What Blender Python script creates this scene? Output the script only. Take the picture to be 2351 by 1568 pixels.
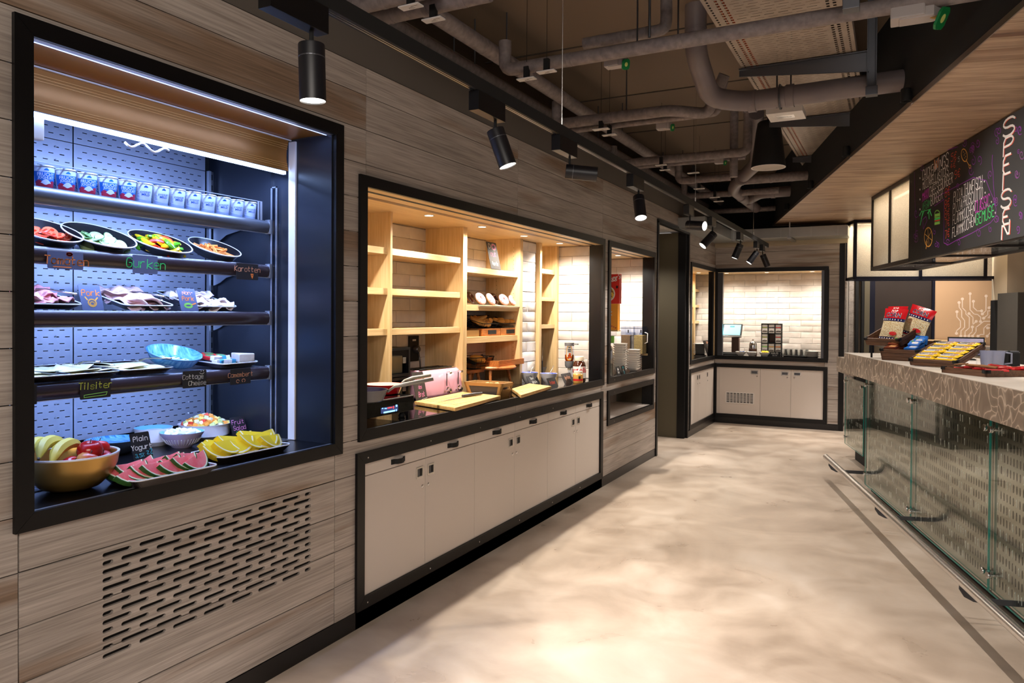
import bpy, bmesh, math, random
from mathutils import Vector, Matrix, Euler
random.seed(7)
R=math.radians; PI=math.pi
for o in list(bpy.data.objects): bpy.data.objects.remove(o)
sc=bpy.context.scene; C=sc.collection
# ------------------------------------------------------------ camera
CAM=Vector((2.18,0,1.45)); FPX,CX,CY=1691.23,1175.5,742.0
YAW,PIT,ROL=-0.480232,-0.0122007,-0.00650425
_f=Vector((math.sin(YAW),math.cos(YAW),0)); _r=Vector((math.cos(YAW),-math.sin(YAW),0)); _d=Vector((0,0,-1))
_f2=_f*math.cos(PIT)-_d*math.sin(PIT); _d2=_d*math.cos(PIT)+_f*math.sin(PIT)
_r3=_r*math.cos(ROL)+_d2*math.sin(ROL); _d3=-_r*math.sin(ROL)+_d2*math.cos(ROL)
cd=bpy.data.cameras.new('camera'); cam=bpy.data.objects.new('camera',cd); C.objects.link(cam); sc.camera=cam
cam.matrix_world=Matrix(((_r3.x,-_d3.x,-_f2.x,CAM.x),(_r3.y,-_d3.y,-_f2.y,CAM.y),(_r3.z,-_d3.z,-_f2.z,CAM.z),(0,0,0,1)))
cd.sensor_width=36; cd.lens=FPX*36/2351; cd.shift_x=0; cd.shift_y=-(784-CY)/2351; cd.clip_start=.05; cd.clip_end=60
def ray(px,py): return _r3*((px-CX)/FPX)+_d3*((py-CY)/FPX)+_f2
def un(px,py,ax,val):
    v=ray(px,py); return CAM+v*((val-CAM[ax])/v[ax])
def G(px,py,z=0): return un(px,py,2,z)
def WX(px,py,x=0): return un(px,py,0,x)
def WY(px,py,y): return un(px,py,1,y)
def dep(p): return (Vector(p)-CAM).dot(_f2)
def sz(w,p): return w*dep(p)/FPX            # width in metres of w pixels at point p
BA=R(15.4); BU=Vector((-math.sin(BA),math.cos(BA),0)); BV=Vector((math.cos(BA),math.sin(BA),0))
def bar(u,v,z=0): return BU*u+BV*v+Vector((0,0,z))   # the bar runs at an angle: u along it, v across it
def PV(px,py,v):
    r=ray(px,py); t=(v-CAM.dot(BV))/r.dot(BV); p=CAM+r*t; return p.dot(BU),p.z
def PU(px,py,u):
    r=ray(px,py); t=(u-CAM.dot(BU))/r.dot(BU); p=CAM+r*t; return p.dot(BV),p.z
def PB(px,py,z):
    p=G(px,py,z); return p.dot(BU),p.dot(BV)
# ------------------------------------------------------------ world, exposure, large lights
sc.view_settings.view_transform='Standard'; sc.view_settings.look='None'; sc.view_settings.gamma=1
sc.view_settings.use_curve_mapping=False; sc.view_settings.exposure=0.32
w=bpy.data.worlds.new('world'); sc.world=w; w.use_nodes=True
w.node_tree.nodes['Background'].inputs[0].default_value=(.95,.86,.8,1); w.node_tree.nodes['Background'].inputs[1].default_value=.2
sc.cycles.max_bounces=7; sc.cycles.diffuse_bounces=4; sc.cycles.glossy_bounces=4; sc.cycles.transmission_bounces=6
sc.cycles.transparent_max_bounces=10; sc.cycles.sample_clamp_indirect=4; sc.cycles.use_denoising=True
sc.cycles.caustics_reflective=False; sc.cycles.caustics_refractive=False
WARM=(1,.90,.77); COOL=(.34,.50,1); NEUT=(1,.91,.82)
def aim(o,d): o.rotation_euler=Vector(d).to_track_quat('-Z','Y').to_euler()
def spot(name,loc,d,W,col=WARM,ang=60,blend=.5,r=.03):
    l=bpy.data.lights.new(name,'SPOT'); l.energy=W; l.color=col; l.spot_size=R(ang); l.spot_blend=blend; l.shadow_soft_size=r
    o=bpy.data.objects.new(name,l); C.objects.link(o); o.location=loc; aim(o,d); return o
def area(name,loc,d,W,sx,sy,col=WARM,rot=None):
    l=bpy.data.lights.new(name,'AREA'); l.energy=W; l.color=col; l.shape='RECTANGLE'; l.size=sx; l.size_y=sy
    o=bpy.data.objects.new(name,l); C.objects.link(o); o.location=loc
    if rot: o.rotation_euler=rot
    else: aim(o,d)
    return o
area('room_fill_light',(2.6,-1.6,3.15),(-.55,.4,-1),150,2.4,1.6,NEUT)  # added fill light behind the camera, tilted towards the left wall
# ------------------------------------------------------------ materials
def lin(c):
    return tuple(((x/255)/12.92 if x/255<=.04045 else ((x/255+.055)/1.055)**2.4) for x in c)+(1,)
MT={}
def nt(name):
    m=bpy.data.materials.new(name); m.use_nodes=True; MT[name]=m; n=m.node_tree
    return m,n,n.nodes['Principled BSDF']
def mat(name,col,rough=.5,metal=0,em=0,alpha=None,trans=0,spec=None,coat=0,ior=None,emc=None):
    m,n,b=nt(name); b.inputs['Base Color'].default_value=lin(col); b.inputs['Roughness'].default_value=rough; b.inputs['Metallic'].default_value=metal
    if em: b.inputs['Emission Color'].default_value=lin(emc or col); b.inputs['Emission Strength'].default_value=em
    if trans: b.inputs['Transmission Weight'].default_value=trans
    if spec is not None: b.inputs['Specular IOR Level'].default_value=spec
    if coat: b.inputs['Coat Weight'].default_value=coat
    if ior: b.inputs['IOR'].default_value=ior
    if alpha is not None: b.inputs['Alpha'].default_value=alpha
    return m
def ND(n,t,**k):
    x=n.nodes.new(t)
    for a,v in k.items(): setattr(x,a,v)
    return x
def ramp(n,fac,stops):
    r=ND(n,'ShaderNodeValToRGB'); el=r.color_ramp.elements
    while len(el)<len(stops): el.new(.5)
    for e,(p,c) in zip(el,stops): e.position=p; e.color=lin(c) if len(c)==3 else c
    n.links.new(fac,r.inputs[0]); return r.outputs[0]
def coords(n,scale,rnd=True,gen='Object',rot=(0,0,0)):
    t=ND(n,'ShaderNodeTexCoord'); mp=ND(n,'ShaderNodeMapping'); mp.inputs['Scale'].default_value=scale; mp.inputs['Rotation'].default_value=rot
    n.links.new(t.outputs[gen],mp.inputs[0])
    if not rnd: return mp.outputs[0]
    oi=ND(n,'ShaderNodeObjectInfo'); a=ND(n,'ShaderNodeVectorMath',operation='MULTIPLY_ADD')
    c=ND(n,'ShaderNodeCombineXYZ')
    for i in range(3): n.links.new(oi.outputs['Random'],c.inputs[i])
    n.links.new(c.outputs[0],a.inputs[0]); a.inputs[1].default_value=(37,53,71); n.links.new(mp.outputs[0],a.inputs[2]); return a.outputs[0]
def bump(n,b,h,st=.2,dist=.002):
    x=ND(n,'ShaderNodeBump'); x.inputs['Strength'].default_value=st; x.inputs['Distance'].default_value=dist; n.links.new(h,x.inputs['Height']); n.links.new(x.outputs[0],b.inputs['Normal'])
def wood(name,axis,stops,streak=None,along=1.2,across=9,rough=.5,fine=60,bs=.25,rnd=True,rot=(0,0,0)):
    m,n,b=nt(name); s=[across]*3; s[axis]=along
    v=coords(n,s,rnd,rot=rot)
    w1=ND(n,'ShaderNodeTexNoise'); w1.inputs['Scale'].default_value=1; w1.inputs['Detail'].default_value=5; w1.inputs['Distortion'].default_value=.7; n.links.new(v,w1.inputs['Vector'])
    s2=[fine*1.0]*3; s2[axis]=along*5
    v2=coords(n,s2,rnd,rot=rot); w2=ND(n,'ShaderNodeTexNoise'); w2.inputs['Scale'].default_value=1; w2.inputs['Detail'].default_value=3; w2.inputs['Distortion'].default_value=.15; n.links.new(v2,w2.inputs['Vector'])
    mx=ND(n,'ShaderNodeMath',operation='MULTIPLY_ADD'); n.links.new(w2.outputs[0],mx.inputs[0]); mx.inputs[1].default_value=.55
    m2=ND(n,'ShaderNodeMath',operation='MULTIPLY'); n.links.new(w1.outputs[0],m2.inputs[0]); m2.inputs[1].default_value=.45; n.links.new(m2.outputs[0],mx.inputs[2])
    col=ramp(n,mx.outputs[0],stops)
    if streak:
        s3=[across*.33]*3; s3[axis]=along*.6
        v3=coords(n,s3,rnd,rot=rot); w3=ND(n,'ShaderNodeTexNoise'); w3.inputs['Scale'].default_value=1; w3.inputs['Detail'].default_value=3; w3.inputs['Distortion'].default_value=.8; n.links.new(v3,w3.inputs['Vector'])
        f=ramp(n,w3.outputs[0],[(.56,(0,0,0,1)),(.68,(1,1,1,1))])
        mm=ND(n,'ShaderNodeMix',data_type='RGBA',blend_type='MULTIPLY'); n.links.new(f,mm.inputs[0]); n.links.new(col,mm.inputs[6]); mm.inputs[7].default_value=lin(streak); col=mm.outputs[2]
    n.links.new(col,b.inputs['Base Color']); b.inputs['Roughness'].default_value=rough
    bump(n,b,w2.outputs[0],bs,.001); return m
def noisy(name,c1,c2,scale=8,rough=.5,metal=0,detail=4,bs=0,dist=.002,lo=.35,hi=.65,sc3=None,rnd=False,gen='Object',trans=0):
    m,n,b=nt(name); v=coords(n,sc3 or (1,1,1),rnd,gen); t=ND(n,'ShaderNodeTexNoise'); t.inputs['Scale'].default_value=scale; t.inputs['Detail'].default_value=detail; n.links.new(v,t.inputs['Vector'])
    n.links.new(ramp(n,t.outputs[0],[(lo,c1),(hi,c2)]),b.inputs['Base Color']); b.inputs['Roughness'].default_value=rough; b.inputs['Metallic'].default_value=metal
    if trans: b.inputs['Transmission Weight'].default_value=trans
    if bs: bump(n,b,t.outputs[0],bs,dist)
    return m
def sheet(name,tint,rough=.0,ior=1.5,haze=None,hz=0):   # thin clear sheet: see-through with a mirror-like skin
    m,n,b=nt(name); n.nodes.remove(b); out=n.nodes['Material Output']; t=ND(n,'ShaderNodeBsdfTransparent'); t.inputs[0].default_value=lin(tint)
    g=ND(n,'ShaderNodeBsdfGlossy'); g.inputs['Roughness'].default_value=rough; lw=ND(n,'ShaderNodeLayerWeight'); pw=ND(n,'ShaderNodeMath',operation='POWER'); n.links.new(lw.outputs['Facing'],pw.inputs[0]); pw.inputs[1].default_value=5; f=ND(n,'ShaderNodeMath',operation='MULTIPLY_ADD'); n.links.new(pw.outputs[0],f.inputs[0]); f.inputs[1].default_value=.7; f.inputs[2].default_value=(ior-1)**2/(ior+1)**2; mx=ND(n,'ShaderNodeMixShader')
    n.links.new(f.outputs[0],mx.inputs[0]); n.links.new(t.outputs[0],mx.inputs[1]); n.links.new(g.outputs[0],mx.inputs[2]); s=mx
    if haze:
        d=ND(n,'ShaderNodeBsdfTranslucent'); d.inputs[0].default_value=lin(haze); d2=ND(n,'ShaderNodeBsdfDiffuse'); d2.inputs[0].default_value=lin(haze); md=ND(n,'ShaderNodeMixShader'); n.links.new(d.outputs[0],md.inputs[1]); n.links.new(d2.outputs[0],md.inputs[2]); md.inputs[0].default_value=.35
        m2=ND(n,'ShaderNodeMixShader'); no=ND(n,'ShaderNodeTexNoise'); no.inputs['Scale'].default_value=260; no.inputs['Detail'].default_value=1; n.links.new(coords(n,(1,1,1),False),no.inputs[0])
        r_=ramp(n,no.outputs[0],[(.36,(hz-.35,)*3+(1,)),(.6,(hz,)*3+(1,))]); n.links.new(r_,m2.inputs[0]); n.links.new(mx.outputs[0],m2.inputs[1]); n.links.new(md.outputs[0],m2.inputs[2]); s=m2
    n.links.new(s.outputs[0],out.inputs[0]); return m
sheet('glass_ware',(252,253,253),.03,1.6); sheet('bar_glass',(248,252,250),.0,1.45); sheet('clear_plastic',(236,240,248),.05,1.35); sheet('frosted_glass',(240,238,232),.2,1.3,(238,232,220),.93)
GW=[(.34,(136,127,120)),(.46,(160,150,142)),(.56,(176,166,158)),(.68,(192,183,175))]
wood('plank_y',1,GW,(206,184,164),rough=.45,along=.8,across=13,fine=170,bs=.3); wood('plank_x',0,GW,(206,184,164),rough=.45,along=.8,across=13,fine=170,bs=.3)
OK_=[(.3,(200,164,112)),(.5,(220,188,138)),(.7,(232,204,158))]
wood('oak_v',2,OK_,None,1.0,10,.42,90,.08); wood('oak_h',1,OK_,None,1.0,10,.42,90,.08); wood('oak_x',0,OK_,None,1.0,10,.42,90,.08)
wood('soffit_v',0,[(.3,(122,98,78)),(.45,(156,128,102)),(.6,(184,156,128)),(.72,(204,178,150))],(176,146,120),.9,7,.5,50,.35)
wood('crate',0,[(.3,(58,36,22)),(.5,(92,60,40)),(.7,(120,84,58))],None,3,30,.5,160,.2)
wood('board',1,[(.3,(190,140,80)),(.5,(222,178,112)),(.7,(238,200,140))],None,2,25,.45,140,.1)
wood('acacia',1,[(.3,(120,62,24)),(.5,(176,104,48)),(.7,(206,140,76))],None,2.5,16,.42,120,.1)
mat('black',(7,6,8),.42,spec=.35); mat('glossblack',(9,8,9),.06,coat=.3); mat('black_satin',(13,12,14),.3,.2); mat('kick',(14,12,14),.3); mat('matte_black',(10,10,11),.75)
mat('void',(4,4,5),.9); mat('track',(9,9,12),.4,.2); mat('alu',(190,190,188),.3,1); mat('steel',(226,224,222),.27,1); mat('chrome',(225,225,225),.08,1)
mat('dark_steel',(96,98,104),.38,.8); mat('white_paint',(228,224,220),.4); mat('cab_white',(214,204,196),.42); mat('porcelain',(240,238,234),.12,coat=.5)
mat('plaster_grey',(116,100,84),.7); mat('upper_grey',(92,86,80),.7); mat('olive',(92,84,66),.6); mat('beige_wall',(196,160,124),.6); mat('line_white',(238,216,196),.5)
mat('chalkboard',(26,24,27),.6); mat('chalkboard_grey',(54,50,50),.6); mat('card_blue',(88,98,130),.5)
for k,c in dict(ch_white=(245,243,240),ch_pink=(240,150,200),ch_orange=(250,140,60),ch_red=(235,80,50),ch_green=(70,235,130),ch_yellow=(215,225,80),ch_purple=(135,40,165),ch_magenta=(215,60,205),ch_cyan=(90,210,230),ch_lime=(150,225,100),ch_gold=(235,175,80),ch_peach=(250,180,140)).items(): mat(k,c,.7)
mat('led_cool',(200,220,255),.5,em=9,emc=(170,200,255)); mat('glow_top',(200,215,255),.5,em=3.0,emc=(150,175,255)); mat('led_warm',(255,240,215),.5,em=14,emc=(255,236,205)); mat('lens',(255,250,240),.5,em=7,emc=(255,246,232))
mat('fridge_dark',(150,156,172),.36,.3); mat('fridge_side',(38,42,50),.3,.3); mat('bumper',(52,42,46),.25,.1); mat('fridge_rail',(190,196,206),.3,.8)

mat('glass_edge',(30,130,116),.15,em=.04,emc=(40,190,170));  # faint glow stands in for light caught in the glass edges
mat('amber',(150,98,36),.33,.45); mat('amber_line',(214,160,84),.35,.3)
noisy('concrete_dark',(52,46,40),(66,58,50),3,.75,bs=.1)
noisy('pipe',(112,102,102),(140,130,128),30,.6,bs=.5,dist=.004,lo=.3,hi=.7,rnd=True); noisy('pvc',(112,102,104),(126,116,116),4,.45)
noisy('tray_metal',(160,146,132),(174,160,146),6,.45,.3); MAT0=0
noisy('duct',(158,158,154),(176,176,172),2,.38,.7)
noisy('tile',(214,204,196),(232,224,216),9,.14,bs=.35,dist=.006,rnd=True,lo=.3,hi=.7)
noisy('tile_grey',(216,212,212),(234,230,228),9,.2,bs=.5,dist=.008,rnd=True,lo=.3,hi=.7)
noisy('grout',(150,140,132),(168,158,148),40,.8)

def mixnoise_floor():
    m,n,b=nt('floor'); v=coords(n,(1,1,1),False)
    t1=ND(n,'ShaderNodeTexNoise'); t1.inputs['Scale'].default_value=1.1; t1.inputs['Detail'].default_value=10; t1.inputs['Roughness'].default_value=.55; t1.inputs['Distortion'].default_value=.9; n.links.new(v,t1.inputs[0])
    t2=ND(n,'ShaderNodeTexNoise'); t2.inputs['Scale'].default_value=3.2; t2.inputs['Detail'].default_value=6; t2.inputs['Distortion'].default_value=.7; n.links.new(v,t2.inputs[0])
    a=ND(n,'ShaderNodeMath',operation='MULTIPLY_ADD'); n.links.new(t1.outputs[0],a.inputs[0]); a.inputs[1].default_value=.62
    a2=ND(n,'ShaderNodeMath',operation='MULTIPLY'); n.links.new(t2.outputs[0],a2.inputs[0]); a2.inputs[1].default_value=.38; n.links.new(a2.outputs[0],a.inputs[2])
    n.links.new(ramp(n,a.outputs[0],[(.34,(150,133,117)),(.45,(174,157,141)),(.53,(188,172,156)),(.64,(202,188,174))]),b.inputs['Base Color'])
    rr=ramp(n,t2.outputs[0],[(.3,(.26,.26,.26,1)),(.7,(.44,.44,.44,1))]); n.links.new(rr,b.inputs['Roughness']); bump(n,b,t2.outputs[0],.05,.002)
mixnoise_floor()
def counter_mat():                                  # caustic light reflections painted into the edge colour as pale loops
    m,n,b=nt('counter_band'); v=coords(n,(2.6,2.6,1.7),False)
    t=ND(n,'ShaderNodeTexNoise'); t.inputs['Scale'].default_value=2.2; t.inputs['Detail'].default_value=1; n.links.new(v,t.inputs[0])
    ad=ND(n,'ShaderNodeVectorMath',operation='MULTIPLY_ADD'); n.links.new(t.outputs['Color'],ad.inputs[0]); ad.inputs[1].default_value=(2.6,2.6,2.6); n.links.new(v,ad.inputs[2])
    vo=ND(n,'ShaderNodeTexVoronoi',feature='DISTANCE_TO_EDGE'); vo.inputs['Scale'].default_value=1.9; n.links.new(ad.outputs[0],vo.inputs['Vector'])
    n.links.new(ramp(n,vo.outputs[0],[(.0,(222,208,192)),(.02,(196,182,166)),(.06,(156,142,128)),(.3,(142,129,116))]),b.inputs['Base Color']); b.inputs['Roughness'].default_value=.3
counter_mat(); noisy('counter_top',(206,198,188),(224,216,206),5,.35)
def brushed():
    m,n,b=nt('brushed_steel'); b.inputs['Metallic'].default_value=1; b.inputs['Base Color'].default_value=lin((188,184,180))
    t=ND(n,'ShaderNodeTexNoise'); t.inputs['Scale'].default_value=1; n.links.new(coords(n,(6,6,300),False,rot=(0,0,-BA)),t.inputs[0])
    rr=ramp(n,t.outputs[0],[(.3,(.12,.12,.12,1)),(.7,(.17,.17,.17,1))]); n.links.new(rr,b.inputs['Roughness'])
brushed()
mat('valve_body',(176,168,166),.45); mat('brass',(190,150,80),.3,.9); mat('valve_green',(16,120,62),.4); mat('valve_label',(200,210,120),.5)
mat('beige_panel',(176,162,138),.6); mat('orange',(214,92,40),.5); mat('soffit_trim',(120,104,92),.35,.5)
mat('spot_black',(18,18,24),.42)
mat('digit_dark',(8,7,6),.7); mat('digit_light',(255,255,255),.6)
mat('frame_brown',(34,26,22),.35,.3); mat('frame_blue',(26,28,44),.35,.3)
mat('chalk_board',(15,11,13),.6)
mat('ch_violet',(150,80,160),.7)
mat('brown_door',(44,34,30),.5)
mat('white_wall',(226,214,198),.5)
mat('pale_oak',(226,210,182),.5)
noisy('column_grey',(84,82,78),(100,98,92),300,.6)
mat('plate_black',(20,19,22),.12,coat=.6); mat('rim_white',(232,236,244),.2); mat('tray_black',(30,24,26),.2,coat=.4)
mat('pot_white',(236,240,246),.35); mat('pot_blue',(30,120,205),.4); mat('pot_navy',(24,74,165),.4); mat('pot_red',(190,30,52),.45); mat('pot_print',(30,80,150),.5); mat('pot_grey',(170,182,206),.45)
mat('cuke_flesh',(196,222,160),.35); mat('cuke_skin',(52,104,44),.4); mat('cuke_core',(170,205,132),.3)
mat('tomato_skin',(214,54,26),.25); mat('tomato_flesh',(236,120,82),.3); mat('pepper_red',(228,62,24),.25); mat('pepper_yellow',(246,206,30),.25); mat('pepper_green',(92,172,40),.25); mat('carrot',(238,150,76),.4); mat('carrot_b',(214,116,46),.45)
noisy('salami',(214,130,140),(238,180,180),60,.4); noisy('ham',(222,178,180),(240,212,212),12,.35); noisy('turkey',(226,206,208),(240,226,226),14,.35); mat('turkey_edge',(206,130,60),.5); noisy('cheese',(232,226,176),(240,236,198),5,.35)
noisy('blue_glaze',(60,120,190),(120,180,226),18,.2,sc3=(1,1,7)); noisy('blue_glaze_in',(50,130,205),(130,200,235),22,.15,sc3=(1,6,1)); mat('foil',(190,190,186),.25,.8); mat('pack_green',(60,140,70),.5); mat('pack_white',(236,238,236),.4); mat('pack_red',(206,36,40),.4); mat('pack_blue',(70,170,220),.45)
noisy('camembert',(226,224,218),(242,240,236),40,.6,bs=.3)
mat('gold_bowl',(198,156,84),.35,.75); mat('bowl_in',(196,200,170),.5); mat('banana',(232,214,96),.45); mat('banana_tip',(70,54,30),.6); noisy('apple',(150,12,20),(196,34,34),9,.2,lo=.4,hi=.6,rnd=True); noisy('apple_pale',(226,190,110),(206,92,64),5,.25,lo=.42,hi=.6,rnd=True)
mat('melon_red',(240,88,98),.35); noisy('melon_pink',(238,98,104),(246,140,138),30,.35); mat('rind_white',(232,236,206),.4); mat('rind_green',(48,92,36),.4); mat('honeydew',(240,210,50),.35); mat('melon_white',(236,236,214),.4)
mat('bowl_dark',(44,50,62),.3); mat('yogurt',(240,240,238),.3); mat('bowl_lilac',(196,180,214),.35); mat('bowl_white',(232,230,236),.3); mat('bowl_sky',(120,196,232),.3)
mat('fruit_green',(206,220,140),.3); mat('fruit_yellow',(246,220,110),.3); mat('fruit_orange',(244,160,70),.3); mat('fruit_red',(226,70,46),.3); mat('fruit_pale',(240,240,214),.35)
mat('disp_red',(255,60,50),.4,em=3,emc=(255,50,40)); mat('disp_blue',(130,190,255),.4,em=2.5,emc=(120,190,255)); mat('disp_dim',(60,70,110),.4,em=.5,emc=(60,80,140))
mat('pan_grey',(92,92,96),.3,.6); mat('pan_in',(44,42,70),.2,.3); mat('pan_red',(196,24,30),.22,coat=.5); mat('pan_cream',(226,216,196),.25); mat('handle_grey',(150,146,138),.4,.3)
mat('toast',(206,176,120),.7); mat('crust',(150,96,48),.7)
mat('pink',(236,178,200),.25,coat=.6)
mat('crumb',(140,96,52),.7)
mat('crate_olive',(150,112,62),.5)
mat('napkin',(58,56,58),.8); mat('roll',(222,158,70),.55); noisy('croissant',(206,136,60),(236,186,104),14,.5)
mat('choc',(74,30,22),.2,coat=.5); mat('dough',(222,172,104),.6); mat('icing',(240,206,206),.3,coat=.3); noisy('sprinkle_icing',(246,220,222),(226,130,140),130,.3,lo=.45,hi=.6)
mat('bowl_grey',(206,204,206),.3); mat('jam_blue',(70,86,170),.4); mat('jam',(120,20,30),.15,coat=.5); mat('jam_a',(226,140,40),.15,coat=.5)
mat('honey',(190,74,14),.12,coat=.3); mat('label_cream',(246,232,206),.5); mat('label_orange',(240,170,50),.5); mat('grey_plastic',(130,130,132),.4)
mat('spread',(72,34,18),.15,coat=.5); mat('label_white',(244,240,236),.45); mat('label_red',(206,30,34),.5); mat('print_black',(24,20,20),.5); mat('peanut',(228,176,92),.3)
mat('cereal_red',(222,44,32),.45); mat('cereal_orange',(248,164,44),.45); noisy('muesli_dark',(74,28,18),(214,170,110),230,.6,lo=.42,hi=.58); noisy('muesli_light',(226,190,110),(96,56,36),210,.6,lo=.5,hi=.66); noisy('bowl_cereal',(240,200,80),(120,40,40),60,.5,lo=.45,hi=.55)
mat('screen_cyan',(120,200,215),.3,em=1.0,emc=(110,200,215)); mat('screen_dark',(40,110,120),.4,em=.5,emc=(50,140,150)); mat('walnut',(86,58,46),.45)
mat('olive_tea',(140,150,60),.5); mat('tea_print',(70,60,56),.5); mat('tea_grey',(196,190,186),.5)
mat('bag_red',(200,24,34),.25,coat=.5); mat('bag_navy',(22,30,84),.25,coat=.5); noisy('popcorn',(214,178,110),(250,240,206),150,.35,bs=1.0,dist=.01,lo=.38,hi=.56); mat('bag_white',(246,240,236),.4)
mat('choc_pack',(120,56,34),.3,coat=.4); mat('blue_pack',(36,120,216),.3,coat=.4); mat('biscuit',(230,170,110),.5); mat('green_logo',(70,150,60),.5)
mat('bar_yellow',(248,204,36),.3,coat=.4); mat('bar_black',(28,24,24),.35); mat('bar_brown',(150,104,66),.45); mat('bar_white',(238,230,220),.4)
noisy('screen_img',(120,120,190),(206,200,214),4,.2)
mat('jug_plastic',(206,212,240),.25,trans=.6,ior=1.2)
# ------------------------------------------------------------ mesh helpers
class B:
    def __init__(s): s.v=[]; s.f=[]
    def add(s,vs,fs,M=None):
        k=len(s.v); s.v+=[(M@Vector(p) if M else Vector(p)) for p in vs]; s.f+=[tuple(i+k for i in f) for f in fs]; return s
    def box(s,x0,x1,y0,y1,z0,z1,M=None):
        return s.add([(x,y,z) for x in (x0,x1) for y in (y0,y1) for z in (z0,z1)],[(0,1,3,2),(4,6,7,5),(0,4,5,1),(2,3,7,6),(0,2,6,4),(1,5,7,3)],M)
    def cbox(s,c,d,M=None): return s.box(c[0]-d[0]/2,c[0]+d[0]/2,c[1]-d[1]/2,c[1]+d[1]/2,c[2]-d[2]/2,c[2]+d[2]/2,M)
    def prism(s,poly,h0,h1,M=None):                  # 2-D outline in xy raised from h0 to h1
        n=len(poly); vs=[(x,y,h0) for x,y in poly]+[(x,y,h1) for x,y in poly]
        return s.add(vs,[tuple(range(n))[::-1],tuple(range(n,2*n))]+[(i,(i+1)%n,n+(i+1)%n,n+i) for i in range(n)],M)
    def lathe(s,prof,n=28,M=None,close=False):
        vs=[];fs=[]
        for r,z in prof: vs+=[(r*math.cos(2*PI*i/n),r*math.sin(2*PI*i/n),z) for i in range(n)]
        L=len(prof)
        for j in range(L-1 if not close else L):
            for i in range(n):
                a=j*n+i;b_=j*n+(i+1)%n;jj=((j+1)%L)*n
                fs.append((a,b_,jj+(i+1)%n,jj+i))
        if not close:
            fs.append(tuple(range(n))[::-1]); fs.append(tuple(range((L-1)*n,L*n)))
        return s.add(vs,fs,M)
    def tube(s,pts,r,n=8,M=None,closed=False,rs=None):
        pts=[Vector(p) for p in pts]; N=len(pts); vs=[];fs=[]; up=Vector((0,0,1)); prev=None
        for i,p in enumerate(pts):
            a=pts[i-1] if (i>0 or closed) else p; c=pts[(i+1)%N] if (i<N-1 or closed) else p
            t=(c-a).normalized()
            if prev is None: prev=t.orthogonal().normalized()
            q=(prev-t*prev.dot(t)); q=q.normalized() if q.length>1e-6 else t.orthogonal().normalized(); prev=q; w_=t.cross(q)
            rr=rs[i] if rs else r
            vs+=[p+(q*math.cos(2*PI*k/n)+w_*math.sin(2*PI*k/n))*rr for k in range(n)]
        for i in range(N if closed else N-1):
            for k in range(n): fs.append((i*n+k,i*n+(k+1)%n,((i+1)%N)*n+(k+1)%n,((i+1)%N)*n+k))
        if not closed: fs.append(tuple(range(n))[::-1]); fs.append(tuple(range((N-1)*n,N*n)))
        return s.add(vs,fs,M)
    def grid(s,fn,nu,nv,M=None):
        vs=[fn(i/nu,j/nv) for i in range(nu+1) for j in range(nv+1)]
        return s.add(vs,[(i*(nv+1)+j,(i+1)*(nv+1)+j,(i+1)*(nv+1)+j+1,i*(nv+1)+j+1) for i in range(nu) for j in range(nv)],M)
    def mesh(s,name,m,smooth=False,bevel=0,fix=True):
        me=bpy.data.meshes.new(name); me.from_pydata([tuple(p) for p in s.v],[],s.f)
        if bevel or fix:
            bm=bmesh.new(); bm.from_mesh(me)
            if fix: bmesh.ops.recalc_face_normals(bm,faces=bm.faces)
            if bevel:
                ed=[e for e in bm.edges if len(e.link_faces)==2 and e.calc_face_angle(0)>.6]
                bmesh.ops.bevel(bm,geom=ed,offset=bevel,segments=2,affect='EDGES',profile=.7)
            bm.to_mesh(me); bm.free()
        me.materials.append(MT[m] if isinstance(m,str) else m)
        if smooth:
            me.polygons.foreach_set('use_smooth',[True]*len(me.polygons))
            if smooth is not True: me.set_sharp_from_angle(angle=R(smooth))
        return me
    def build(s,name,m,parent=None,smooth=False,bevel=0,fix=True,label=None,kind=None,loc=None,rot=None):
        return put(name,s.mesh(name,m,smooth,bevel,fix),parent,label,kind,loc,rot)
def put(name,me,parent=None,label=None,kind=None,loc=None,rot=None):
    o=bpy.data.objects.new(name,me); C.objects.link(o)
    if parent is not None: o.parent=parent
    if loc is not None: o.location=loc
    if rot is not None: o.rotation_euler=rot
    if label: o['label']=label
    if kind: o['kind']=kind
    return o
def tag(o,label,cat,group=None):
    o['label']=label; o['category']=cat
    if group: o['group']=group
    return o
def thing(name,label,cat,loc=(0,0,0),rz=0,group=None,rot=None):
    o=bpy.data.objects.new(name,None); o.empty_display_size=.05; C.objects.link(o); o.location=loc; o.rotation_euler=rot or (0,0,rz)
    return tag(o,label,cat,group)
def struct(name,loc=(0,0,0)):
    o=bpy.data.objects.new(name,None); C.objects.link(o); o['kind']='structure'; o.location=loc; return o
def dup(root,loc,rz=None,label=None,rot=None,scale=None):
    r=root.copy(); C.objects.link(r); r.location=loc
    if rz is not None: r.rotation_euler=(0,0,rz)
    if rot is not None: r.rotation_euler=rot
    if scale: r.scale=scale
    if label: r['label']=label
    for ch in list(root.children):
        c=ch.copy(); C.objects.link(c); c.parent=r
        for g_ in ch.children:
            d=g_.copy(); C.objects.link(d); d.parent=c
    return r
def T(x,y,z,rx=0,ry=0,rz=0): return Matrix.Translation((x,y,z))@Euler((rx,ry,rz)).to_matrix().to_4x4()
def frameM(O,ax,ay):                                 # 2-D drawings in (x,y) laid on the plane through O
    ax=Vector(ax).normalized(); ay=Vector(ay).normalized(); az=ax.cross(ay)
    return Matrix(((ax.x,ay.x,az.x,O[0]),(ax.y,ay.y,az.y,O[1]),(ax.z,ay.z,az.z,O[2]),(0,0,0,1)))
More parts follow.
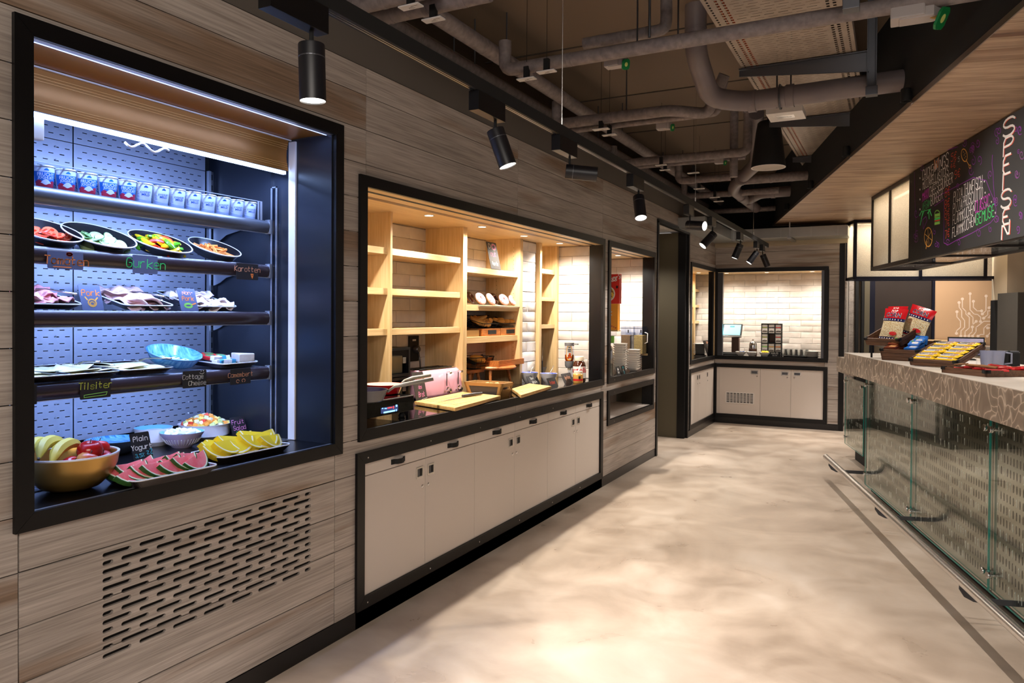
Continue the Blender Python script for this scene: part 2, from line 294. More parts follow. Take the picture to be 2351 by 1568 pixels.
def holed(name,outer,holes,th,m,M,parent=None):
    cu=bpy.data.curves.new('c','CURVE'); cu.dimensions='2D'; cu.fill_mode='BOTH'; cu.extrude=th/2
    for poly in [outer]+holes:
        sp=cu.splines.new('POLY'); sp.points.add(len(poly)-1); sp.use_cyclic_u=True
        for p,(x,y) in zip(sp.points,poly): p.co=(x,y,0,1)
    o=bpy.data.objects.new('c',cu); C.objects.link(o)
    me=bpy.data.meshes.new_from_object(o.evaluated_get(bpy.context.evaluated_depsgraph_get())); me.name=name
    bpy.data.objects.remove(o); bpy.data.curves.remove(cu); me.transform(M@Matrix.Translation((0,0,-th/2))); me.materials.clear(); me.materials.append(MT[m])
    return put(name,me,parent)
def frame(name,a0,a1,z0,z1,w_,m,M,parent,d0=-.01,d1=.014):   # four mitred bars
    b=B(); i0,i1,k0,k1=a0+w_,a1-w_,z0+w_,z1-w_; e=.0006
    for q in ([(a0,z0+e),(i0-e,k0),(i0-e,k1),(a0,z1-e)],[(a1,z0+e),(a1,z1-e),(i1+e,k1),(i1+e,k0)],[(a0+e,z0),(a1-e,z0),(i1,k0-e),(i0,k0-e)],[(a0+e,z1),(i0,k1+e),(i1,k1+e),(a1-e,z1)]): b.prism(q,d0,d1,M)
    return b.build(name,m,parent)
def stadium(x0,x1,y0,y1,n=5):
    r=(y1-y0)/2; c=(y0+y1)/2
    return [(x1-r+r*math.cos(-PI/2+PI*i/n),c+r*math.sin(-PI/2+PI*i/n)) for i in range(n+1)]+[(x0+r+r*math.cos(PI/2+PI*i/n),c+r*math.sin(PI/2+PI*i/n)) for i in range(n+1)]
def ell(cx,cy,rx,ry,n=14): return [(cx+rx*math.cos(2*PI*i/n),cy+ry*math.sin(2*PI*i/n)) for i in range(n)]
# ------------------------------------------------------------ hand lettering: strokes on a 4 x 6 grid (a,b = below the line)
GL={k:v for k,v in (x.split(' ',1) for x in '''A 00 26 40|12 32
B 00 06 36 45 44 33 03|33 42 41 30 00
C 45 36 16 05 01 10 30 41
D 00 06 26 44 42 20 00
E 40 00 06 46|03 33
F 00 06 46|03 33
G 45 36 16 05 01 10 30 41 43 23
H 00 06|40 46|03 43
I 20 26
J 46 41 30 10 01
K 00 06|46 03 40
L 06 00 40
M 00 06 23 46 40
N 00 06 40 46
O 10 01 05 16 36 45 41 30 10
P 00 06 36 45 44 33 03
R 00 06 36 45 44 33 03|23 40
S 45 36 16 05 04 13 33 42 41 30 10 01
T 20 26|06 46
U 06 01 10 30 41 46
V 06 20 46
W 06 10 25 30 46
X 00 46|06 40
Y 06 23 46|23 20
Z 06 46 00 40
a 44 14 03 01 10 30 41|44 40
b 06 00|01 10 30 41 43 34 14 03
c 43 34 14 03 01 10 30 41
d 46 40|41 30 10 01 03 14 34 43
e 02 42 43 34 14 03 01 10 40
f 36 26 15 10|04 34
g 44 4a 3b 1b 0a|43 34 14 03 01 10 30 41
h 06 00|03 14 34 43 40
i 20 24|25 26
k 06 00|44 02 40
l 26 20
m 00 04|03 14 23 20|23 34 43 40
n 00 04|03 14 34 43 40
o 10 01 03 14 34 43 41 30 10
p 04 0b|03 14 34 43 41 30 10 01
r 00 04|02 14 34
s 43 34 14 03 12 32 41 30 10 01
t 16 11 20 31|04 34
u 04 01 10 30 41|44 40
v 04 20 44
w 04 10 22 30 44
y 04 20|44 1b 0b
z 04 44 00 40
3 05 16 36 45 44 33 23|33 42 41 30 10 01
4 30 36 02 42
5 46 06 04 34 43 41 30 10 01
7 06 46 20
8 13 04 05 16 36 45 44 33 13 02 01 10 30 41 42 33
9 43 13 04 05 16 36 45 41 30 10
0 10 01 05 16 36 45 41 30 10
1 14 26 20
2 05 16 36 45 44 00 40
€ 45 36 26 15 11 20 30 41|04 34|02 32
Ü 06 01 10 30 41 46|17 18|37 38
É 40 00 06 46|03 33|27 38
- 13 33
. 20 21
, 21 1a
% 00 46|05 16|30 41'''.split('\n'))}
def xy(c): return (int(c[0]), {'a':-1,'b':-2}.get(c[1]) if c[1] in 'ab' else int(c[1]))
def ribbon(b,pts,w_,M,z=0):
    for (x0,y0),(x1,y1) in zip(pts,pts[1:]):
        d=Vector((x1-x0,y1-y0)); L=d.length or 1e-6; d/=L; nx,ny=-d.y*w_/2,d.x*w_/2; ex,ey=d.x*w_*.35,d.y*w_*.35
        b.add([(x0-ex+nx,y0-ey+ny,z),(x0-ex-nx,y0-ey-ny,z),(x1+ex-nx,y1+ey-ny,z),(x1+ex+nx,y1+ey+ny,z)],[(0,1,2,3)],M)
def write(b,txt,x,y,h,M,asp=.62,w_=None,sp=.32,slant=.06,jit=.02,z=0,up=0):
    # letters h tall from (x,y) on plane M; returns the end x
    cw=h*asp; w_=w_ or h*.1; rg=random.Random(txt)
    for ch in txt:
        if ch==' ': x+=cw*.8; y+=cw*.8*up; continue
        g_=GL.get(ch); narrow=ch in 'Iil.,1'
        if g_:
            dy=rg.uniform(-jit,jit)*h*2; k=1 if not narrow else 1
            ox=x-(cw*.33 if narrow else 0)
            for st in g_.split('|'):
                pts=[xy(c) for c in st.split()]
                pts=[(ox+px/4*cw+slant*py/6*h,y+dy+py/6*h) for px,py in pts]
                if len(pts)>3:                       # round the corners a little
                    q=[pts[0]]
                    for p0,p1 in zip(pts,pts[1:]): q+=[(p0[0]*.75+p1[0]*.25,p0[1]*.75+p1[1]*.25),(p0[0]*.25+p1[0]*.75,p0[1]*.25+p1[1]*.75)]
                    q.append(pts[-1]); pts=q
                ribbon(b,pts,w_,M,z)
        a=cw*(.5 if narrow else 1.0)+cw*sp; x+=a; y+=a*up
    return x
def width(txt,h,asp=.62,sp=.32):
    return sum(h*asp*(.8 if c==' ' else (.5 if c in 'Iil.,1' else 1)+sp) for c in txt)-h*asp*sp
def lettering(parent,rows,M,name='lettering'):       # rows: (text, cx, y, h, material)
    by={}
    for r_ in rows:
        t,cx,y,h,m=r_[:5]; k=r_[5] if len(r_)>5 else {}
        b=by.setdefault(m,B()); wd=width(t,h,k.get('asp',.62),k.get('sp',.32))
        write(b,t,cx-wd/2,y,h,M,**k)
    for m,b in by.items(): b.build(name,m,parent,fix=False)
def printed(txt,size,bold=.0,shear=0,wide=1):
    cu=bpy.data.curves.new('t','FONT'); cu.body=txt; cu.size=size; cu.offset=bold*size; cu.shear=shear; cu.align_x='CENTER'; cu.resolution_u=2; cu.fill_mode='FRONT'
    o=bpy.data.objects.new('t',cu); C.objects.link(o)
    me=bpy.data.meshes.new_from_object(o.evaluated_get(bpy.context.evaluated_depsgraph_get()))
    vs=[(v.co.x*wide,v.co.y,0) for v in me.vertices]; fs=[tuple(p.vertices) for p in me.polygons]
    bpy.data.objects.remove(o); bpy.data.curves.remove(cu); bpy.data.meshes.remove(me); return vs,fs
ORD=['first','second','third','fourth','fifth','sixth','seventh','eighth','ninth','tenth','eleventh','twelfth','thirteenth','fourteenth','fifteenth','sixteenth','seventeenth','eighteenth','nineteenth','twentieth']
# ------------------------------------------------------------ the setting
b=B(); b.box(-2.5,7,-3.5,14,-.06,0); b.build('floor','floor',kind='structure')
ZC=3.25
b=B(); b.box(-2.5,7,-3.5,14,ZC,ZC+.1); ceil=b.build('ceiling','plaster_grey',kind='structure')
b=B()
for yy in (2.2,3.4,4.6,5.8,7.0,8.2,9.4): b.box(-.45,3.4,yy,yy+.012,ZC-.006,ZC)
b.build('joint_strip','concrete_dark',ceil)
JZ=[.08+.1582*i for i in range(16)]; JZ[-1]=2.453; JZ.append(2.582)
MW=Matrix(((0,0,1,0),(1,0,0,0),(0,1,0,0),(0,0,0,1)))       # (a,z,d) -> world on the left wall
YB=10.16
MBk=Matrix(((1,0,0,0),(0,0,-1,YB),(0,1,0,0),(0,0,0,1)))    # (a,z,d) -> world on the back wall
def plank(parent,M,a0,a1,z0,z1,holes,m,g_=.0016,th=.014,notch=()):
    a0+=g_;a1-=g_;z0+=g_;z1-=g_
    A=sorted({a0,a1,*[min(max(h[k],a0),a1) for h in holes for k in (0,1)]}); Z=sorted({z0,z1,*[min(max(h[k],z0),z1) for h in holes for k in (2,3)]})
    occ=lambda i,j: 0<=i<len(A)-1 and 0<=j<len(Z)-1 and not any(h[0]<(A[i]+A[i+1])/2<h[1] and h[2]<(Z[j]+Z[j+1])/2<h[3] for h in holes)
    b=B(); n=0
    for i in range(len(A)-1):
        for j in range(len(Z)-1):
            if not occ(i,j): continue
            n+=1; x0,x1,y0,y1=A[i],A[i+1],Z[j],Z[j+1]
            b.add([(x0,y0,0),(x1,y0,0),(x1,y1,0),(x0,y1,0)],[(0,1,2,3)],M)
            for (di,dj,p,q) in ((-1,0,(x0,y0),(x0,y1)),(1,0,(x1,y0),(x1,y1)),(0,-1,(x0,y0),(x1,y0)),(0,1,(x0,y1),(x1,y1))):
                if not occ(i+di,j+dj): b.add([(*p,0),(*q,0),(*q,-th),(*p,-th)],[(0,1,2,3)],M)
    if n: b.build('plank',m,parent,fix=False)
W1=(1.175,2.545,.827,2.277); W2=(2.66,5.85,.86,2.085); W3=(5.945,7.32,.86,2.085); HA=(5.945,7.297,.50,.802); CB=(2.645,5.83,.08,.808)
DR=(7.42,8.68,-1,2.42); W4=(8.79,10.2,.86,2.09); CB4=(8.77,10.2,.0,.806)
OPN=[W1,W2,W3,HA,CB,DR,W4,CB4]
wl=struct('wall_left')
b=B()
# backing of the cladding, pierced by the openings
A=sorted({-.5,YB,*[x for h in OPN for x in h[:2] if x<YB]}); Z=sorted({0,2.8,*[x for h in OPN for x in h[2:] if x>0]})
for i in range(len(A)-1):
    for j in range(len(Z)-1):
        ca,cz=(A[i]+A[i+1])/2,(Z[j]+Z[j+1])/2
        if not any(h[0]<ca<h[1] and h[2]<cz<h[3] for h in OPN): b.box(-.05,-.0135,A[i],A[i+1],Z[j],Z[j+1])
b.build('backing','matte_black',wl)
B().box(-.0134,-.004,-.5,YB,2.585,2.8).build('upper_panel','upper_grey',wl)
VENT=(1.43,2.36,.24-.06,.71)
def vent_slots():
    out=[]; y0,y1=VENT[0],VENT[1]; p=.1265; L=.098; z=.690
    for r in range(13):
        zc=z-r*.0265*1.0
        if r%2==0: xs=[(y0+.008+i*p,y0+.008+i*p+L) for i in range(8)]; xs=[(a,min(c,y1)) for a,c in xs if a<y1-.02]
        else:
            xs=[(y0+.008,y0+.008+.036)]+[(y0+.071+i*p,y0+.071+i*p+L) for i in range(8)]; xs=[(a,min(c,y1)) for a,c in xs if a<y1-.02]
        out+=[(a,c,zc-.0068,zc+.0068) for a,c in xs]
    return out
VS=vent_slots()
for i in range(16):
    z0,z1=JZ[i],JZ[i+1]
    seams=[-.5,1.19,2.507,4.245,5.8,7.42,8.66,YB] if z0<1.9 else [-.5,1.0,2.714,4.255,5.814,7.48,8.66,YB]
    for a0,a1 in zip(seams,seams[1:]):
        if a0==1.19 and z0<.71 and i in (1,2,3):
            hs=[s for s in VS if s[2]>z0+.001 and s[3]<z1-.001]
            cut=[s for s in VS if (s[2]<=z0+.001<=s[3]) or (s[2]<=z1-.001<=s[3])]
            low=sorted([s for s in cut if s[2]<=z0+.001<=s[3]]); upp=sorted([s for s in cut if s[2]<=z1-.001<=s[3]])
            g_=.0016; out=[(a0+g_,z0+g_)]
            for s in low: out+=[(s[0],z0+g_),(s[0]+.001,s[3]-.003),(s[0]+.005,s[3]),(s[1]-.005,s[3]),(s[1]-.001,s[3]-.003),(s[1],z0+g_)]
            out+=[(a1-g_,z0+g_),(a1-g_,z1-g_)]
            for s in reversed(upp): out+=[(s[1],z1-g_),(s[1]-.001,s[2]+.003),(s[1]-.005,s[2]),(s[0]+.005,s[2]),(s[0]+.001,s[2]+.003),(s[0],z1-g_)]
            out+=[(a0+g_,z1-g_)]
            holed('plank',out,[stadium(*s)for s in hs],.012,'plank_y',MW,wl)
        else: plank(wl,MW,a0,a1,z0,z1,OPN,'plank_y',g_=.0028 if a0==1.19 and z0<.8 else .0016)
# dark box behind the vent slots
b=B(); b.box(-.14,-.13,1.2,2.5,.1,.8); b.build('vent_back','void',wl)
# back wall
wb=struct('wall_back')
W5=(.0,1.425,.86,2.085); CB5=(.0,1.42,0,.806)
b=B()
A=sorted({-.05,1.6,*W5[:2]}); Z=sorted({0,.86,2.085,3.25,.806})
for i in range(len(A)-1):
    for j in range(len(Z)-1):
        ca,cz=(A[i]+A[i+1])/2,(Z[j]+Z[j+1])/2
        if not any(h[0]<ca<h[1] and h[2]<cz<h[3] for h in (W5,CB5)): b.box(A[i],A[i+1],YB+.0135,YB+.04,Z[j],Z[j+1])
b.build('backing','matte_black',wb)
JB=JZ[:15]+[2.294+.158,2.58]
for i in range(16):
    z0,z1=(JZ[i],JZ[i+1])
    seams=[0,1.545] if z0>1.9 or z0<.0 else [0,1.38,1.545] if .7<z0<.86 else [0,1.545]
    for a0,a1 in zip(seams,seams[1:]): plank(wb,MBk,a0,a1,z0,z1,[W5,CB5],'plank_x')
B().box(1.545,1.605,YB-.008,YB+.05,0,2.40).build('corner_post','black',wb)
# return of the back wall round the corner, and the rooms behind the bar
wr=struct('wall_right')
for i in range(15):
    b=B(); b.box(1.585,1.602,YB+.06,YB+.6,JZ[i]+.0016,JZ[i+1]-.0016); b.build('plank','plank_y',wr)
B().box(1.5,1.585,YB+.05,YB+.6,0,2.5).build('backing','matte_black',wr)
B().box(-.5,7,13.0,13.1,0,ZC).build('end_panel','beige_wall',wr)
# kick boards
k=B(); k.box(-.03,.004,-.5,7.40,0,.08); k.box(-.03,.004,2.645,5.83,.0,.082)
k.build('baseboard_left','kick',kind='structure',bevel=.001)
B().box(-.02,.012,8.70,YB,0,.075).build('baseboard_left','kick',kind='structure')
B().box(0,1.55,YB-.012,YB+.02,0,.075).build('baseboard_back','kick',kind='structure')
# behind the cladding: structural wall that closes the pipe zone
B().box(-.62,-.52,-.5,YB+3,2.6,ZC).build('wall_upper','plaster_grey',kind='structure')
B().box(-.62,0,YB+.1,YB+.2,2.5,ZC).build('wall_upper','matte_black',kind='structure')
# door opening with black lining and grey-green passage
dr=struct('door_1')
b=B(); b.box(-.03,.014,7.385,7.43,0,2.42); b.box(-.03,.014,8.66,8.70,0,2.42); b.box(-.03,.014,7.385,8.70,2.40,2.44); b.box(-.012,-.1,8.60,8.66,0,2.42)
b.box(-.1,.0,7.385,7.40,0,2.42); b.build('door_frame','black',dr)
B().box(-1.3,-.08,8.615,8.66,0,2.42).build('passage_side','olive',dr)
B().box(-1.35,-1.3,7.2,8.66,0,2.6).build('passage_end','olive',dr)
B().box(-1.3,-.05,7.33,7.38,0,2.42).build('passage_near_side','olive',dr)
B().box(-1.35,-.02,7.3,8.7,2.44,2.46).build('passage_ceiling','white_paint',dr)

FW=.052
def win(n,o,M): 
    s=struct('window_%d'%n); frame('window_frame',*o,FW,'black',M,s); return s
w1=win(1,W1,MW); w2=win(2,W2,MW); w3=win(3,W3,MW)
for n,(w_,ya) in enumerate(((w1,W1),(w2,W2),(w3,W3))):
    B().box(-.11,-.004,ya[1]-FW,ya[1]-FW+.02,ya[2]+FW,ya[3]-FW).build('jamb','black_satin',w_)
ha=struct('window_6'); frame('window_frame',*HA,.048,'black',MW,ha)
b=B(); b.box(-.4,-.39,5.9,7.3,.5,.8); b.box(-.4,-.02,5.9,7.3,.53,.548); b.box(-.4,-.02,5.93,5.96,.5,.8); b.box(-.4,-.02,5.9,7.3,.756,.77); b.build('hatch_lining','cab_white',ha)
B().box(-.1,-.004,7.245,7.26,.545,.76).build('jamb','matte_black',ha)
cb=struct('trim_1'); frame('cabinet_surround',*CB,.055,'black',MW,cb)
w4=struct('window_4'); frame('window_frame',8.79,YB+.052,.86,2.09,FW,'black',MW,w4)
B().box(-.06,-.004,10.02,10.10,.905,2.04).build('jamb','black_satin',w4); B().box(-.05,.0,10.10,YB,.9,2.04).build('oak_post','oak_v',w4)
w5=struct('window_5'); frame('window_frame',-.016,1.42,.86,2.085,FW,'black',MBk,w5)
B().box(.036,.10,YB-.002,YB+.06,.91,2.03).build('jamb','dark_steel',w5); B().box(1.335,1.368,YB+.002,YB+.16,.91,2.03).build('jamb','dark_steel',w5)
t2_=struct('trim_2'); frame('cabinet_surround',8.77,YB+.052,.076,.806,.052,'black',MW,t2_); frame('cabinet_surround',-.018,1.418,.076,.803,.05,'black',MBk,t2_)
# screws along the black frames
sc_=B()
for y in [2.72+.52*i for i in range(6)]: 
    for z in (.105,.78): sc_.lathe([(.004,0),(.004,.0012)],8,T(.0145,y,z,0,PI/2))
for y in (6.1,6.6,7.1):
    for z in (.778,.524,.886): sc_.lathe([(.004,0),(.004,.0012)],8,T(.0145,y,z,0,PI/2))
sc_.build('screw_heads','steel',cb,kind='stuff')
# ============================================================ refrigerated display case (window 1)
FX=-.735; FY0,FY1=1.18,2.478; FZ0=.878
fr=thing('display_fridge','open refrigerated display case lit cool blue inside the largest black wall frame','refrigerator',(0,0,0))
def slotted(y0,y1,z0,z1,name,m,parent,X,pitch=.0425,L=.019,rp=.0265,h=.0035,first=0):
    b=B(); z=z0+.02; r=0; last=z0
    while z<z1-.012:
        b.add([(X,y0,last),(X,y1,last),(X,y1,z),(X,y0,z)],[(0,1,2,3)])
        y=y0+.014+(pitch/2 if (r+first)%2 else 0); e=y0
        while y+L<y1-.004:
            b.add([(X,e,z),(X,y,z),(X,y,z+h),(X,e,z+h)],[(0,1,2,3)]); e=y+L; y+=pitch
        b.add([(X,e,z),(X,y1,z),(X,y1,z+h),(X,e,z+h)],[(0,1,2,3)]); last=z+h; z+=rp; r+=1
    b.add([(X,y0,last),(X,y1,last),(X,y1,z1),(X,y0,z1)],[(0,1,2,3)])
    return b.build(name,m,parent,fix=False)
for (a,c) in ((FY0,1.798),(1.803,FY1-.045)):
    for (za,zb) in ((.93,2.118),(2.121,2.2)): slotted(a,c,za,zb,'back_panel','fridge_dark',fr,FX)
b=B(); b.box(FX-.03,FX-.02,FY0,FY1,.88,2.3); b.build('back_void','void',fr)
b=B()
for y in (1.46+.27,2.02,2.34): 
    for z in [.98+.053*i for i in range(22)]: b.lathe([(.0035,0),(.0035,.004),(.001,.006)],8,T(FX,y,z,0,PI/2))
b.build('clip','fridge_rail',fr,kind='stuff')
b=B(); b.box(FX-.02,-.35,FY1-.006,FY1+.01,.87,2.26); b.build('side_panel','fridge_side',fr); b=B(); b.box(-.35,-.004,FY1+.0065,FY1+.02,.87,2.26); b.build('side_panel','fridge_side',fr)
B().box(FX-.02,-.05,FY0-.01,FY0,.87,2.26).build('side_panel','fridge_dark',fr)
B().box(FX,-.26,FY0,FY1,2.2,2.23).build('roof_panel','fridge_dark',fr)
b=B(); b.box(FX,-.004,FY0,FY1+.02,.86,FZ0); b.build('deck','black_satin',fr,bevel=.001)
b=B(); b.box(-.012,0,FY0,FY1+.01,FZ0-.004,FZ0+.001); b.build('deck_edge','fridge_rail',fr)
# air grille at the front of the deck: a mesh of small holes
b=B()
for i in range(64): 
    y=FY0+.02*i; b.box(-.30,-.225,y,y+.0035,FZ0,FZ0+.0035)
for i in range(8): b.box(-.30+i*.0105,-.2975+i*.0105,FY0,FY1,FZ0,FZ0+.0036)
b.build('air_grille','fridge_rail',fr,kind='stuff')
# upright rails
for y in (FY1-.04,FY0+.02):
    b=B(); b.box(FX+.002,FX+.022,y,y+.012,.9,2.12); b.build('upright','fridge_rail',fr)
    b=B(); b.box(FX+.002,FX+.014,y+.012,y+.032,.9,2.12); u=b.build('upright_slots','dark_steel',fr)
    b=B()
    for i in range(24): b.box(FX+.014,FX+.0155,y+.016,y+.026,.93+i*.05,.955+i*.05)
    b.build('slot','void',u,kind='stuff')
# clear side screen and white post
b=B(); b.box(-.345,-.338,FY1-.012,FY1-.007,.885,2.02); b.box(-.315,-.309,FY1-.012,FY1-.007,.885,2.02); b.box(-.345,-.309,FY1-.012,FY1-.007,2.015,2.02); b.build('screen_edge','fridge_rail',fr)
B().box(-.338,-.315,FY1-.011,FY1-.009,.885,2.015).build('side_screen','clear_plastic',fr)
B().box(-.245,-.205,FY1-.004,FY1+.006,.88,2.215).build('white_post','white_paint',fr,bevel=.002)
# rolled night blind with its ribs, the head panel above it
b=B(); pr=[]
for i in range(11): t=i/10; pr.append((-.235-.012*math.sin(PI*t)-.004,2.083+.137*t))
b.grid(lambda u,v: (pr[round(v*10)][0],FY0+u*(FY1-.01-FY0),pr[round(v*10)][1]),1,10); bl=b.build('night_blind','amber',fr,smooth=True,fix=False)
b=B()
for z in (2.098,2.107,2.116,2.182,2.191,2.200): 
    t=(z-2.083)/.137; x=-.235-.012*math.sin(PI*t)-.004; b.box(x,x+.0022,FY0,FY1-.01,z,z+.0016)
b.build('blind_rib','amber_line',bl)
B().box(-.236,-.226,FY0,FY1-.005,2.2175,2.222).build('blind_rail','white_paint',fr)
b=B(); b.grid(lambda u,v:(-.03-.2*v,FY0+u*(FY1-FY0),2.2235+.004*math.sin(PI*v)),1,8); b.build('head_panel','amber',fr,smooth=True,fix=False)
B().box(-.029,.0,FY0,FY1+.01,2.2245,2.23).build('head_strip','fridge_rail',fr)
B().box(-.031,-.027,FY0,FY1,2.2235,2.226).build('head_glow_strip','glow_top',fr)  # added glowing strip in place of light reflected in the head
B().box(-.262,-.244,FY0,FY1-.02,2.068,2.082).build('top_light','led_cool',fr,bevel=.002)
b=B(); b.box(-.29,-.262,FY0+.1,1.415,2.0,2.075); b.build('light_socket','white_paint',fr,bevel=.004)
cp=[Vector((-.27,1.70+.012*i,2.055-.012*math.sin(i*.8))) for i in range(16)]; b=B(); b.tube(cp,.004,6); b.build('light_cable','white_paint',fr,smooth=True)
SHZ=[1.865,1.665,1.452,1.205]
for i,z in enumerate(SHZ):
    s=B(); s.box(FX+.02,-.36,FY0+.004,FY1-.012,z-.018,z-.001); sh=s.build('shelf','fridge_dark',fr)
    pr=[(-.362,z),(-.352,z+.001),(-.341,z-.008),(-.337,z-.026),(-.341,z-.046),(-.352,z-.055),(-.362,z-.053)]
    b=B(); b.prism([(p[0],p[1]) for p in pr],FY0+.004,FY1-.024,Matrix(((1,0,0,0),(0,0,1,0),(0,1,0,0),(0,0,0,1)))); b.build('front_rail','bumper' if i else 'dark_steel',sh,smooth=40)
    b=B(); b.box(-.366,-.338,FY1-.024,FY1-.014,z-.058,z+.006); b.box(-.362,-.354,FY0,FY1-.02,z-.0575,z-.0545); b.build('rail_cap','fridge_rail',sh,bevel=.001)
    br=[(FX+.03,z-.018),(-.40,z-.018),(-.52,z-.032),(-.62,z-.052),(-.66,z-.075),(-.69,z-.085),(FX+.03,z-.088)]
    for y in (FY1-.022,FY0+.01): b=B(); b.prism(br,y,y+.003,Matrix(((1,0,0,0),(0,0,1,0),(0,1,0,0),(0,0,0,1)))); b.build('bracket','fridge_rail',sh)
    B().box(-.385,-.373,FY0+.02,FY1-.04,z-.028,z-.020).build('shelf_light','led_cool',sh)
    area('fridge_shelf_light',(-.379,1.82,z-.030),(-.55,0,-.83),6.5,1.2,.014,COOL)
    if i==0:
        B().box(-.352,-.350,FY0+.01,2.42,z,z+.082).build('front_screen','clear_plastic',sh)
        b=B(); b.box(-.3525,-.3495,FY0+.01,2.42,z+.081,z+.0835); b.box(-.353,-.349,2.41,2.42,z,z+.083); b.box(-.353,-.349,2.395,2.402,z,z+.083); b.build('screen_edge','fridge_rail',sh)
area('fridge_top_light',(-.275,1.83,2.062),(-.35,0,-.9),12,1.22,.016,COOL)
area('fridge_head_fill',(-.02,1.85,2.218),(-.4,0,-1),2.2,1.2,.01,COOL)  # added fill that goes with the glowing head strip
# ============================================================ tiled and oak-lined niches
def tiles(parent,M,a0,a1,z0,z1,L=.30,H=.0795,m='tile',off=0,g_=.0022):
    r=0; z=z0
    while z<z1-.01:
        a=a0-(L/2 if (r+off)%2 else 0)-1e-6
        while a<a1-.005:
            c0,c1=max(a,a0)+g_/2,min(a+L,a1)-g_/2; e0,e1=z+g_/2,min(z+H,z1)-g_/2
            if c1-c0>.012:
                rg=lambda: random.uniform(-.0012,.0022); j=lambda: random.uniform(-.001,.001)
                P=[(c0+j(),e0+j()),(c1+j(),e0+j()),(c1+j(),e1+j()),(c0+j(),e1+j())]; q=.003
                I=[(c0+q,e0+q,.006+rg()),(c1-q,e0+q,.006+rg()),(c1-q,e1-q,.006+rg()),(c0+q,e1-q,.006+rg())]; mc=((c0+c1)/2,(e0+e1)/2,.007+rg())
                B().add([(*p,0) for p in P]+[(*p,.0045) for p in P]+I+[mc],[(0,1,5,4),(1,2,6,5),(2,3,7,6),(3,0,4,7),(4,5,9,8),(5,6,10,9),(6,7,11,10),(7,4,8,11),(8,9,12),(9,10,12),(10,11,12),(11,8,12)],M).build('tile',m,parent,smooth=30,fix=False)
            a+=L
        z+=H; r+=1
NX=-.70; NT=2.033; WT=.913
n2=struct('wall_niche')
b=B(); b.box(NX-.02,NX,2.62,7.34,.87,2.05); b.box(NX,-.004,2.60,2.655,.87,2.05); b.box(NX,-.004,5.812,5.90,.87,2.05); b.box(NX,-.004,7.302,7.33,.87,2.05); b.build('grout_bed','grout',n2)
b=B(); b.box(NX,-.004,2.62,7.34,NT,NT+.02); n2c=b.build('niche_ceiling','oak_h',n2)
gx=[G(841,437.5,NT)[0],G(841,440.5,NT)[0],G(841,450,NT)[0],G(841,455,NT)[0]]
B().box(min(gx[:2]),max(gx[:2]),2.66,7.3,NT-.0015,NT+.001).build('sash_track','matte_black',n2c); B().box(min(gx[2:]),max(gx[2:]),2.66,7.3,NT-.001,NT+.001).build('shadow_gap','crate',n2c)
Mx=lambda X: Matrix(((0,0,1,X),(1,0,0,0),(0,1,0,0),(0,0,0,1)))
My=lambda Y: Matrix(((1,0,0,0),(0,0,-1,Y),(0,1,0,0),(0,0,0,1)))
tiles(n2,Mx(NX),2.66,3.42,WT,NT,m='tile_grey'); tiles(n2,Mx(NX),3.44,4.23,WT,NT,m='tile_grey',off=1); tiles(n2,Mx(NX),4.27,5.07,WT,NT,m='tile_grey')
B().box(NX,-.43,5.115,5.42,WT,NT).build('pillar','grout',n2)
tiles(n2,Mx(-.43),5.115,5.42,WT,NT,m='tile_grey')
tiles(n2,My(5.812),-.42,-.07,WT,NT,off=1); tiles(n2,My(7.302),NX,-.11,WT,NT)
wt=thing('worktop','glossy black worktop running under the two warm-lit niches','worktop',(0,0,0))
B().box(NX,-.002,2.62,7.32,.868,WT).build('slab','glossblack',wt,bevel=.002)
# oak shelf units
SF=-.41; DF=-.39
def shz(px,py): return WX(px,py,SF)[2]
def unit(label,sides,bays,holes=None):
    u=thing('shelf_unit',label,'shelving',(0,0,WT))
    for (a,c) in sides: B().box(NX+.006,DF,a,c,0,NT-WT).build('side_panel','oak_v',u,bevel=.0008)
    for (a,c,zs) in bays:
        for (z0,z1) in zs: B().box(NX+.006,SF,a,c,z0-WT,z1-WT).build('shelf','oak_h',u,bevel=.0008)
    if holes:
        b=B()
        for y,xs in holes:
            for X in xs:
                for i in range(30): b.box(X,X+.004,y-.0006,y,.12+i*.032,.124+i*.032)
        b.build('peg_holes','void',u,kind='stuff')
    return u
zA=[(shz(838,575),shz(838,562)),(shz(838,672),shz(838,659)),(shz(837,769),shz(837,756))]
zB=[(shz(901,581.7),shz(901,570.6)),(shz(901,674.5),shz(901,663)),(shz(899,765.8),shz(899,754.7))]
zC=[(shz(1074,625),shz(1074,611)),(shz(1074,713),shz(1074,699.3)),(shz(1074,788.7),shz(1074,774.6))]
zD=[(shz(1243,627),shz(1243,616.6)),(shz(1243,690.7),shz(1243,682)),(shz(1243,754.5),shz(1243,745.5))]
zB=[(z-.006,z2) for z,z2 in zA]; zA=zB
unit('wide oak shelf unit with open bays above the pan cooker and pink toaster',[(3.422,3.441),(4.222,4.247)],[(2.66,3.422,zA),(3.441,4.222,zB)])
unit('oak shelf unit holding doughnuts, croissants and bread',[(4.248,4.273),(5.066,5.11)],[(4.273,5.066,zC)],[(5.066,(-.45,-.60))])
unit('narrow oak shelf unit between the white tiled pillar and the tiled end wall',[(5.42,5.458),(5.762,5.80)],[(5.458,5.762,zD)])
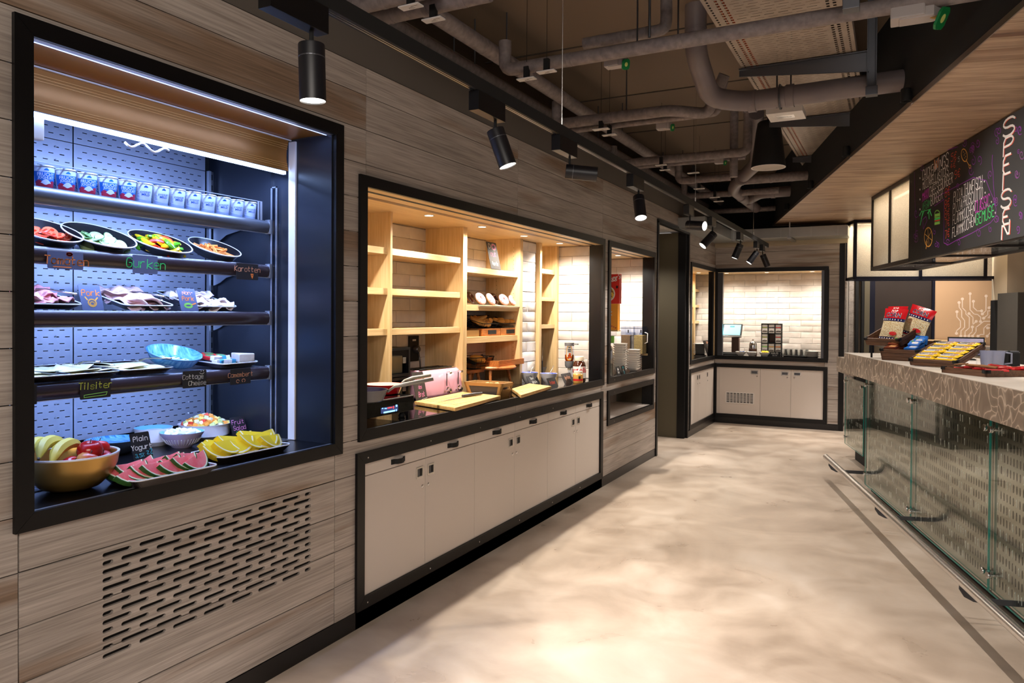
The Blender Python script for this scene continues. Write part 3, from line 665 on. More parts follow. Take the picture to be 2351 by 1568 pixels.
# recessed lamps
lampn=0
def downlight(p,label,W=56,group='small round lamps recessed in the niche ceilings'):
    t=thing('recessed_lamp',label,'lamp',(p[0],p[1],p[2]),0,group)
    B().lathe([(.032,0),(.032,-.003),(.026,-.004),(.026,0)],20).build('ring','white_paint',t)
    B().lathe([(.0,-.0015),(.025,-.0015),(.025,-.001),(0,-.001)],20).build('lens','led_warm',t)
    spot('niche_spot',(p[0],p[1],p[2]-.012),(.06,0,-1),W,WARM,155,1,.025)
for i,px in enumerate([(985,494),(1107,520),(1203,541),(1285,558)]): p=G(*px,NT); downlight(p,['lamp over the wide oak shelf bay left of the others','lamp over the shelf with the doughnut sign','lamp over the white tiled pillar','lamp over the narrow shelf unit by the tiled end wall'][i])
p=G(1419,586,NT); downlight(p,'single lamp in the cereal niche ceiling',95)
spot('niche_spot',(-.26,2.95,NT-.012),(.06,0,-1),56,WARM,155,1,.025)
# ---------------------------------------------------------- niche of window 4 and 5
n4=struct('wall_niche'); N4X=-.62; N5Y=YB+.62
b=B(); b.box(N4X-.02,N4X,8.72,YB+.7,.87,2.06); b.box(N4X,-.06,8.72,8.76,.87,2.06); b.box(N4X,1.40,N5Y,N5Y+.02,.87,2.06); b.box(1.37,1.40,YB+.03,N5Y,.87,2.06); b.build('grout_bed','grout',n4)
b=B(); b.box(N4X,-.004,8.75,N5Y,2.038,2.058); b.box(-.004,1.38,YB+.004,N5Y,2.038,2.058); b.build('niche_ceiling','oak_h',n4)
tiles(n4,My(N5Y),N4X,1.37,WT,2.038); tiles(n4,Mx(1.372)@Matrix(((1,0,0,0),(0,1,0,0),(0,0,-1,0),(0,0,0,1))),YB+.2,N5Y,WT,2.038)
wt2=thing('worktop','glossy black worktop in the corner niches at the far end','worktop',(0,0,0))
b=B(); b.box(N4X,-.004,8.76,N5Y,.868,WT); b.box(-.004,1.37,YB+.004,N5Y,.868,WT); b.build('slab','glossblack',wt2)
for px,l in (((1604,626),'lamp over the glass shelves in the far corner niche'),((1673,628),'lamp nearest the corner above the touch screen'),((1766,627),'middle lamp above the tea rack in the end niche'),((1867,624),'lamp at the outer end above the stacked plates')):
    p=G(*px,2.038); p[1]=min(p[1],10.4); downlight(p,l,38)
u=thing('shelf_unit','oak glass shelf unit in the far corner niche','shelving',(0,0,WT))
# its front plane is taken at x=-.35
g4=lambda px,py: WX(px,py,-.34)
ya,yb_,yc=g4(1595.5,700)[1],g4(1597,700)[1],g4(1612.5,700)[1]
for (a,c) in ((ya-.02,ya+.03),(yc-.01,yc+.03)): B().box(N4X+.005,-.34,a,c,0,2.038-WT).build('side_panel','oak_v',u)
for (y0,y1) in ((664,670),(700.5,706),(736.5,742.5)):
    z1,z0=g4(1605,y0)[2],g4(1605,y1)[2]
    for (a,c) in ((8.76,ya-.02),(ya+.03,yc-.01)): B().box(N4X+.005,-.36,a,c,z0-WT,z1-WT).build('shelf','oak_h',u)
tiles(n4,Mx(N4X),yc+.03,N5Y,WT,2.038); Y4=(ya+.03,yc-.01)
# ============================================================ base cabinets
def pull(parent,y,z,s=1,ax=0):
    # recessed steel pull: plate with a scooped pocket
    b=B(); w_,h_=.031,.029
    b.box(0,.0025,y-w_,y-w_+.009,z-h_,z+h_); b.box(0,.0025,y+w_-.009,y+w_,z-h_,z+h_); b.box(0,.0025,y-w_+.009,y+w_-.009,z+h_-.009,z+h_); b.box(0,.0025,y-w_+.009,y+w_-.009,z-h_,z-h_+.009)
    h=b.build('handle','steel',parent,bevel=.0006)
    B().box(-.001,.0006,y-w_+.009,y+w_-.009,z-h_+.009,z+h_-.009).build('pocket','dark_steel',h); B().box(.0006,.0014,y+.002,y+w_-.009,z-h_+.012,z+h_-.011).build('pocket_recess','matte_black',h)
def lock(parent,y,z): 
    b=B(); b.lathe([(.009,0),(.009,.003),(.0065,.005),(0,.005)],16,T(0,y,z,0,PI/2)); b.box(.004,.006,y-.001,y+.001,z-.004,z+.004); b.build('lock','chrome',parent,smooth=30)
ys=[2.70,3.211,3.722,4.230,4.743,5.258,5.773]
sd=[1,-1,1,-1,1,-1]
nm=['nearest to the fridge','second from the fridge','third from the fridge','fourth from the fridge','fifth from the fridge','farthest from the fridge']
for i in range(6):
    t=thing('base_cabinet','white base cabinet with one drawer, %s'%nm[i],'cabinet',(0,ys[i],.135),0,'white base cabinets under the bread niche'); L=ys[i+1]-ys[i]; g_=.0015
    B().box(-.45,-.02,g_,L-g_,0,.617).build('body','matte_black',t)
    d=B().box(-.018,0,g_,L-g_,0,.555).build('door','cab_white',t,bevel=.0008); dw=B().box(-.018,0,g_,L-g_,.559,.617).build('drawer','cab_white',t,bevel=.0008)
    yp=L-.052 if sd[i]>0 else .052
    pull(d,yp,.512-.02); lock(d,L-.028 if sd[i]>0 else .028+.0,.415)
    # leather strap handle
    pts=[(.000,-.056),(.002,-.05),(.004,-.036),(.016,-.026),(.022,0),(.016,.026),(.004,.036),(.002,.05),(.000,.056)]
    b=B(); yc_=L*.53
    for k_ in range(len(pts)-1):
        (x0,a0),(x1,a1)=pts[k_],pts[k_+1]; b.add([(x0+q,yc_+a_,.588+z_) for (x0,a_) in ((x0,a0),(x1,a1)) for z_ in (-.0125,.0125) for q in (0,.003)],[(0,1,5,4),(2,3,7,6),(1,3,7,5),(0,2,6,4),(0,1,3,2),(4,5,7,6)])
    b.build('handle','matte_black',dw,smooth=30)
# far corner cabinets on the left wall and on the back wall
ycs=[8.82,9.24,9.67,10.10]
for i in range(3):
    t=thing('base_cabinet','white corner cabinet door on the side wall, %s'%['beside the doorway','between its two neighbours','next to the corner'][i],'cabinet',(0,ycs[i],.128),0,'white cabinets in the far corner'); L=ycs[i+1]-ycs[i]
    B().box(-.45,-.02,.002,L-.002,0,.624).build('body','matte_black',t)
    d=B().box(-.018,0,.0012,L-.0012,0,.624).build('door','cab_white',t)
    yp=[L-.05,.05,.06][i]; pull(d,yp,.55); lock(d,yp+.01,.47)
xcs=[.034,.067,.598,.981,1.374]
for i in range(3):
    x0,x1=xcs[i+1],xcs[i+2]; L=x1-x0
    t=thing('base_cabinet',['white end cabinet with a ventilation grille in its door','middle white end cabinet below the tea rack','white end cabinet below the stacked plates'][i],'cabinet',(x0,YB,.128),-PI/2,'white cabinets in the far corner')
    B().box(-.45,-.02,.002,L-.002,0,.624).build('body','matte_black',t)
    d=B().box(-.018,0,.0012,L-.0012,0,.624).build('door','cab_white',t)
    yp=[L-.075,L-.075,.075][i]; b=B(); b.box(0,.003,yp-.047,yp+.047,.545,.597); h=b.build('handle','steel',d); B().box(.003,.0035,yp-.036,yp+.036,.555,.587).build('pocket','dark_steel',h); lock(d,[L-.04,L-.045,.04][i],.52)
    if i==0:
        b=B(); b.box(0,.006,.085,.455,.145,.157); b.box(0,.006,.085,.455,.283,.295); b.box(0,.006,.085,.097,.157,.283); b.box(0,.006,.443,.455,.157,.283)
        for k_ in range(1,8): b.box(0,.005,.097+k_*.0433-.005,.097+k_*.0433+.005,.157,.283)
        for k_ in range(1,8): b.box(0,.005,.097,.443,.157+k_*.0158-.0035,.157+k_*.0158+.0035)
        v=b.build('vent_grille','white_paint',d); B().box(.0002,.001,.09,.45,.15,.29).build('grille_opening','void',v)
B().box(.0,.067,YB-.002,YB+.02,.128,.752).build('trim_3','cab_white',kind='structure')

# ============================================================ soffit over the bar
sf=struct('ceiling_soffit'); ZS=2.61; U0,U1=-1.5,9.40; V0=3.38; V1=7.2
MB_=Matrix(((BV.x,BU.x,0,0),(BV.y,BU.y,0,0),(0,0,-1,ZS),(0,0,0,1)))   # (v,u,down) -> world
rs=random.Random(3)
b=B(); 
def bbox(b,u0,u1,v0,v1,z0,z1):
    return b.add([tuple(bar(u,v,z)) for u in (u0,u1) for v in (v0,v1) for z in (z0,z1)],[(0,1,3,2),(4,6,7,5),(0,4,5,1),(2,3,7,6),(0,2,6,4),(1,5,7,3)])
bbox(b,U0,U1,V0+.01,V1,ZS+.012,ZS+.05); b.build('soffit_core','matte_black',sf)
b=B(); bbox(b,U0,U1+.01,V0-.004,V0+.012,ZS+.02,ZC); bbox(b,U1,U1+.012,V0,V1,ZS+.02,ZC); b.build('fascia','void',sf)
b=B(); bbox(b,U0,U1+.014,V0-.006,V0+.0,ZS-.006,ZS+.022); bbox(b,U1+.008,U1+.014,V0,V1,ZS-.006,ZS+.022); b.build('edge_trim','soffit_trim',sf)
u=U0; i=0
while u<U1-.01:
    wd=.155; v=V0+.002; cuts=[]; x=v+rs.uniform(.5,1.3)
    while x<V1: cuts.append(x); x+=rs.uniform(1.0,1.7)
    for c0,c1 in zip([v]+cuts,cuts+[V1]):
        e=.0012; q=[(c0+e,u+e),(c1-e,u+e),(c1-e,min(u+wd,U1)-e),(c0+e,min(u+wd,U1)-e)]
        me=B().prism([(a-c0,b_-u) for a,b_ in q],0,.012).mesh('board','soffit_v')
        o=put('board',me,sf); o.matrix_world=Matrix(((BV.x,BU.x,0,bar(u,c0).x),(BV.y,BU.y,0,bar(u,c0).y),(0,0,1,ZS+rs.uniform(0,.0012)),(0,0,0,1)))
    u+=wd; i+=1
# ============================================================ pipes and cable tray
def P3(*a): return [Vector(p) for p in a]
def pipe(label,pts,r,m='pipe',joints=(),name='insulated_pipe',grp=None,cat='pipe',n=14):
    t=thing(name,label,cat,(0,0,0),0,grp); pts=P3(*pts); q=[pts[0]]
    for a,p,c in zip(pts,pts[1:],pts[2:]):            # tight elbows
        k=min(r*1.5,(p-a).length*.45,(c-p).length*.45); A_=p+(a-p).normalized()*k; C_=p+(c-p).normalized()*k
        q+=[A_.lerp(p,s)*(1-s)+p.lerp(C_,s)*s if False else (A_*(1-s)**2+p*2*s*(1-s)+C_*s*s) for s in (0,.25,.5,.75,1)]
    q.append(pts[-1]); B().tube(q,r,n).build('pipe_run',m,t,smooth=40)
    b=B()
    for (p,d) in joints:
        p=Vector(p); d=Vector(d).normalized(); b.tube([p-d*.012,p+d*.012],r*1.04,n)
    if joints: b.build('joint_ring' if m=='pipe' else 'pipe_socket',m,t,smooth=40,kind='stuff')
    return t
def rod(parent,x,y,z0,z1=ZC): B().tube([(x,y,z0),(x,y,z1)],.005,6).build('hanger_rod','dark_steel',parent)
for i,(X,Z,r,y1) in enumerate(((-.27,2.96,.033,10.2),(-.12,2.93,.040,10.1),(.10,2.96,.045,10.0))):
    t=pipe(['thin grey insulated pipe running along the wall behind the cladding edge','middle one of the grey pipes running along the wall','grey insulated pipe running along the wall nearest to the room'][i],[(X,-.5,Z),(X,y1,Z)],r,joints=[((X,y,Z),(0,1,0)) for y in [1.9+.31*i+1.1*k for k in range(7)]])
    for y in (2.1,3.9,6.0,8.0): rod(t,X,y,Z)
def xp(lst,z): return [G(x,y,z) for x,y in lst]
def cross(label,px,z,r,extra=(),m='pipe',pre=(),post=(),**k):
    pts=xp(px,z); y=sum(p[1] for p in pts)/len(pts); pts=[Vector((p[0],y,z)) for p in pts]
    pts=[Vector((pts[0].x+a,y+b_,z+c)) for a,b_,c in pre]+pts+[Vector((pts[-1].x+a,y+b_,z+c)) for a,b_,c in post]
    L=pts[-1]-pts[0]
    return pipe(label,pts,r,m,joints=[(pts[len(pre)].lerp(pts[-1-len(post)],f),(1,0,0)) for f in (.2,.5,.8)],**k),pts
t,_=cross('short grey pipe crossing at the top edge above the track',[(760,20),(1010,-20)],2.8,.036,pre=[(-.4,0,0)])
t,_=cross('grey pipe ending in an elbow above the first white tags',[(845,42),(1127,-16)],2.8,.040,pre=[(0,0,.22)]); rod(t,_[-1].x-.3,_[-1].y,2.8)
t,_=cross('long grey pipe crossing the room just under the cable tray',[(1150,156),(2080,18)],2.8,.0355,pre=[(0,0,.16)],post=[(.9,0,0)]); PBp=_
for px in (1452,1560,): x=G(px,100,2.8)[0]; rod(t,x,_[1].y,2.8)
t,_=cross('black-grey riser pipe turning down beside the long crossing pipe',[(1340,100),(1530,68)],2.9,.03,post=[(0,0,.3)])
t,_=cross('upper pipe of the second pair crossing the room',[(1276,284),(1540,255)],2.8,.037,pre=[(0,0,.16)],post=[(.22,.12,-.02),(.34,.05,.2)]); rod(t,_[2].x-.3,_[2].y,2.8)
pC=_
t,_=cross('lower pipe of the second pair crossing the room',[(1290,300),(1648,262)],2.80,.022,pre=[(-.2,0,0)],post=[(.05,0,.2)])
t,_=cross('third crossing pipe, with an upright at its right end',[(1405,376),(1718,350)],2.8,.036,pre=[(0,0,.16)],post=[(0,0,.42)])
pD=_
t,_=cross('thin pipe running under the third crossing pipe',[(1400,388),(1712,362)],2.78,.02)
t,_=cross('fourth crossing pipe half hidden by the plastic drain pipe',[(1555,414),(1680,408)],2.8,.036,pre=[(0,0,.16)])
t,_=cross('fifth crossing pipe close to the far end',[(1572,452),(1700,442)],2.8,.035,pre=[(0,0,.16)],post=[(.4,0,0)])
t,_=cross('sixth crossing pipe under the dark far ceiling',[(1620,486),(1800,478)],2.8,.033,pre=[(-.3,0,0)])
t,_=cross('long far pipe behind the black pendant speaker',[(1740,412),(1900,398)],2.8,.045,pre=[(-.2,0,0)],post=[(.8,0,0)])
t=pipe('upright pipe standing beside the black pendant speaker',[(pD[-2].x-.13,pD[-2].y+.1,2.62),(pD[-2].x-.13,pD[-2].y+.1,ZC)],.034)
# grey plastic drain pipes
def drain(label,pts,r,socks):
    t=pipe(label,pts,r,'pvc',name='drain_pipe',n=20)
    b=B()
    for (p,d,L) in socks: 
        p=Vector(p); d=Vector(d).normalized(); b.tube([p-d*L,p-d*L*.9,p-d*L*.2,p,p+d*.001],r,20,rs=[r*1.0,r*1.09,r*1.09,r*1.12,r])
        for k in (.3,.5): b.tube([p-d*L*(k+1.1),p-d*L*(k+1.02)],r*1.03,20)
    b.build('pipe_socket','pvc',t,smooth=40,kind='stuff'); return t
z=2.8; a=G(1583,170,z); y0=a[1]; p0=Vector((1.13,4.30,ZC)); p1=Vector((1.13,4.30,2.90)); p2=Vector((1.17,4.62,2.80)); p3=Vector((1.30,4.75,2.78)); p4=Vector((2.6,4.75,2.80))
t=drain('large grey plastic drain pipe bending out of the ceiling and under the tray arms',[p0,(1.13,4.30,2.98),(1.15,4.6,2.79),(1.34,4.75,2.78),p4],.062,[((1.13,4.30,3.02),(0,0,-1),.06),((1.40,4.75,2.78),(1,0,0),.05),((1.62,4.75,2.785),(1,0,0),.05)])
for x in (1.52,1.60): rod(t,x,4.75,2.72)
B().tube([(1.54,4.75+.072*math.cos(k*PI/8),2.785+.072*math.sin(k*PI/8)) for k in range(16)],.006,6,closed=True).build('pipe_clamp','dark_steel',t)
q=[G(1736,345,z),G(1738,385,z),G(1690,420,z),G(1668,428,z),G(1765,500,z)]
t=drain('grey plastic drain pipe zigzagging below the black pendant speaker',[(q[0][0],q[0][1],3.1),(q[1][0],q[1][1],2.84),(q[2][0],q[2][1],2.8),(q[3][0]+.02,q[3][1]+.25,2.8),(q[4][0],9.6,2.8)],.060,[((q[2][0]+.08,q[2][1]-.2,2.8),Vector(q[2])-Vector(q[1]),.05),((.62,8.6,2.8),(0,1,0),.05),((.64,8.95,2.8),(0,1,0),.05)])
t=drain('grey plastic branch pipe meeting the zigzag drain from the bar side',[(.62,8.95,2.8),(.82,8.6,2.82),(2.2,8.6,2.83)],.058,[((.98,8.6,2.82),(1,0,0),.05),((1.3,8.6,2.82),(1,0,0),.05)])
# cable trays
tr=thing('cable_tray','wide perforated beige cable tray running the length of the ceiling','cable tray',(0,0,0)); TX0,TX1,TZ=1.335,1.965,2.95
b=B(); y=1.0; X=lambda f: TX0+(TX1-TX0)*f
def slotx(b,y,h,spans,z=TZ):
    e=TX0
    for s0,s1 in spans: b.add([(e,y,z),(s0,y,z),(s0,y+h,z),(e,y+h,z)],[(0,1,2,3)]); e=s1
    b.add([(e,y,z),(TX1,y,z),(TX1,y+h,z),(e,y+h,z)],[(0,1,2,3)])
    return y+h
long1=[(TX0+.13+.066*k,TX0+.13+.066*k+.046) for k in range(6)]; long2=[(TX0+.115+.066*k,TX0+.115+.066*k+.046) for k in range(6)]
sq=[(TX0+.018,TX0+.028),(TX0+.055,TX0+.070),(TX0+.085,TX0+.10)]; sr=[(TX1-.10,TX1-.085),(TX1-.07,TX1-.055),(TX1-.028,TX1-.018)]
k=0
while y<10:
    y2=y; ls=long1 if k%2 else long2
    slotx(b,y,.006,sq+sr); slotx(b,y+.006,.0045,sq+ls+sr); slotx(b,y+.0105,.008,sq+sr); b.add([(TX0,y+.0185,TZ),(TX1,y+.0185,TZ),(TX1,y+.033,TZ),(TX0,y+.033,TZ)],[(0,1,2,3)]); y+=.033; k+=1
b.add([(TX0,1,TZ),(TX0,10,TZ),(TX0,10,TZ+.06),(TX0,1,TZ+.06)],[(0,1,2,3)]); b.add([(TX1,1,TZ),(TX1,10,TZ),(TX1,10,TZ+.06),(TX1,1,TZ+.06)],[(0,1,2,3)])
b.build('tray_sheet','tray_metal',tr,fix=False)
b=B(); rs=random.Random(5)
for k in range(5): b.tube([(TX0+.05+.012*k+.004*math.sin(y_*3+k),y_,TZ+.008) for y_ in [1+.3*i for i in range(30)]],.0045,5)
b.build('cable','orange',tr,smooth=True,kind='stuff')
for (uy,armx,up) in ((3.30,1.28,1.98),(4.62,1.32,2.02),(5.95,1.30,2.02),(7.4,1.3,2.02),(8.9,1.3,2.02)):
    t=thing('tray_support','grey steel upright with a tapering arm carrying the tray, %s from the front'%ORD[[3.30,4.62,5.95,7.4,8.9].index(uy)],'bracket',(0,uy,0))
    b=B(); b.box(up,up+.004,-.025,.025,2.70,ZC); b.box(up+.046,up+.05,-.025,.025,2.70,ZC); b.box(up,up+.05,.021,.025,2.70,ZC); b.build('upright','dark_steel',t)
    B().box(up-.006,up+.056,-.03,.03,2.692,2.74).build('end_cap','dark_steel',t,bevel=.002)
    b=B(); b.prism([(armx,2.935),(up+.01,2.945),(up+.01,2.83),(armx,2.90)],-.004,.004,Matrix(((1,0,0,0),(0,0,1,0),(0,1,0,0),(0,0,0,1)))); b.box(armx,up,-.022,.022,2.938,2.944); b.build('arm','dark_steel',t)
# ============================================================ tags, valves, detector, speaker on the ceiling services
TAGS=[(943,17,56),(995,47,52),(1209,183,44),(1255,166,44),(1380,298,38),(1399,311,32),(1518,380,26),(1527,391,24),(1592,398,26),(1605,434,24),(1641,454,22),(1650,463,22)]
def tagplate(i,px,py,w_):
    p=G(px,py,2.72); t=thing('pipe_tag','small white printed label plate hanging under the pipes, %s from the front'%ORD[i],'label',p,0,'white label plates under the ceiling pipes'); L=sz(w_,p)*.5
    b=B(); b.box(-L,L,-L*.42,L*.42,0,.006); b.build('plate','white_paint',t,bevel=.001); B().box(-L*1.02,L*1.02,-L*.45,L*.45,.006,.009).build('cover','clear_plastic',t)
    b=B(); b.box(-.014,.014,-.012,.012,.009,.07); b.box(-.001,.001,-.001,.001,.07,ZC-2.72); b.build('hanger','matte_black',t)
    b=B()
    for k,(a,c,y_) in enumerate(((-.3,.3,.2),(-.2,.25,.0),(.1,.75,-.2))): b.box(L*a,L*c,L*y_*.9,L*y_*.9+L*.03,-.0006,0)
    b.build('print','matte_black',t)
for i,a in enumerate(TAGS): tagplate(i,*a)
def valve(label,px,py,z,s,big=False,d=(1,-.4,-.35)):
    p=G(px,py,z); t=thing('pipe_valve',label,'valve',p)
    b=B(); d=Vector(d).normalized(); M=Matrix.Translation(d*s*.9)@d.to_track_quat('Z','Y').to_matrix().to_4x4()
    b=B(); b.box(-s*1.0,s*.2,-s*.5,s*.5,-s*.25,s*.7); b.prism([(-s*.7,-s*.4),(s*.5,-s*.4),(s*.8,0),(s*.5,s*.4),(-s*.7,s*.4)],-s*.3,s*.5); b.build('body','valve_body',t,bevel=s*.06)
    b=B(); b.tube([d*s*.3,d*s*.95],s*.09,8); b.build('stem','brass',t)
    b=B(); pr=[]
    for k in range(24):
        rr=s*(.42+.06*(1 if (k//3)%2 else 0)); pr.append((rr*math.cos(2*PI*k/24),rr*math.sin(2*PI*k/24)))
    b.prism(pr,-s*.05,s*.05,M); b.build('handwheel','valve_green',t,bevel=s*.015)
    B().lathe([(0,.051*s),(.17*s,.051*s),(.17*s,.056*s),(0,.056*s)],14,M).build('cap','valve_label',t)
valve('green handwheel valve under the long crossing pipe',1418,146,2.78,.066); valve('green handwheel valve on the second pair of pipes',1528,292,2.76,.06,d=(1,-.2,-.2)); valve('small green handwheel valve on the third crossing pipe',1655,372,2.75,.05)
valve('big pale valve body with green handwheel at the top edge beside the soffit',2110,30,2.76,.11,d=(1,-.3,-.55))
t=thing('detector','flat white square ceiling sensor box with a printed label','sensor',G(1805,268,2.8)); s=.115
b=B(); b.box(-s,s,-s,s,0,.04); b.build('housing','white_paint',t,bevel=.002); B().box(-s*.5,s*.45,-s*.35,s*.35,-.001,0).build('label_plate','porcelain',t); b=B(); b.box(-s*.4,s*.1,-s*.05,s*.0,-.0016,-.001); b.box(s*.05,s*.3,s*.05,s*.12,-.0016,-.001); b.build('print','dark_steel',t); B().tube([(0,0,.04),(0,0,.46)],.008,6).build('stem','dark_steel',t)
p=G(1764,384,2.62); t=thing('pendant_speaker','black conical pendant loudspeaker with a grey round grille','loudspeaker',p); r=sz(38.5,p); h=sz(104,p)
B().lathe([(0,h),(r*.55,h),(r*.64,h*.97),(r*.72,h*.8),(r*.98,.01),(r,.0),(r*.97,-.004),(r*.93,0),(.0,0)],40).build('cabinet','matte_black',t,smooth=40)
B().lathe([(r*.92,-.0045),(r*.985,-.0045),(r*.985,-.002),(r*.92,-.002)],40,close=True).build('rim','white_paint',t,smooth=40); B().lathe([(0,-.003),(r*.92,-.003),(r*.92,-.001),(0,-.001)],40).build('grille','tray_metal',t)
B().tube([(0,0,h),(0,0,h+.07)],.012,8).build('suspension_hook','matte_black',t); B().tube([(.0,0,h+.07),(0,0,ZC-2.62)],.004,6).build('suspension_wire','steel',t)
# threaded rods hanging from the ceiling, ventilation duct over the back wall
t=thing('threaded_rod','bare threaded rod hanging beside the cable tray','rod',(1.07,3.6,2.84)); B().tube([(0,0,0),(0,0,ZC-2.84)],.007,8).build('rod','dark_steel',t); B().tube([(0,0,.28),(0,0,.33)],.011,6).build('coupling_nut','dark_steel',t)
d_=thing('ventilation_duct','rectangular galvanised duct turning the corner above the far end wall','duct',(0,0,0))
YD=9.66; z0d,z1d=2.425,2.545; x0=G(1742,547,z0d)[0]
b=B(); b.box(-.05,1.66,YD,YD+.5,z0d,z1d); b.build('duct_run','duct',d_,bevel=.002)
b=B(); b.box(-.02,.30,8.2,YD-.001,z0d,z1d); b.build('duct_branch','duct',d_,bevel=.002)
b=B(); b.box(-.02,1.66,YD+.45,YB,2.37,2.58); b.build('duct_back','beige_panel',d_)
for x in (.33,1.0): 
    B().box(x,x+.012,YD-.008,YD-.002,z0d-.005,z1d+.08).build('strap','alu',d_); B().box(x-.02,x+.032,YD-.03,YB,z0d-.022,z0d-.006).build('channel','alu',d_)
for x in (.55,.9,1.25,1.55): B().box(x,x+.004,YD-.003,YD,z0d,z1d).build('seam','alu',d_)
# ============================================================ track with spotlights
XT=.75; ZT=2.30
tk=thing('light_track','long black light track hung on wires along the wall','light track',(XT,0,ZT))
b=B(); b.box(-.018,.018,-.4,9.62,0,.05); b.build('rail','matte_black',tk,bevel=.001)
b=B(); b.box(-.008,-.004,-.4,9.55,-.0006,0); b.box(.003,.006,-.4,9.55,-.0006,0); b.build('contact_strip','alu',tk)
for y in (1.2,3.25,5.9,8.6): B().tube([(0,y,.05),(0,y,ZC-ZT)],.0018,5).build('suspension_wire','steel',tk); B().tube([(0,y,.05),(0,y,.09)],.006,8).build('wire_grip','alu',tk)
HEADS=[ # (pixel on the stem top, aim direction, label)
 ((715,93),(0.02,0.02,-1),'spotlight nearest the camera, pointing straight down'),((1137,285),(.33,.10,-.95),'second spotlight from the front, tilted towards the room'),
 ((1308,368),(.55,.25,-.06),'third spotlight, lying almost level with its bright lens facing the bar'),((1466,448),(.22,-.35,-.9),'fourth spotlight, pointing down past the doorway'),
 ((1584,502),(.7,-.25,-.10),'fifth spotlight, lying level in front of the doorway frame'),((1636,525),(-.6,-.5,-.8),'sixth spotlight, turned towards the corner niche'),
 ((1700,556),(-.35,-.1,-.9),'seventh spotlight, hanging over the far end'),((1738,572),(-.5,-.2,-.75),'eighth spotlight, next to last on the track'),((1751,576),(.35,.1,-.9),'last spotlight at the far tip of the track')]
for i,((px,py),d,l) in enumerate(HEADS):
    p=WX(px,py,XT); y=p[1]; zb=ZT-.075
    if i>=1: zb=max(min(p[2]+.0,ZT-.05),ZT-.09)
    t=thing('track_spotlight','black '+l,'spotlight',(XT,y,ZT),0,'black spotlights on the ceiling track')
    L=.20 if i<4 else .14
    B().box(-.022,.022,-L*.85,.045,-.075,-.001).build('adapter','black',t,bevel=.0015)
    d=Vector(d).normalized(); B().tube([(0,0,-.075),(0,0,-.112)],.006,8).build('stem','matte_black',t)
    q=d.to_track_quat('Z','X').to_matrix().to_4x4(); r=.036; J=Vector((0,0,-.112)); side=Vector((d.x,d.y,0)); st=J-Vector((0,0,.002)); 
    if abs(d.z)<.8: st=J+d*(-.02)-Vector((0,0,r))
    M=Matrix.Translation(st)@q; H=.155
    hd=B().lathe([(0,0),(r*.98,0),(r,.003),(r,H),(r*.96,H),(r*.96,H-.006),(0,H-.006)],28,M).build('lamp_head','spot_black',t,smooth=40)
    B().lathe([(r*.995,.034),(r*1.012,.035),(r*1.012,.037),(r*.995,.038)],28,M,close=True).build('cooling_ring','dark_steel',hd)
    B().lathe([(0,H-.0055),(r*.955,H-.0055),(r*.955,H-.004),(0,H-.004)],28,M).build('lens','lens',hd)
    w0=Vector((XT,y,ZT))+st+d*(H+.004)
    spot('track_spot',w0,d,[95,110,90,90,70,60,60,60,60][i],NEUT if i else (1,.9,.82),[58,60,50,50,50,50,50,50,50][i],.6,.03)
# general lighting: downlights in the soffit and in the dark ceiling zone
def can(u,v,W,ang=110,d=(0,0,-1)):
    p=bar(u,3.345,2.62); t=thing('ceiling_downlight','small black downlight hanging in the dark gap beside the soffit edge','lamp',p,0,'black downlights along the soffit edge')
    B().lathe([(0,.07),(.024,.07),(.027,.065),(.028,.0),(.024,-.0),(.023,.04),(0,.04)],20).build('housing','matte_black',t,smooth=40); b=B(); b.tube([(0,0,.05),tuple(BV*.03+Vector((0,0,.05)))],.01,6); b.build('fixing','matte_black',t)
    spot('downlight',(p.x,p.y,2.612),d,W,NEUT,ang,.8,.02)

# ============================================================ bar counter
bc=thing('bar_counter','long bar counter with painted light loops on its edge and a light worktop','counter',(0,0,0)); VC=3.61; VG=3.697; UE=6.40; ZB=1.13
b=B(); bbox(b,-1.0,UE,VC,4.45,ZB-.004,ZB); b.build('worktop','counter_top',bc)
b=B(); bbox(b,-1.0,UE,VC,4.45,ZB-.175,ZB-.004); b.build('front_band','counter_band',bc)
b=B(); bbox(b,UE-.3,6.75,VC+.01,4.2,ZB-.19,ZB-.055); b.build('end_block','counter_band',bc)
b=B(); bbox(b,-1.0,6.02,VG+.05,4.40,.0,ZB-.18); b.build('carcass','matte_black',bc)
b=B(); bbox(b,6.02,7.45,3.95,4.40,.0,ZB-.19); b.build('carcass_end','matte_black',bc)
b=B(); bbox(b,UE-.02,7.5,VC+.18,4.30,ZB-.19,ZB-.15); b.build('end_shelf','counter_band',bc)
MG=lambda v: Matrix(((BU.x,0,-BV.x,BV.x*v),(BU.y,0,-BV.y,BV.y*v),(0,1,0,0),(0,0,0,1)))   # (u,z,towards the room)
rs=random.Random(11)
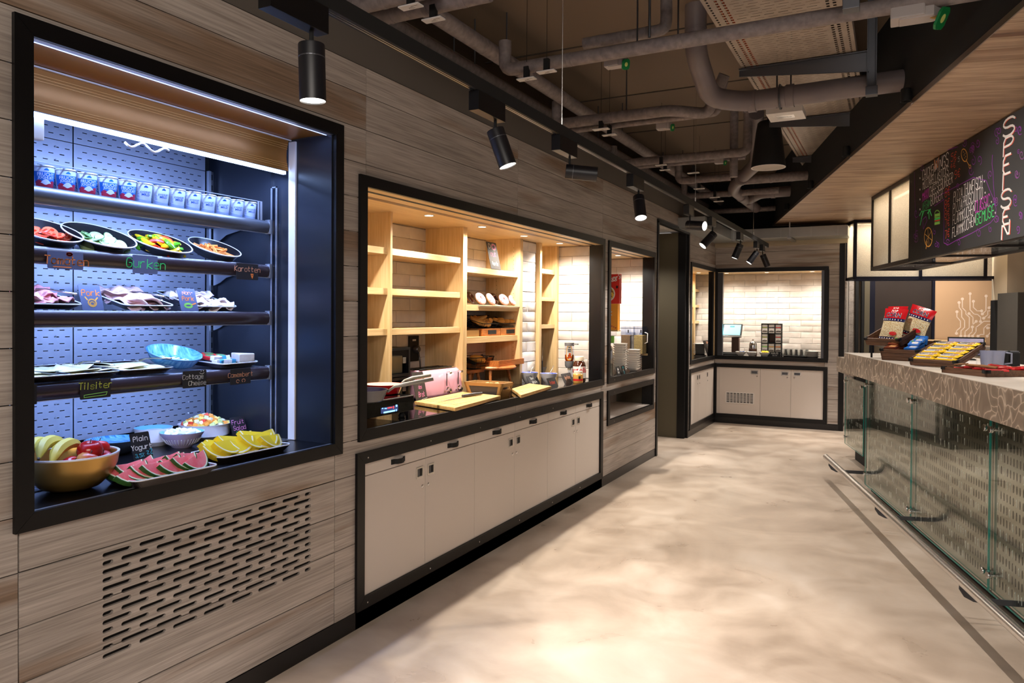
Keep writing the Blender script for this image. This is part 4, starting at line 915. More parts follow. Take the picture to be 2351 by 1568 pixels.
def glasspanel(u0,u1,v,z0,z1,label,knobs):
    t=thing('bar_cladding',label,'panel',(0,0,0),0,'steel and glass panels on the bar front')
    M=MG(v); e=.004
    b=B(); b.box(u0+e,u1-e,z0,z1,-.016,-.010,M); st=b.build('steel_sheet','brushed_steel',t)
    b=B(); b.box(u0+e,u1-e,z0,z1,0,.008,M); b.build('glass_sheet','bar_glass',t)
    b=B(); w_=.0012
    b.box(u0+e,u1-e,z0-w_,z0,-.0,.008,M); b.box(u0+e-w_,u0+e,z0,z1,0,.008,M); b.box(u1-e,u1-e+w_,z0,z1,0,.008,M); b.build('glass_edge','glass_edge',t)
    zer=B(); one=B(); H=.040; W_=.0125; rz=z1-.052; n=0
    while rz-H/2>z0+.03:
        u=u0+.07
        while u<u1-.055:
            cx=u; n+=1; one_p=rs.random()<.24
            # glyphs stand as seen from the aisle: u runs away from the viewer, so mirror is not needed for 0 and 1
            if one_p: one.add([(cx-.0022,rz-H/2,-.0092),(cx+.0022,rz-H/2,-.0092),(cx+.0022,rz+H/2,-.0092),(cx-.0022,rz+H/2,-.0092),(cx+.0016,rz+H/2-.009,-.0092),(cx+.006,rz+H/2-.012,-.0092),(cx+.006,rz+H/2-.008,-.0092)],[(0,1,2,3),(4,5,6,2)],M)
            else:
                k=14; vs=[]
                for q in (1,.5): vs+=[(cx+W_*.5*(q if q==1 else .42)*math.cos(2*PI*i/k),rz+(H/2*(1 if q==1 else .82))*math.sin(2*PI*i/k),-.0092) for i in range(k)]
                zer.add(vs,[(i,(i+1)%k,k+(i+1)%k,k+i) for i in range(k)],M)
            u+=.0335
        rz-=.0625
    zer.build('zero_cutouts','digit_dark',st,fix=False,kind='stuff'); one.build('one_cutouts','digit_light',st,fix=False,kind='stuff')
    for (ku,kz) in knobs:
        b=B(); b.lathe([(.008,-.012),(.008,.010),(.016,.010),(.0175,.012),(.0175,.024),(.0165,.026),(0,.026)],20,M@T(ku,kz,0)); b.build('standoff_bolt','chrome',t,smooth=40)
seams=[5.995,4.807,3.570,2.333,1.096,-.14]; zt,zb=.936,.062
for i in range(5):
    u1,u0=seams[i],seams[i+1]
    glasspanel(u0,u1,VG,zb,zt,'%s steel panel of cut-out zeros and ones behind glass, from the far end'%ORD[i],[(u0+.035,zt-.05),(u1-.035,zt-.05),(u0+.035,zb+.09),(u1-.035,zb+.09)])
glasspanel(6.78,7.52,3.87,.15,.832,'short recessed steel and glass panel at the far end of the bar',[(6.83,.79),(7.49,.79),(7.49,.22)])
b=B(); bbox(b,6.02,6.78,3.87,3.90,.15,.83); b.build('end_return','matte_black',bc)
# foot rail
fl=thing('foot_rail','polished steel foot rail on curved brackets along the bar','rail',(0,0,0)); VR=3.465; ZR=.2; UR=6.75-.36
b=B(); b.tube([bar(-.9,VR,ZR),bar(UR,VR,ZR)],.024,20); b.build('rail','steel',fl,smooth=40); b=B(); b.tube([bar(UR-.001,VR,ZR),bar(UR+.004,VR,ZR)],.0245,20); b.build('rail_end','chrome',fl)
for u in (UR-.12,4.78,3.30,1.85,.4):
    pts=[(VR,ZR-.02),(VR-.002,ZR-.05),(VR+.02,ZR-.085),(VR+.06,ZR-.105),(VR+.12,ZR-.112),(VG+.06,ZR-.112)]; pi=[(VG+.06,ZR-.085),(VR+.12,ZR-.085),(VR+.075,ZR-.078),(VR+.045,ZR-.06),(VR+.026,ZR-.035),(VR+.022,ZR-.015)]
    b=B(); b.prism([(p[0],p[1]) for p in pts+pi],u-.004,u+.004,Matrix(((BV.x,0,BU.x,0),(BV.y,0,BU.y,0),(0,1,0,0),(0,0,0,1)))); b.build('bracket','dark_steel',fl)
# ============================================================ hanging cabinets and menu board
hc=thing('hanging_cabinet','black framed hanging cabinet with frosted glass panes beside the menu board','cabinet',(0,0,0)); HV=4.0; HZ=1.893; HU0,HU1=2.0,7.15; HD=.42
fr_=.03
def barframe(b,u0,u1,v0,v1,z0,z1,t=.03):
    for v in (v0,v1-t):
        for z in (z0,z1-t): bbox(b,u0,u1,v,v+t,z,z+t)
    for v in (v0,v1-t):
        for u in (u0,u1-t): bbox(b,u,u+t,v,v+t,z0,z1)
    for u in (u0,u1-t):
        for z in (z0,z1-t): bbox(b,u,u+t,v0,v1,z,z+t)
b=B(); barframe(b,HU0,HU1,HV,HV+HD,HZ,ZS-.002,.035)
for u in (6.53,5.9): bbox(b,u,u+.035,HV,HV+.035,HZ,ZS)
for u in (3.0,3.8,4.6,5.4,6.2): bbox(b,u,u+.03,HV,HV+HD,HZ,HZ+.03)
b.build('cabinet_frame','frame_brown',hc)
for (a,c) in ((6.565,HU1-.035),(5.935,6.53)): b=B(); bbox(b,a,c,HV+.012,HV+.018,HZ+.035,ZS-.036); b.build('pane','frosted_glass',hc)
b=B(); bbox(b,HU1-.02,HU1-.014,HV+.035,HV+HD-.035,HZ+.035,ZS-.036); b.build('pane','frosted_glass',hc)
b=B(); bbox(b,HU0,HU1-.03,HV+HD-.03,HV+HD-.02,HZ+.03,ZS-.03); b.build('back_pane','frosted_glass',hc)
b=B(); bbox(b,HU0+.03,HU1-.04,HV+.04,HV+HD-.04,HZ+.008,HZ+.012); b.build('shelf','clear_plastic',hc)
b=B(); bbox(b,HU0+.03,HU1-.05,HV+.17,HV+.2,ZS-.04,ZS-.03); b.build('light_strip','led_warm',hc)
p=bar(5.6,HV+.2,ZS-.05); area('cabinet_light',p,(0,0,-1),9,.05,3.0,WARM,rot=(0,0,BA))
# stacked glasses standing on the cabinet shelf
gcount=0
for u in [2.9+.105*i for i in range(38)]:
    for v in (HV+.12,HV+.24):
        if gcount==0:
            g0=thing('tumbler','upturned clear glass on the hanging cabinet shelf','glass',bar(u,v,HZ+.013),0,'glasses lined up in the hanging cabinets')
            B().lathe([(.033,0),(.030,.003),(.026,.095),(.0,.098),(0,.092),(.023,.09),(.030,.0)],16,None).build('bowl','glass_ware',g0,smooth=40)
        else: dup(g0,bar(u,v,HZ+.013))
        gcount+=1
c2=thing('hanging_cabinet','blue-black framed hanging cabinet of frosted glass across the back of the bar','cabinet',(0,0,0)); KU=8.94; KV0,KV1=4.25,6.1; KD=.42
b=B(); barframe(b,KU,KU+KD,KV0,KV1,HZ,ZS-.002,.035)
for v in (4.97,5.66): bbox(b,KU,KU+.035,v,v+.035,HZ,ZS)
b.build('cabinet_frame','frame_blue',c2)
for (a,c) in ((KV0+.035,4.97),(5.005,5.66)): b=B(); bbox(b,KU+.012,KU+.018,a,c,HZ+.035,ZS-.036); b.build('pane','frosted_glass',c2)
b=B(); bbox(b,KU+.03,KU+KD-.03,KV0+.012,KV0+.018,HZ+.035,ZS-.036); b.build('pane','frosted_glass',c2)
b=B(); bbox(b,KU+KD-.03,KU+KD-.024,KV0+.03,KV1-.03,HZ+.03,ZS-.03); b.build('back_pane','frosted_glass',c2)
b=B(); bbox(b,KU+.02,KU+KD-.02,KV0+.02,KV1-.02,HZ+.008,HZ+.012); b.build('shelf','clear_plastic',c2)
b=B(); bbox(b,KU+.18,KU+.21,KV0+.05,KV1-.05,ZS-.04,ZS-.03); b.build('light_strip','led_warm',c2)
area('cabinet_light',bar(KU+.2,5.0,ZS-.05),(0,0,-1),14,1.4,.05,(1,.9,.78),rot=(0,0,BA))
for v in [KV0+.09+.085*i for i in range(17)]:
    for u in (KU+.1,KU+.2): dup(g0,bar(u,v,HZ+.013))
# menu board
mb=thing('menu_board','big black chalk menu board with white, orange and purple lettering hung over the bar','sign',(0,0,0)); MU0,MU1=2.2,5.915
b=B(); bbox(b,MU0,MU1,HV-.022,HV-.002,HZ+.002,ZS-.012); b.build('board','chalk_board',mb)
MM=Matrix(((-BU.x,0,-BV.x,BV.x*(HV-.0228)+BU.x*MU1),(-BU.y,0,-BV.y,BV.y*(HV-.0228)+BU.y*MU1),(0,1,0,HZ),(0,0,0,1)))  # x from the far end towards the viewer, y up
def mb_xy(px,py):
    u,z=PV(px,py,HV-.0225); return MU1-u, z-HZ
def bt(px,py): return (2080+px/4.125,240+py/4.125)
def mtext(by,txt,a,c,hpx,m,**k):
    # from crop point a (baseline start) to c (baseline end), hpx letter height in crop pixels at the middle
    x0,y0=mb_xy(*bt(*a)); x1,y1=mb_xy(*bt(*c)); _,yt=mb_xy(*bt(a[0],a[1]-hpx)); h=(yt-y0); asp=.62; wd=width(txt,1,1,.32); asp=(x1-x0)/(wd*h)
    b=by.setdefault(m,B()); write(b,txt,x0,y0,h,MM,asp=asp,w_=k.pop('w',h*.075),slant=.05,jit=.02,up=(y1-y0)/(x1-x0),**k)
by={}
mtext(by,'CHICKEN',(155,720),(275,655),95,'ch_white'); mtext(by,'WINGS',(272,650),(400,580),120,'ch_white'); mtext(by,'W',(262,650),(312,625),150,'ch_orange',w=.006)
mtext(by,'MOZZARELLASTICKS',(158,805),(402,660),75,'ch_white'); mtext(by,'MAXI',(155,915),(215,880),85,'ch_magenta',w=.007); mtext(by,'CHEESEBURGER',(220,875),(442,735),90,'ch_white')
mtext(by,'VEGAN',(155,1010),(230,960),75,'ch_green',w=.003); mtext(by,'BURGER',(235,960),(345,890),90,'ch_white')
for t_,a,c,h in (('5€',(425,545),(478,520),75),('4€',(418,620),(470,590),60),('9€',(458,708),(512,675),75),('8€',(368,880),(415,848),80),('8€',(365,990),(412,960),80),('8€',(365,1075),(412,1050),70),('7€',(368,1165),(412,1135),75),('7€',(368,1270),(412,1240),75)): mtext(by,t_,a,c,h,'ch_red')
mtext(by,'PIZZA',(450,925),(535,880),95,'ch_white'); mtext(by,'THUNFISCH',(545,865),(720,780),105,'ch_white')
mtext(by,'PIZZA',(445,1035),(530,990),95,'ch_white'); mtext(by,'PROSCIUTTO',(540,975),(725,885),100,'ch_white')
mtext(by,'FLAMMKUCHEN',(443,1140),(650,1030),95,'ch_white'); mtext(by,'CLASSIC',(655,1030),(790,960),110,'ch_magenta',w=.006)
mtext(by,'FLAMMKUCHEN',(438,1260),(655,1140),95,'ch_white'); mtext(by,'GEMÜSE',(662,1140),(835,1050),110,'ch_green',w=.006)
mtext(by,'5x',(492,545),(525,530),45,'ch_white')
# big letters down the side
for ch,(xa,ya),(xb),h in (('S',(920,320),1025,160),('P',(922,490),1010,160),('E',(918,668),985,170),('I',(905,815),970,150),('S',(900,990),990,165),('E',(915,1140),970,140),('N',(905,1275),975,160)):
    x0,y0=mb_xy(*bt(xa,ya)); x1,_=mb_xy(*bt(xb,ya)); _,y1=mb_xy(*bt(xa,ya-h)); hh=y1-y0
    for dx,dz,m,w_ in ((.012,-.006,'ch_red',.006),(0,0,'ch_white',.013)):
        b=by.setdefault(m,B()); write(b,ch,x0+dx,y0+dz,hh,MM,asp=(x1-x0)/hh,w_=w_,jit=0,z=.0002 if m=='ch_white' else 0)
# doodles: drumstick, burger, pizza, bamboo leaves, scrolls
def dr(m,pts,w_=.005,close=False,z=0):
    q=[mb_xy(*bt(*p)) for p in pts]; q=q+[q[0]] if close else q; ribbon(by.setdefault(m,B()),q,w_,MM,z)
def circ(cx,cy,rx,ry,n=16,a0=0,a1=360,rot=0): return [(cx+rx*math.cos(R(a0+(a1-a0)*i/n))*math.cos(rot)-ry*math.sin(R(a0+(a1-a0)*i/n))*math.sin(rot),cy+rx*math.cos(R(a0+(a1-a0)*i/n))*math.sin(rot)+ry*math.sin(R(a0+(a1-a0)*i/n))*math.cos(rot)) for i in range(n+1)]
dr('ch_gold',circ(553,480,28,60,18,rot=-.15),.007); dr('ch_gold',[(575,535),(600,580)],.006); dr('ch_gold',circ(606,588,9,16,8),.006)
for k in range(6): dr('ch_gold',circ(545+12*(k%2)+3*k,450+k*14,2,3,5),.004)
dr('ch_lime',circ(297,1035,24,32,14,180,360)+[(321,1065),(273,1072),(273,1035)],.009); dr('ch_lime',[(277,1050),(318,1040)],.02); dr('ch_green',[(272,1088),(322,1076)],.012); dr('ch_red',[(272,1104),(322,1092)],.008); dr('ch_lime',[(274,1128),(318,1118)],.02)
dr('ch_gold',circ(212,1255,38,90,20),.008); 
for k in range(6): dr('ch_gold',[(212,1255),(212+36*math.cos(R(60*k+20)),1255+86*math.sin(R(60*k+20)))],.004)
dr('ch_gold',[(200,1300),(190,1362)],.012)
for (a,c) in (((170,1010),(145,1080)),((160,1015),(135,1140)),((150,1008),(130,1050)),((215,1000),(220,1080)),((225,1000),(242,1050)),((230,995),(205,1030))): dr('ch_green',[a,c],.011)
dr('ch_green',[(150,1015),(235,990)],.004)
for (x,y_) in ((133,697),(133,805),(133,898),(133,992),(743,728),(750,835),(810,922),(847,1025)): dr('ch_white',circ(x,y_,4,6,6),.005)
sw=random.Random(21)
for k in range(46):
    cx,cy=sw.choice([(x,y) for x,y in ((90,1050),(95,1250),(140,1380),(300,1320),(380,1330),(520,1290),(600,1250),(700,1210),(800,1180),(280,1210),(620,420),(700,370),(760,300),(740,480),(690,540),(800,560),(820,640),(600,640),(480,760),(860,330),(860,250),(880,700),(780,740),(1060,250),(1080,450),(1050,650),(1090,760),(1060,900),(1080,1050),(1050,1160),(860,900),(880,1080),(150,600),(240,560),(560,370),(640,520))]); cx+=sw.uniform(-25,25); cy+=sw.uniform(-25,25)
    n=18; s=sw.uniform(20,44); t0=sw.uniform(0,360); dirn=sw.choice((-1,1)); pts=[]
    for i in range(n+1):
        f=i/n; a_=R(t0+dirn*f*sw.choice((420,)));  r_=s*(1-f*.85); pts.append((cx+r_*math.cos(a_)*.6,cy+r_*math.sin(a_)*1.2))
    dr('ch_purple' if sw.random()<.75 else 'ch_violet',pts,.0042)
dr('ch_purple',[(270,960),(350,905),(360,895),(360,1310),(400,1330),(470,1290),(620,1220),(800,1120),(850,1060),(855,990),(825,880),(790,800),(760,720),(640,690),(430,800),(270,890)],.005)
dr('ch_purple',[(820,480),(815,560),(825,640),(830,760),(838,860),(850,960)],.006); dr('ch_purple',[(165,1180),(160,1090),(190,1060),(200,1100),(165,1180)],.006); dr('ch_purple',[(80,640),(85,900),(95,1100),(90,1300)],.004); dr('ch_purple',[(310,440),(400,430),(490,400)],.004)
for m,b in by.items(): b.build('chalk_lettering',m,mb,fix=False,kind='stuff')
# ============================================================ room behind the bar
rb=struct('wall_behind_bar')
def PUz(px,py,u): return PU(px,py,u)
UW=10.6
va,_=PU(2146,700,UW); vb,_=PU(2312,700,UW)
b=B(); bbox(b,UW,UW+.1,va,8.5,0,ZC); b.build('circuit_wall','beige_wall',rb)
v0,_=PU(2009,700,UW); v1,_=PU(2140,700,UW)
b=B(); bbox(b,UW+.02,UW+.1,v0,va,0,ZC); b.build('dark_door_leaf','brown_door',rb)
b=B(); v2,_=PU(1996,700,UW); bbox(b,UW,UW+.1,v2,v0,0,ZC); bbox(b,UW-.01,UW+.1,v1,va,0,ZC); b.build('door_post','frame_blue',rb)
v3,_=PU(1949,700,UW); v4,_=PU(1963,700,UW); v5,_=PU(1978,700,UW)
wf=struct('wall_far')
b=B(); bbox(b,UW+.3,UW+.4,4.2,6.2,0,ZC); b.build('pale_panel','white_wall',wf)
for (pa,pb) in ((1964,1971),(1978,1984)):
    x0,_=PU(pa,700,UW-.05); x1,_=PU(pb,700,UW-.05); b=B(); bbox(b,UW-.06,UW,x0,x1,0,2.6); b.build('post','matte_black',wf)
for (pa,pb) in ((1949,1964),):
    x0,_=PU(pa,700,UW-.02); x1,_=PU(pb,700,UW-.02)
    for i in range(16): b=B(); bbox(b,UW-.02,UW,x0,x1,JZ[0]+i*.158,JZ[0]+i*.158+.156); b.build('board','plank_x',wf)
x0,_=PU(1984,700,UW); x1,_=PU(1996,700,UW); b=B(); bbox(b,UW-.02,UW,x0,x1,0,2.6); b.build('olive_strip','olive',wf)
# circuit drawing
MC=Matrix(((BV.x,0,-BU.x,BU.x*(UW-.001)),(BV.y,0,-BU.y,BU.y*(UW-.001)),(0,1,0,0),(0,0,0,1)))
ct=B()
def cp_(x,y): return PU(1900+x/5.213,600+y/5.213,UW)
for L_ in ([(1705,387),(1705,580),(1755,632),(1795,635),(1833,670),(1830,720)],[(1613,450),(1613,555),(1655,600),(1655,630),(1697,670),(1695,795),(1645,840),(1645,895)],[(1573,493),(1575,550),(1605,590),(1605,665),(1640,710),(1640,790),(1597,830),(1595,895)],[(1548,603),(1548,665),(1590,715),(1590,790),(1543,830),(1542,862)],[(1745,478),(1745,550),(1790,593),(1843,593)],[(1897,415),(1895,590),(1852,630)],[(2015,457),(2015,545),(1970,590),(1917,593),(1917,640),(1868,680)],[(1972,521),(1932,556)],[(2063,495),(2063,560),(2140,660)],[(2108,412),(2108,550),(2140,590)],[(2053,583),(2140,672)],[(1692,625),(1740,670),(1740,755),(1778,718)],[(2015,675),(1920,675),(1963,632),(2060,632),(2058,722)],[(1735,895),(1777,840),(1777,790),(1870,717),(1970,717),(2010,755)],[(1733,785),(1733,840),(1690,880),(1690,895)],[(1800,895),(1830,875),(1870,875),(1870,800),(1915,757),(1970,757),(2013,802)],[(1915,797),(1960,797),(1965,830),(1910,895)],[(2140,717),(2100,717),(2095,755),(2053,795),(2053,840),(2000,840),(1970,875),(1970,915)],[(2053,877),(2010,925)],[(2140,820),(2115,845),(2110,875),(2060,920)]):
    q=[cp_(*p) for p in L_]; ribbon(ct,q,.013,MC)
    for e in (q[0],q[-1]):
        ct.add([(e[0]+.02*math.cos(2*PI*i/10),e[1]+.02*math.sin(2*PI*i/10),.0003) for i in range(10)],[tuple(range(10))],MC)
ct.build('circuit_drawing','line_white',rb,fix=False,kind='stuff')
# pale pillar and dark shelving at the picture's edge, oven column
UP=8.6
x0,_=PU(2313,600,UP); x1,_=PU(2338,700,UP)
pl=struct('trim_4'); _,zp=PU(2320,688,UP)
b=B(); bbox(b,UP,UP+.4,x0,x0+1.6,zp,ZS); b.build('pale_panel','pale_oak',pl)
rk=thing('equipment_rack','dark upright rack with pale shelf edges at the right behind the bar','rack',(0,0,0))
b=B(); bbox(b,UP+.02,UP+.4,x0-.01,x1,.0,zp-.002); b.build('body','void',rk)
for py in (739,775,797,825):
    _,z_=PU(2320,py,UP); b=B(); bbox(b,UP,UP+.03,x0-.01,x1,z_-.014,z_+.012); b.build('shelf_edge','white_paint',rk)
_,zc_=PU(2345,671,UP-.3); x2,_=PU(2337,671,UP-.3)
oc=thing('grey_column','speckled grey appliance column at the right edge behind the bar','appliance',(0,0,0)); b=B(); bbox(b,UP-.3,UP+.2,x2,x2+.8,0,zc_); b.build('casing','column_grey',oc,bevel=.003)
# worktop and back splash behind the bar
bk=thing('back_counter','low back counter with wooden upstand behind the bar','counter',(0,0,0)); _,zw=PU(2280,797,9.9); 
b=B(); bbox(b,9.9,UW-.02,4.9,6.3,zw-.03,zw); b.build('worktop','porcelain',bk); b=B(); bbox(b,9.95,UW-.02,4.9,6.3,0,zw-.031); b.build('body','pale_oak',bk); _,z2=PU(2280,781,UW); b=B(); bbox(b,UW-.04,UW-.022,4.9,6.3,zw,z2); b.build('upstand','oak_x',bk)
for a in (1.0,2.4,3.8,5.2,6.6,8.0): can(a,0,52)
for u in (2.5,4.5,6.5,8.3): spot('bar_work_spot',bar(u,4.9,2.59),(0,0,-1),60,NEUT,120,.8,.03)
for (u,v,W) in ((9.9,4.9,60),(9.8,5.8,50)): spot('back_spot',bar(u,v,2.58),(0,.3,-1),W,NEUT,120,.8,.03)
spot('passage_spot',(-.45,8.0,2.38),(0.1,0,-1),40,NEUT,120,.7,.03)

# ============================================================ food in the refrigerated case
FL=-.39
def wrap(b,txt,size,r0,z0,taper,bold=.012,rot=0,wide=1.0,out=.0006):
    vs,fs=printed(txt,size,bold,wide=wide); q=[]
    for x,y,_ in vs:
        z=z0+y; r=r0+taper*z+out; a=rot+x/r; q.append((r*math.cos(a),r*math.sin(a),z))
    b.add(q,fs)
def band(b,r0,taper,z0,z1,a0,a1,fz0=None,fz1=None,out=.0004,n=14):
    f0=fz0 or (lambda t:z0); f1=fz1 or (lambda t:z1)
    def fn(u,v): a=a0+(a1-a0)*u; z=f0(u)*(1-v)+f1(u)*v; r=r0+taper*z+out; return (r*math.cos(a),r*math.sin(a),z)
    b.grid(fn,n,3)
def make_pot(kind,label,group):
    t=thing('yogurt_pot',label,'yogurt',(0,0,0),0,group); r0,tp=.0265,.105
    B().lathe([(0,0),(r0-.001,0),(r0,.002),(r0+tp*.07,.07),(r0+tp*.07+.0022,.071),(r0+tp*.07+.0022,.0745),(0,.0752)],28).build('pot','pot_white',t,smooth=35)
    s=.0
    if kind=='fruit':
        b=B(); band(b,r0,tp,.004,.052,-1.25,1.25,lambda u:.012+.006*abs(u-.5),lambda u:.0545-.003*math.sin(PI*u)); b.build('blue_print','pot_blue',t,fix=False,smooth=True)
        b=B(); band(b,r0,tp,.002,.016,-1.1,1.1,None,lambda u:.019+.006*math.sin(9*u),out=.0008); b.build('fruit_print','pot_red',t,fix=False)
        b=B(); band(b,r0,tp,.012,.022,-.5,.55,lambda u:.012+.003*math.cos(7*u),lambda u:.016+.012*math.sin(PI*u),out=.001); wrap(b,'FRUCHT',.0155,r0,.0385,tp,.02,.0,.92,.0013); wrap(b,'JOGHURT',.0125,r0,.0285,tp,.02,.05,.9,.0013); b.build('lettering','pot_white',t,fix=False)
    else:
        b=B(); band(b,r0,tp,.0,.02,-1.3,1.3,lambda u:.001,lambda u:.020-.014*math.sin(PI*(.15+u*.7))+.006*(1-u)); b.build('grey_print','pot_grey',t,fix=False,smooth=True)
        b=B(); wrap(b,'JOGHURT',.0095,r0,.037,tp,.012,.05); wrap(b,'MILD',.0125,r0,.0265,tp,.02,.05,1.1); b.build('lettering','pot_print',t,fix=False)
    b=B(); band(b,r0,tp,.052,.062,-.2,.28,lambda u:.057,lambda u:.0585+.006*math.sin(PI*u)); b.build('farm_emblem','pot_print' if kind!='fruit' else 'pot_blue',t,fix=False)
    b=B()
    for k in range(6): band(b,r0,tp,.02+.004*k,.0212+.004*k,-1.02,-.72-.05*(k%3),out=.0012,n=4)
    b.build('small_print','pot_print',t,fix=False); return t
pf=make_pot('fruit','fruit yogurt pot with blue and red print, first from the frame on the top fridge shelf','yogurt pots on the top fridge shelf'); pm=make_pot('mild','mild yogurt pot, white with dark lettering','yogurt pots on the top fridge shelf')
yy=[1.483,1.557,1.633,1.711,1.787,1.855,1.929,2.003,2.078,2.152,2.228,2.303,2.376]
for i,y in enumerate(yy):
    a=math.atan2(-y,CAM.x+.39)*.55+random.uniform(-.12,.12)
    if i<5: lb='blue and red fruit yogurt pot, %s from the frame on the top fridge shelf'%ORD[i]; o=pf if i==0 else dup(pf,(0,0,0))
    else: lb='white mild yogurt pot, %s of the plain ones beside the fruit yogurts'%ORD[i-5]; o=pm if i==5 else dup(pm,(0,0,0))
    o.location=(-.385,y,1.8655); o.rotation_euler=(0,0,a); o['label']=lb
for i,y in enumerate(yy[::1]):
    o=dup(pm if i>3 else pf,(-.462,y-.01,1.8655),random.uniform(-.5,.3)); o['label']='yogurt pot in the second row, behind the %s front pot'%ORD[i]
# ---- tilted dishes
def onto(parent,lp,le=(0,0,0)):
    M=Matrix.Translation(parent.location)@parent.rotation_euler.to_matrix().to_4x4()@T(*lp,*le)
    return M
def place(o,M): o.location=M.to_translation(); o.rotation_euler=M.to_euler(); return o
def dish(label,loc,r,h,tilt,mi='plate_black',rim='rim_white',cat='plate',name='plate',foot=.62,n=44):
    t=thing(name,label,cat,loc,rot=(0,tilt,0))
    B().lathe([(0,0),(r*foot,0),(r*.80,h*.22),(r*.97,h*.9),(r,h),(r*.965,h),(r*.93,h*.86),(r*.76,h*.3),(r*.55,h*.14),(0,h*.12)],n).build('bowl',mi,t,smooth=35)
    B().lathe([(r*.985,h*.9),(r*1.008,h*.96),(r*1.01,h*1.02),(r*.975,h*1.035),(r*.962,h*1.0)],n,close=True).build('rim',rim,t,smooth=True); return t
z2=SHZ[1]; TI=R(24)
ps=[(98,545,.118),(222,549,.128),(362,561,.123),(487,577,.112)]
lbs=['black plate of sliced tomatoes cut off by the frame','black plate of cucumber slices between tomatoes and peppers','black plate of mixed pepper strips','black plate of carrot sticks']
PL=[]
for (px,py,r),l in zip(ps,lbs):
    p=WX(px,py,-.475); h=.045; t=dish(l,(p[0],p[1],z2+.030),r,h,TI); PL.append((t,r,h))
rg=random.Random(4)
def slice_proto(kind):
    if kind=='cucumber':
        t=thing('cucumber_slice','oval pale green cucumber slice lying on the black plate','cucumber',(0,0,0),0,'cucumber slices on the plate')
        B().lathe([(0,0),(.023,0),(.0235,.002),(.023,.004),(0,.004)],18,Matrix.Diagonal((1.35,1,1,1))).build('flesh','cuke_flesh',t); B().lathe([(.0226,-.0002),(.0245,.002),(.0226,.0042)],18,Matrix.Diagonal((1.35,1,1,1)),close=True).build('rind','cuke_skin',t); B().lathe([(0,.0041),(.012,.0041),(.012,.0046),(0,.0047)],14,Matrix.Diagonal((1.35,1,1,1))).build('seed_core','cuke_core',t)
    else:
        t=thing('tomato_slice','round tomato slice lying on the black plate by the frame','tomato',(0,0,0),0,'tomato slices on the plate')
        B().lathe([(0,0),(.027,0),(.0275,.003),(.027,.006),(0,.006)],18).build('flesh','tomato_flesh',t); B().lathe([(.0266,0),(.0285,.003),(.0266,.006)],18,close=True).build('skin','tomato_skin',t); b=B()
        for k in range(4): b.lathe([(0,.0061),(.007,.0061),(.007,.0068),(0,.007)],8,T(.014*math.cos(k*PI/2),.014*math.sin(k*PI/2),0))
        b.build('seed_chamber','tomato_skin',t,kind='stuff')
    return t
def scatter(proto,plate,n,rad,zlo,zhi,tl=.35,sc_=(.85,1.1)):
    t,r,h=plate
    for k in range(n):
        rr=rad*r*math.sqrt((k+.5)/n); a=k*2.399963+.5; zz=zlo+(zhi-zlo)*(1-rr/(rad*r+1e-6))+rg.uniform(0,.004)
        M=onto(t,(rr*math.cos(a),rr*math.sin(a),zz),(rg.uniform(-tl,tl),rg.uniform(-tl,tl)+.12,rg.uniform(0,6.28)))
        o=proto if k==0 else dup(proto,(0,0,0)); place(o,M); s=rg.uniform(*sc_); o.scale=(s,s,s)
scatter(slice_proto('tomato'),PL[0],13,.68,.012,.030); scatter(slice_proto('cucumber'),PL[1],24,.72,.012,.032)
def strip(kind,m,L,w_,c,cat,group,label):
    b=B(); pts=[(-L/2+L*i/5,c*math.sin(PI*i/5),0) for i in range(6)]
    b.tube(pts,w_,6,rs=[w_*.5,w_,w_*1.1,w_*1.05,w_*.9,w_*.45]); o=b.build(kind,m,None,smooth=40); tag(o,label,cat,group); return o
def scat2(protos,plate,n,rad,zlo,zhi):
    t,r,h=plate
    for k in range(n):
        P_=protos[k%len(protos)]; rr=rad*r*math.sqrt((k+.5)/n); a=k*2.399963+1; zz=zlo+(zhi-zlo)*(1-(rr/(rad*r))**2)+rg.uniform(0,.006)
        o=P_ if k<len(protos) else P_.copy()
        if k>=len(protos): C.objects.link(o)
        place(o,onto(t,(rr*math.cos(a),rr*math.sin(a),zz),(rg.uniform(-.4,.4),rg.uniform(-.4,.4),rg.uniform(0,6.28))))
G_='pepper strips on the plate'
pr=[strip('pepper_strip',m,.062,.0085,.012,'pepper',G_,'%s pepper strip in the mixed pile on the plate'%c) for m,c in (('pepper_yellow','yellow'),('pepper_green','green'),('pepper_yellow','yellow'),('pepper_red','orange-red'))]
scat2(pr,PL[2],34,.74,.014,.050)
def stick(m):
    b=B(); b.cbox((0,0,0),(.052,.010,.009)); o=b.build('carrot_stick',m,None,bevel=.0012); tag(o,'peeled carrot stick lying on the black plate','carrot','carrot sticks on the plate'); return o
scat2([stick('carrot'),stick('carrot_b')],PL[3],26,.66,.014,.034)
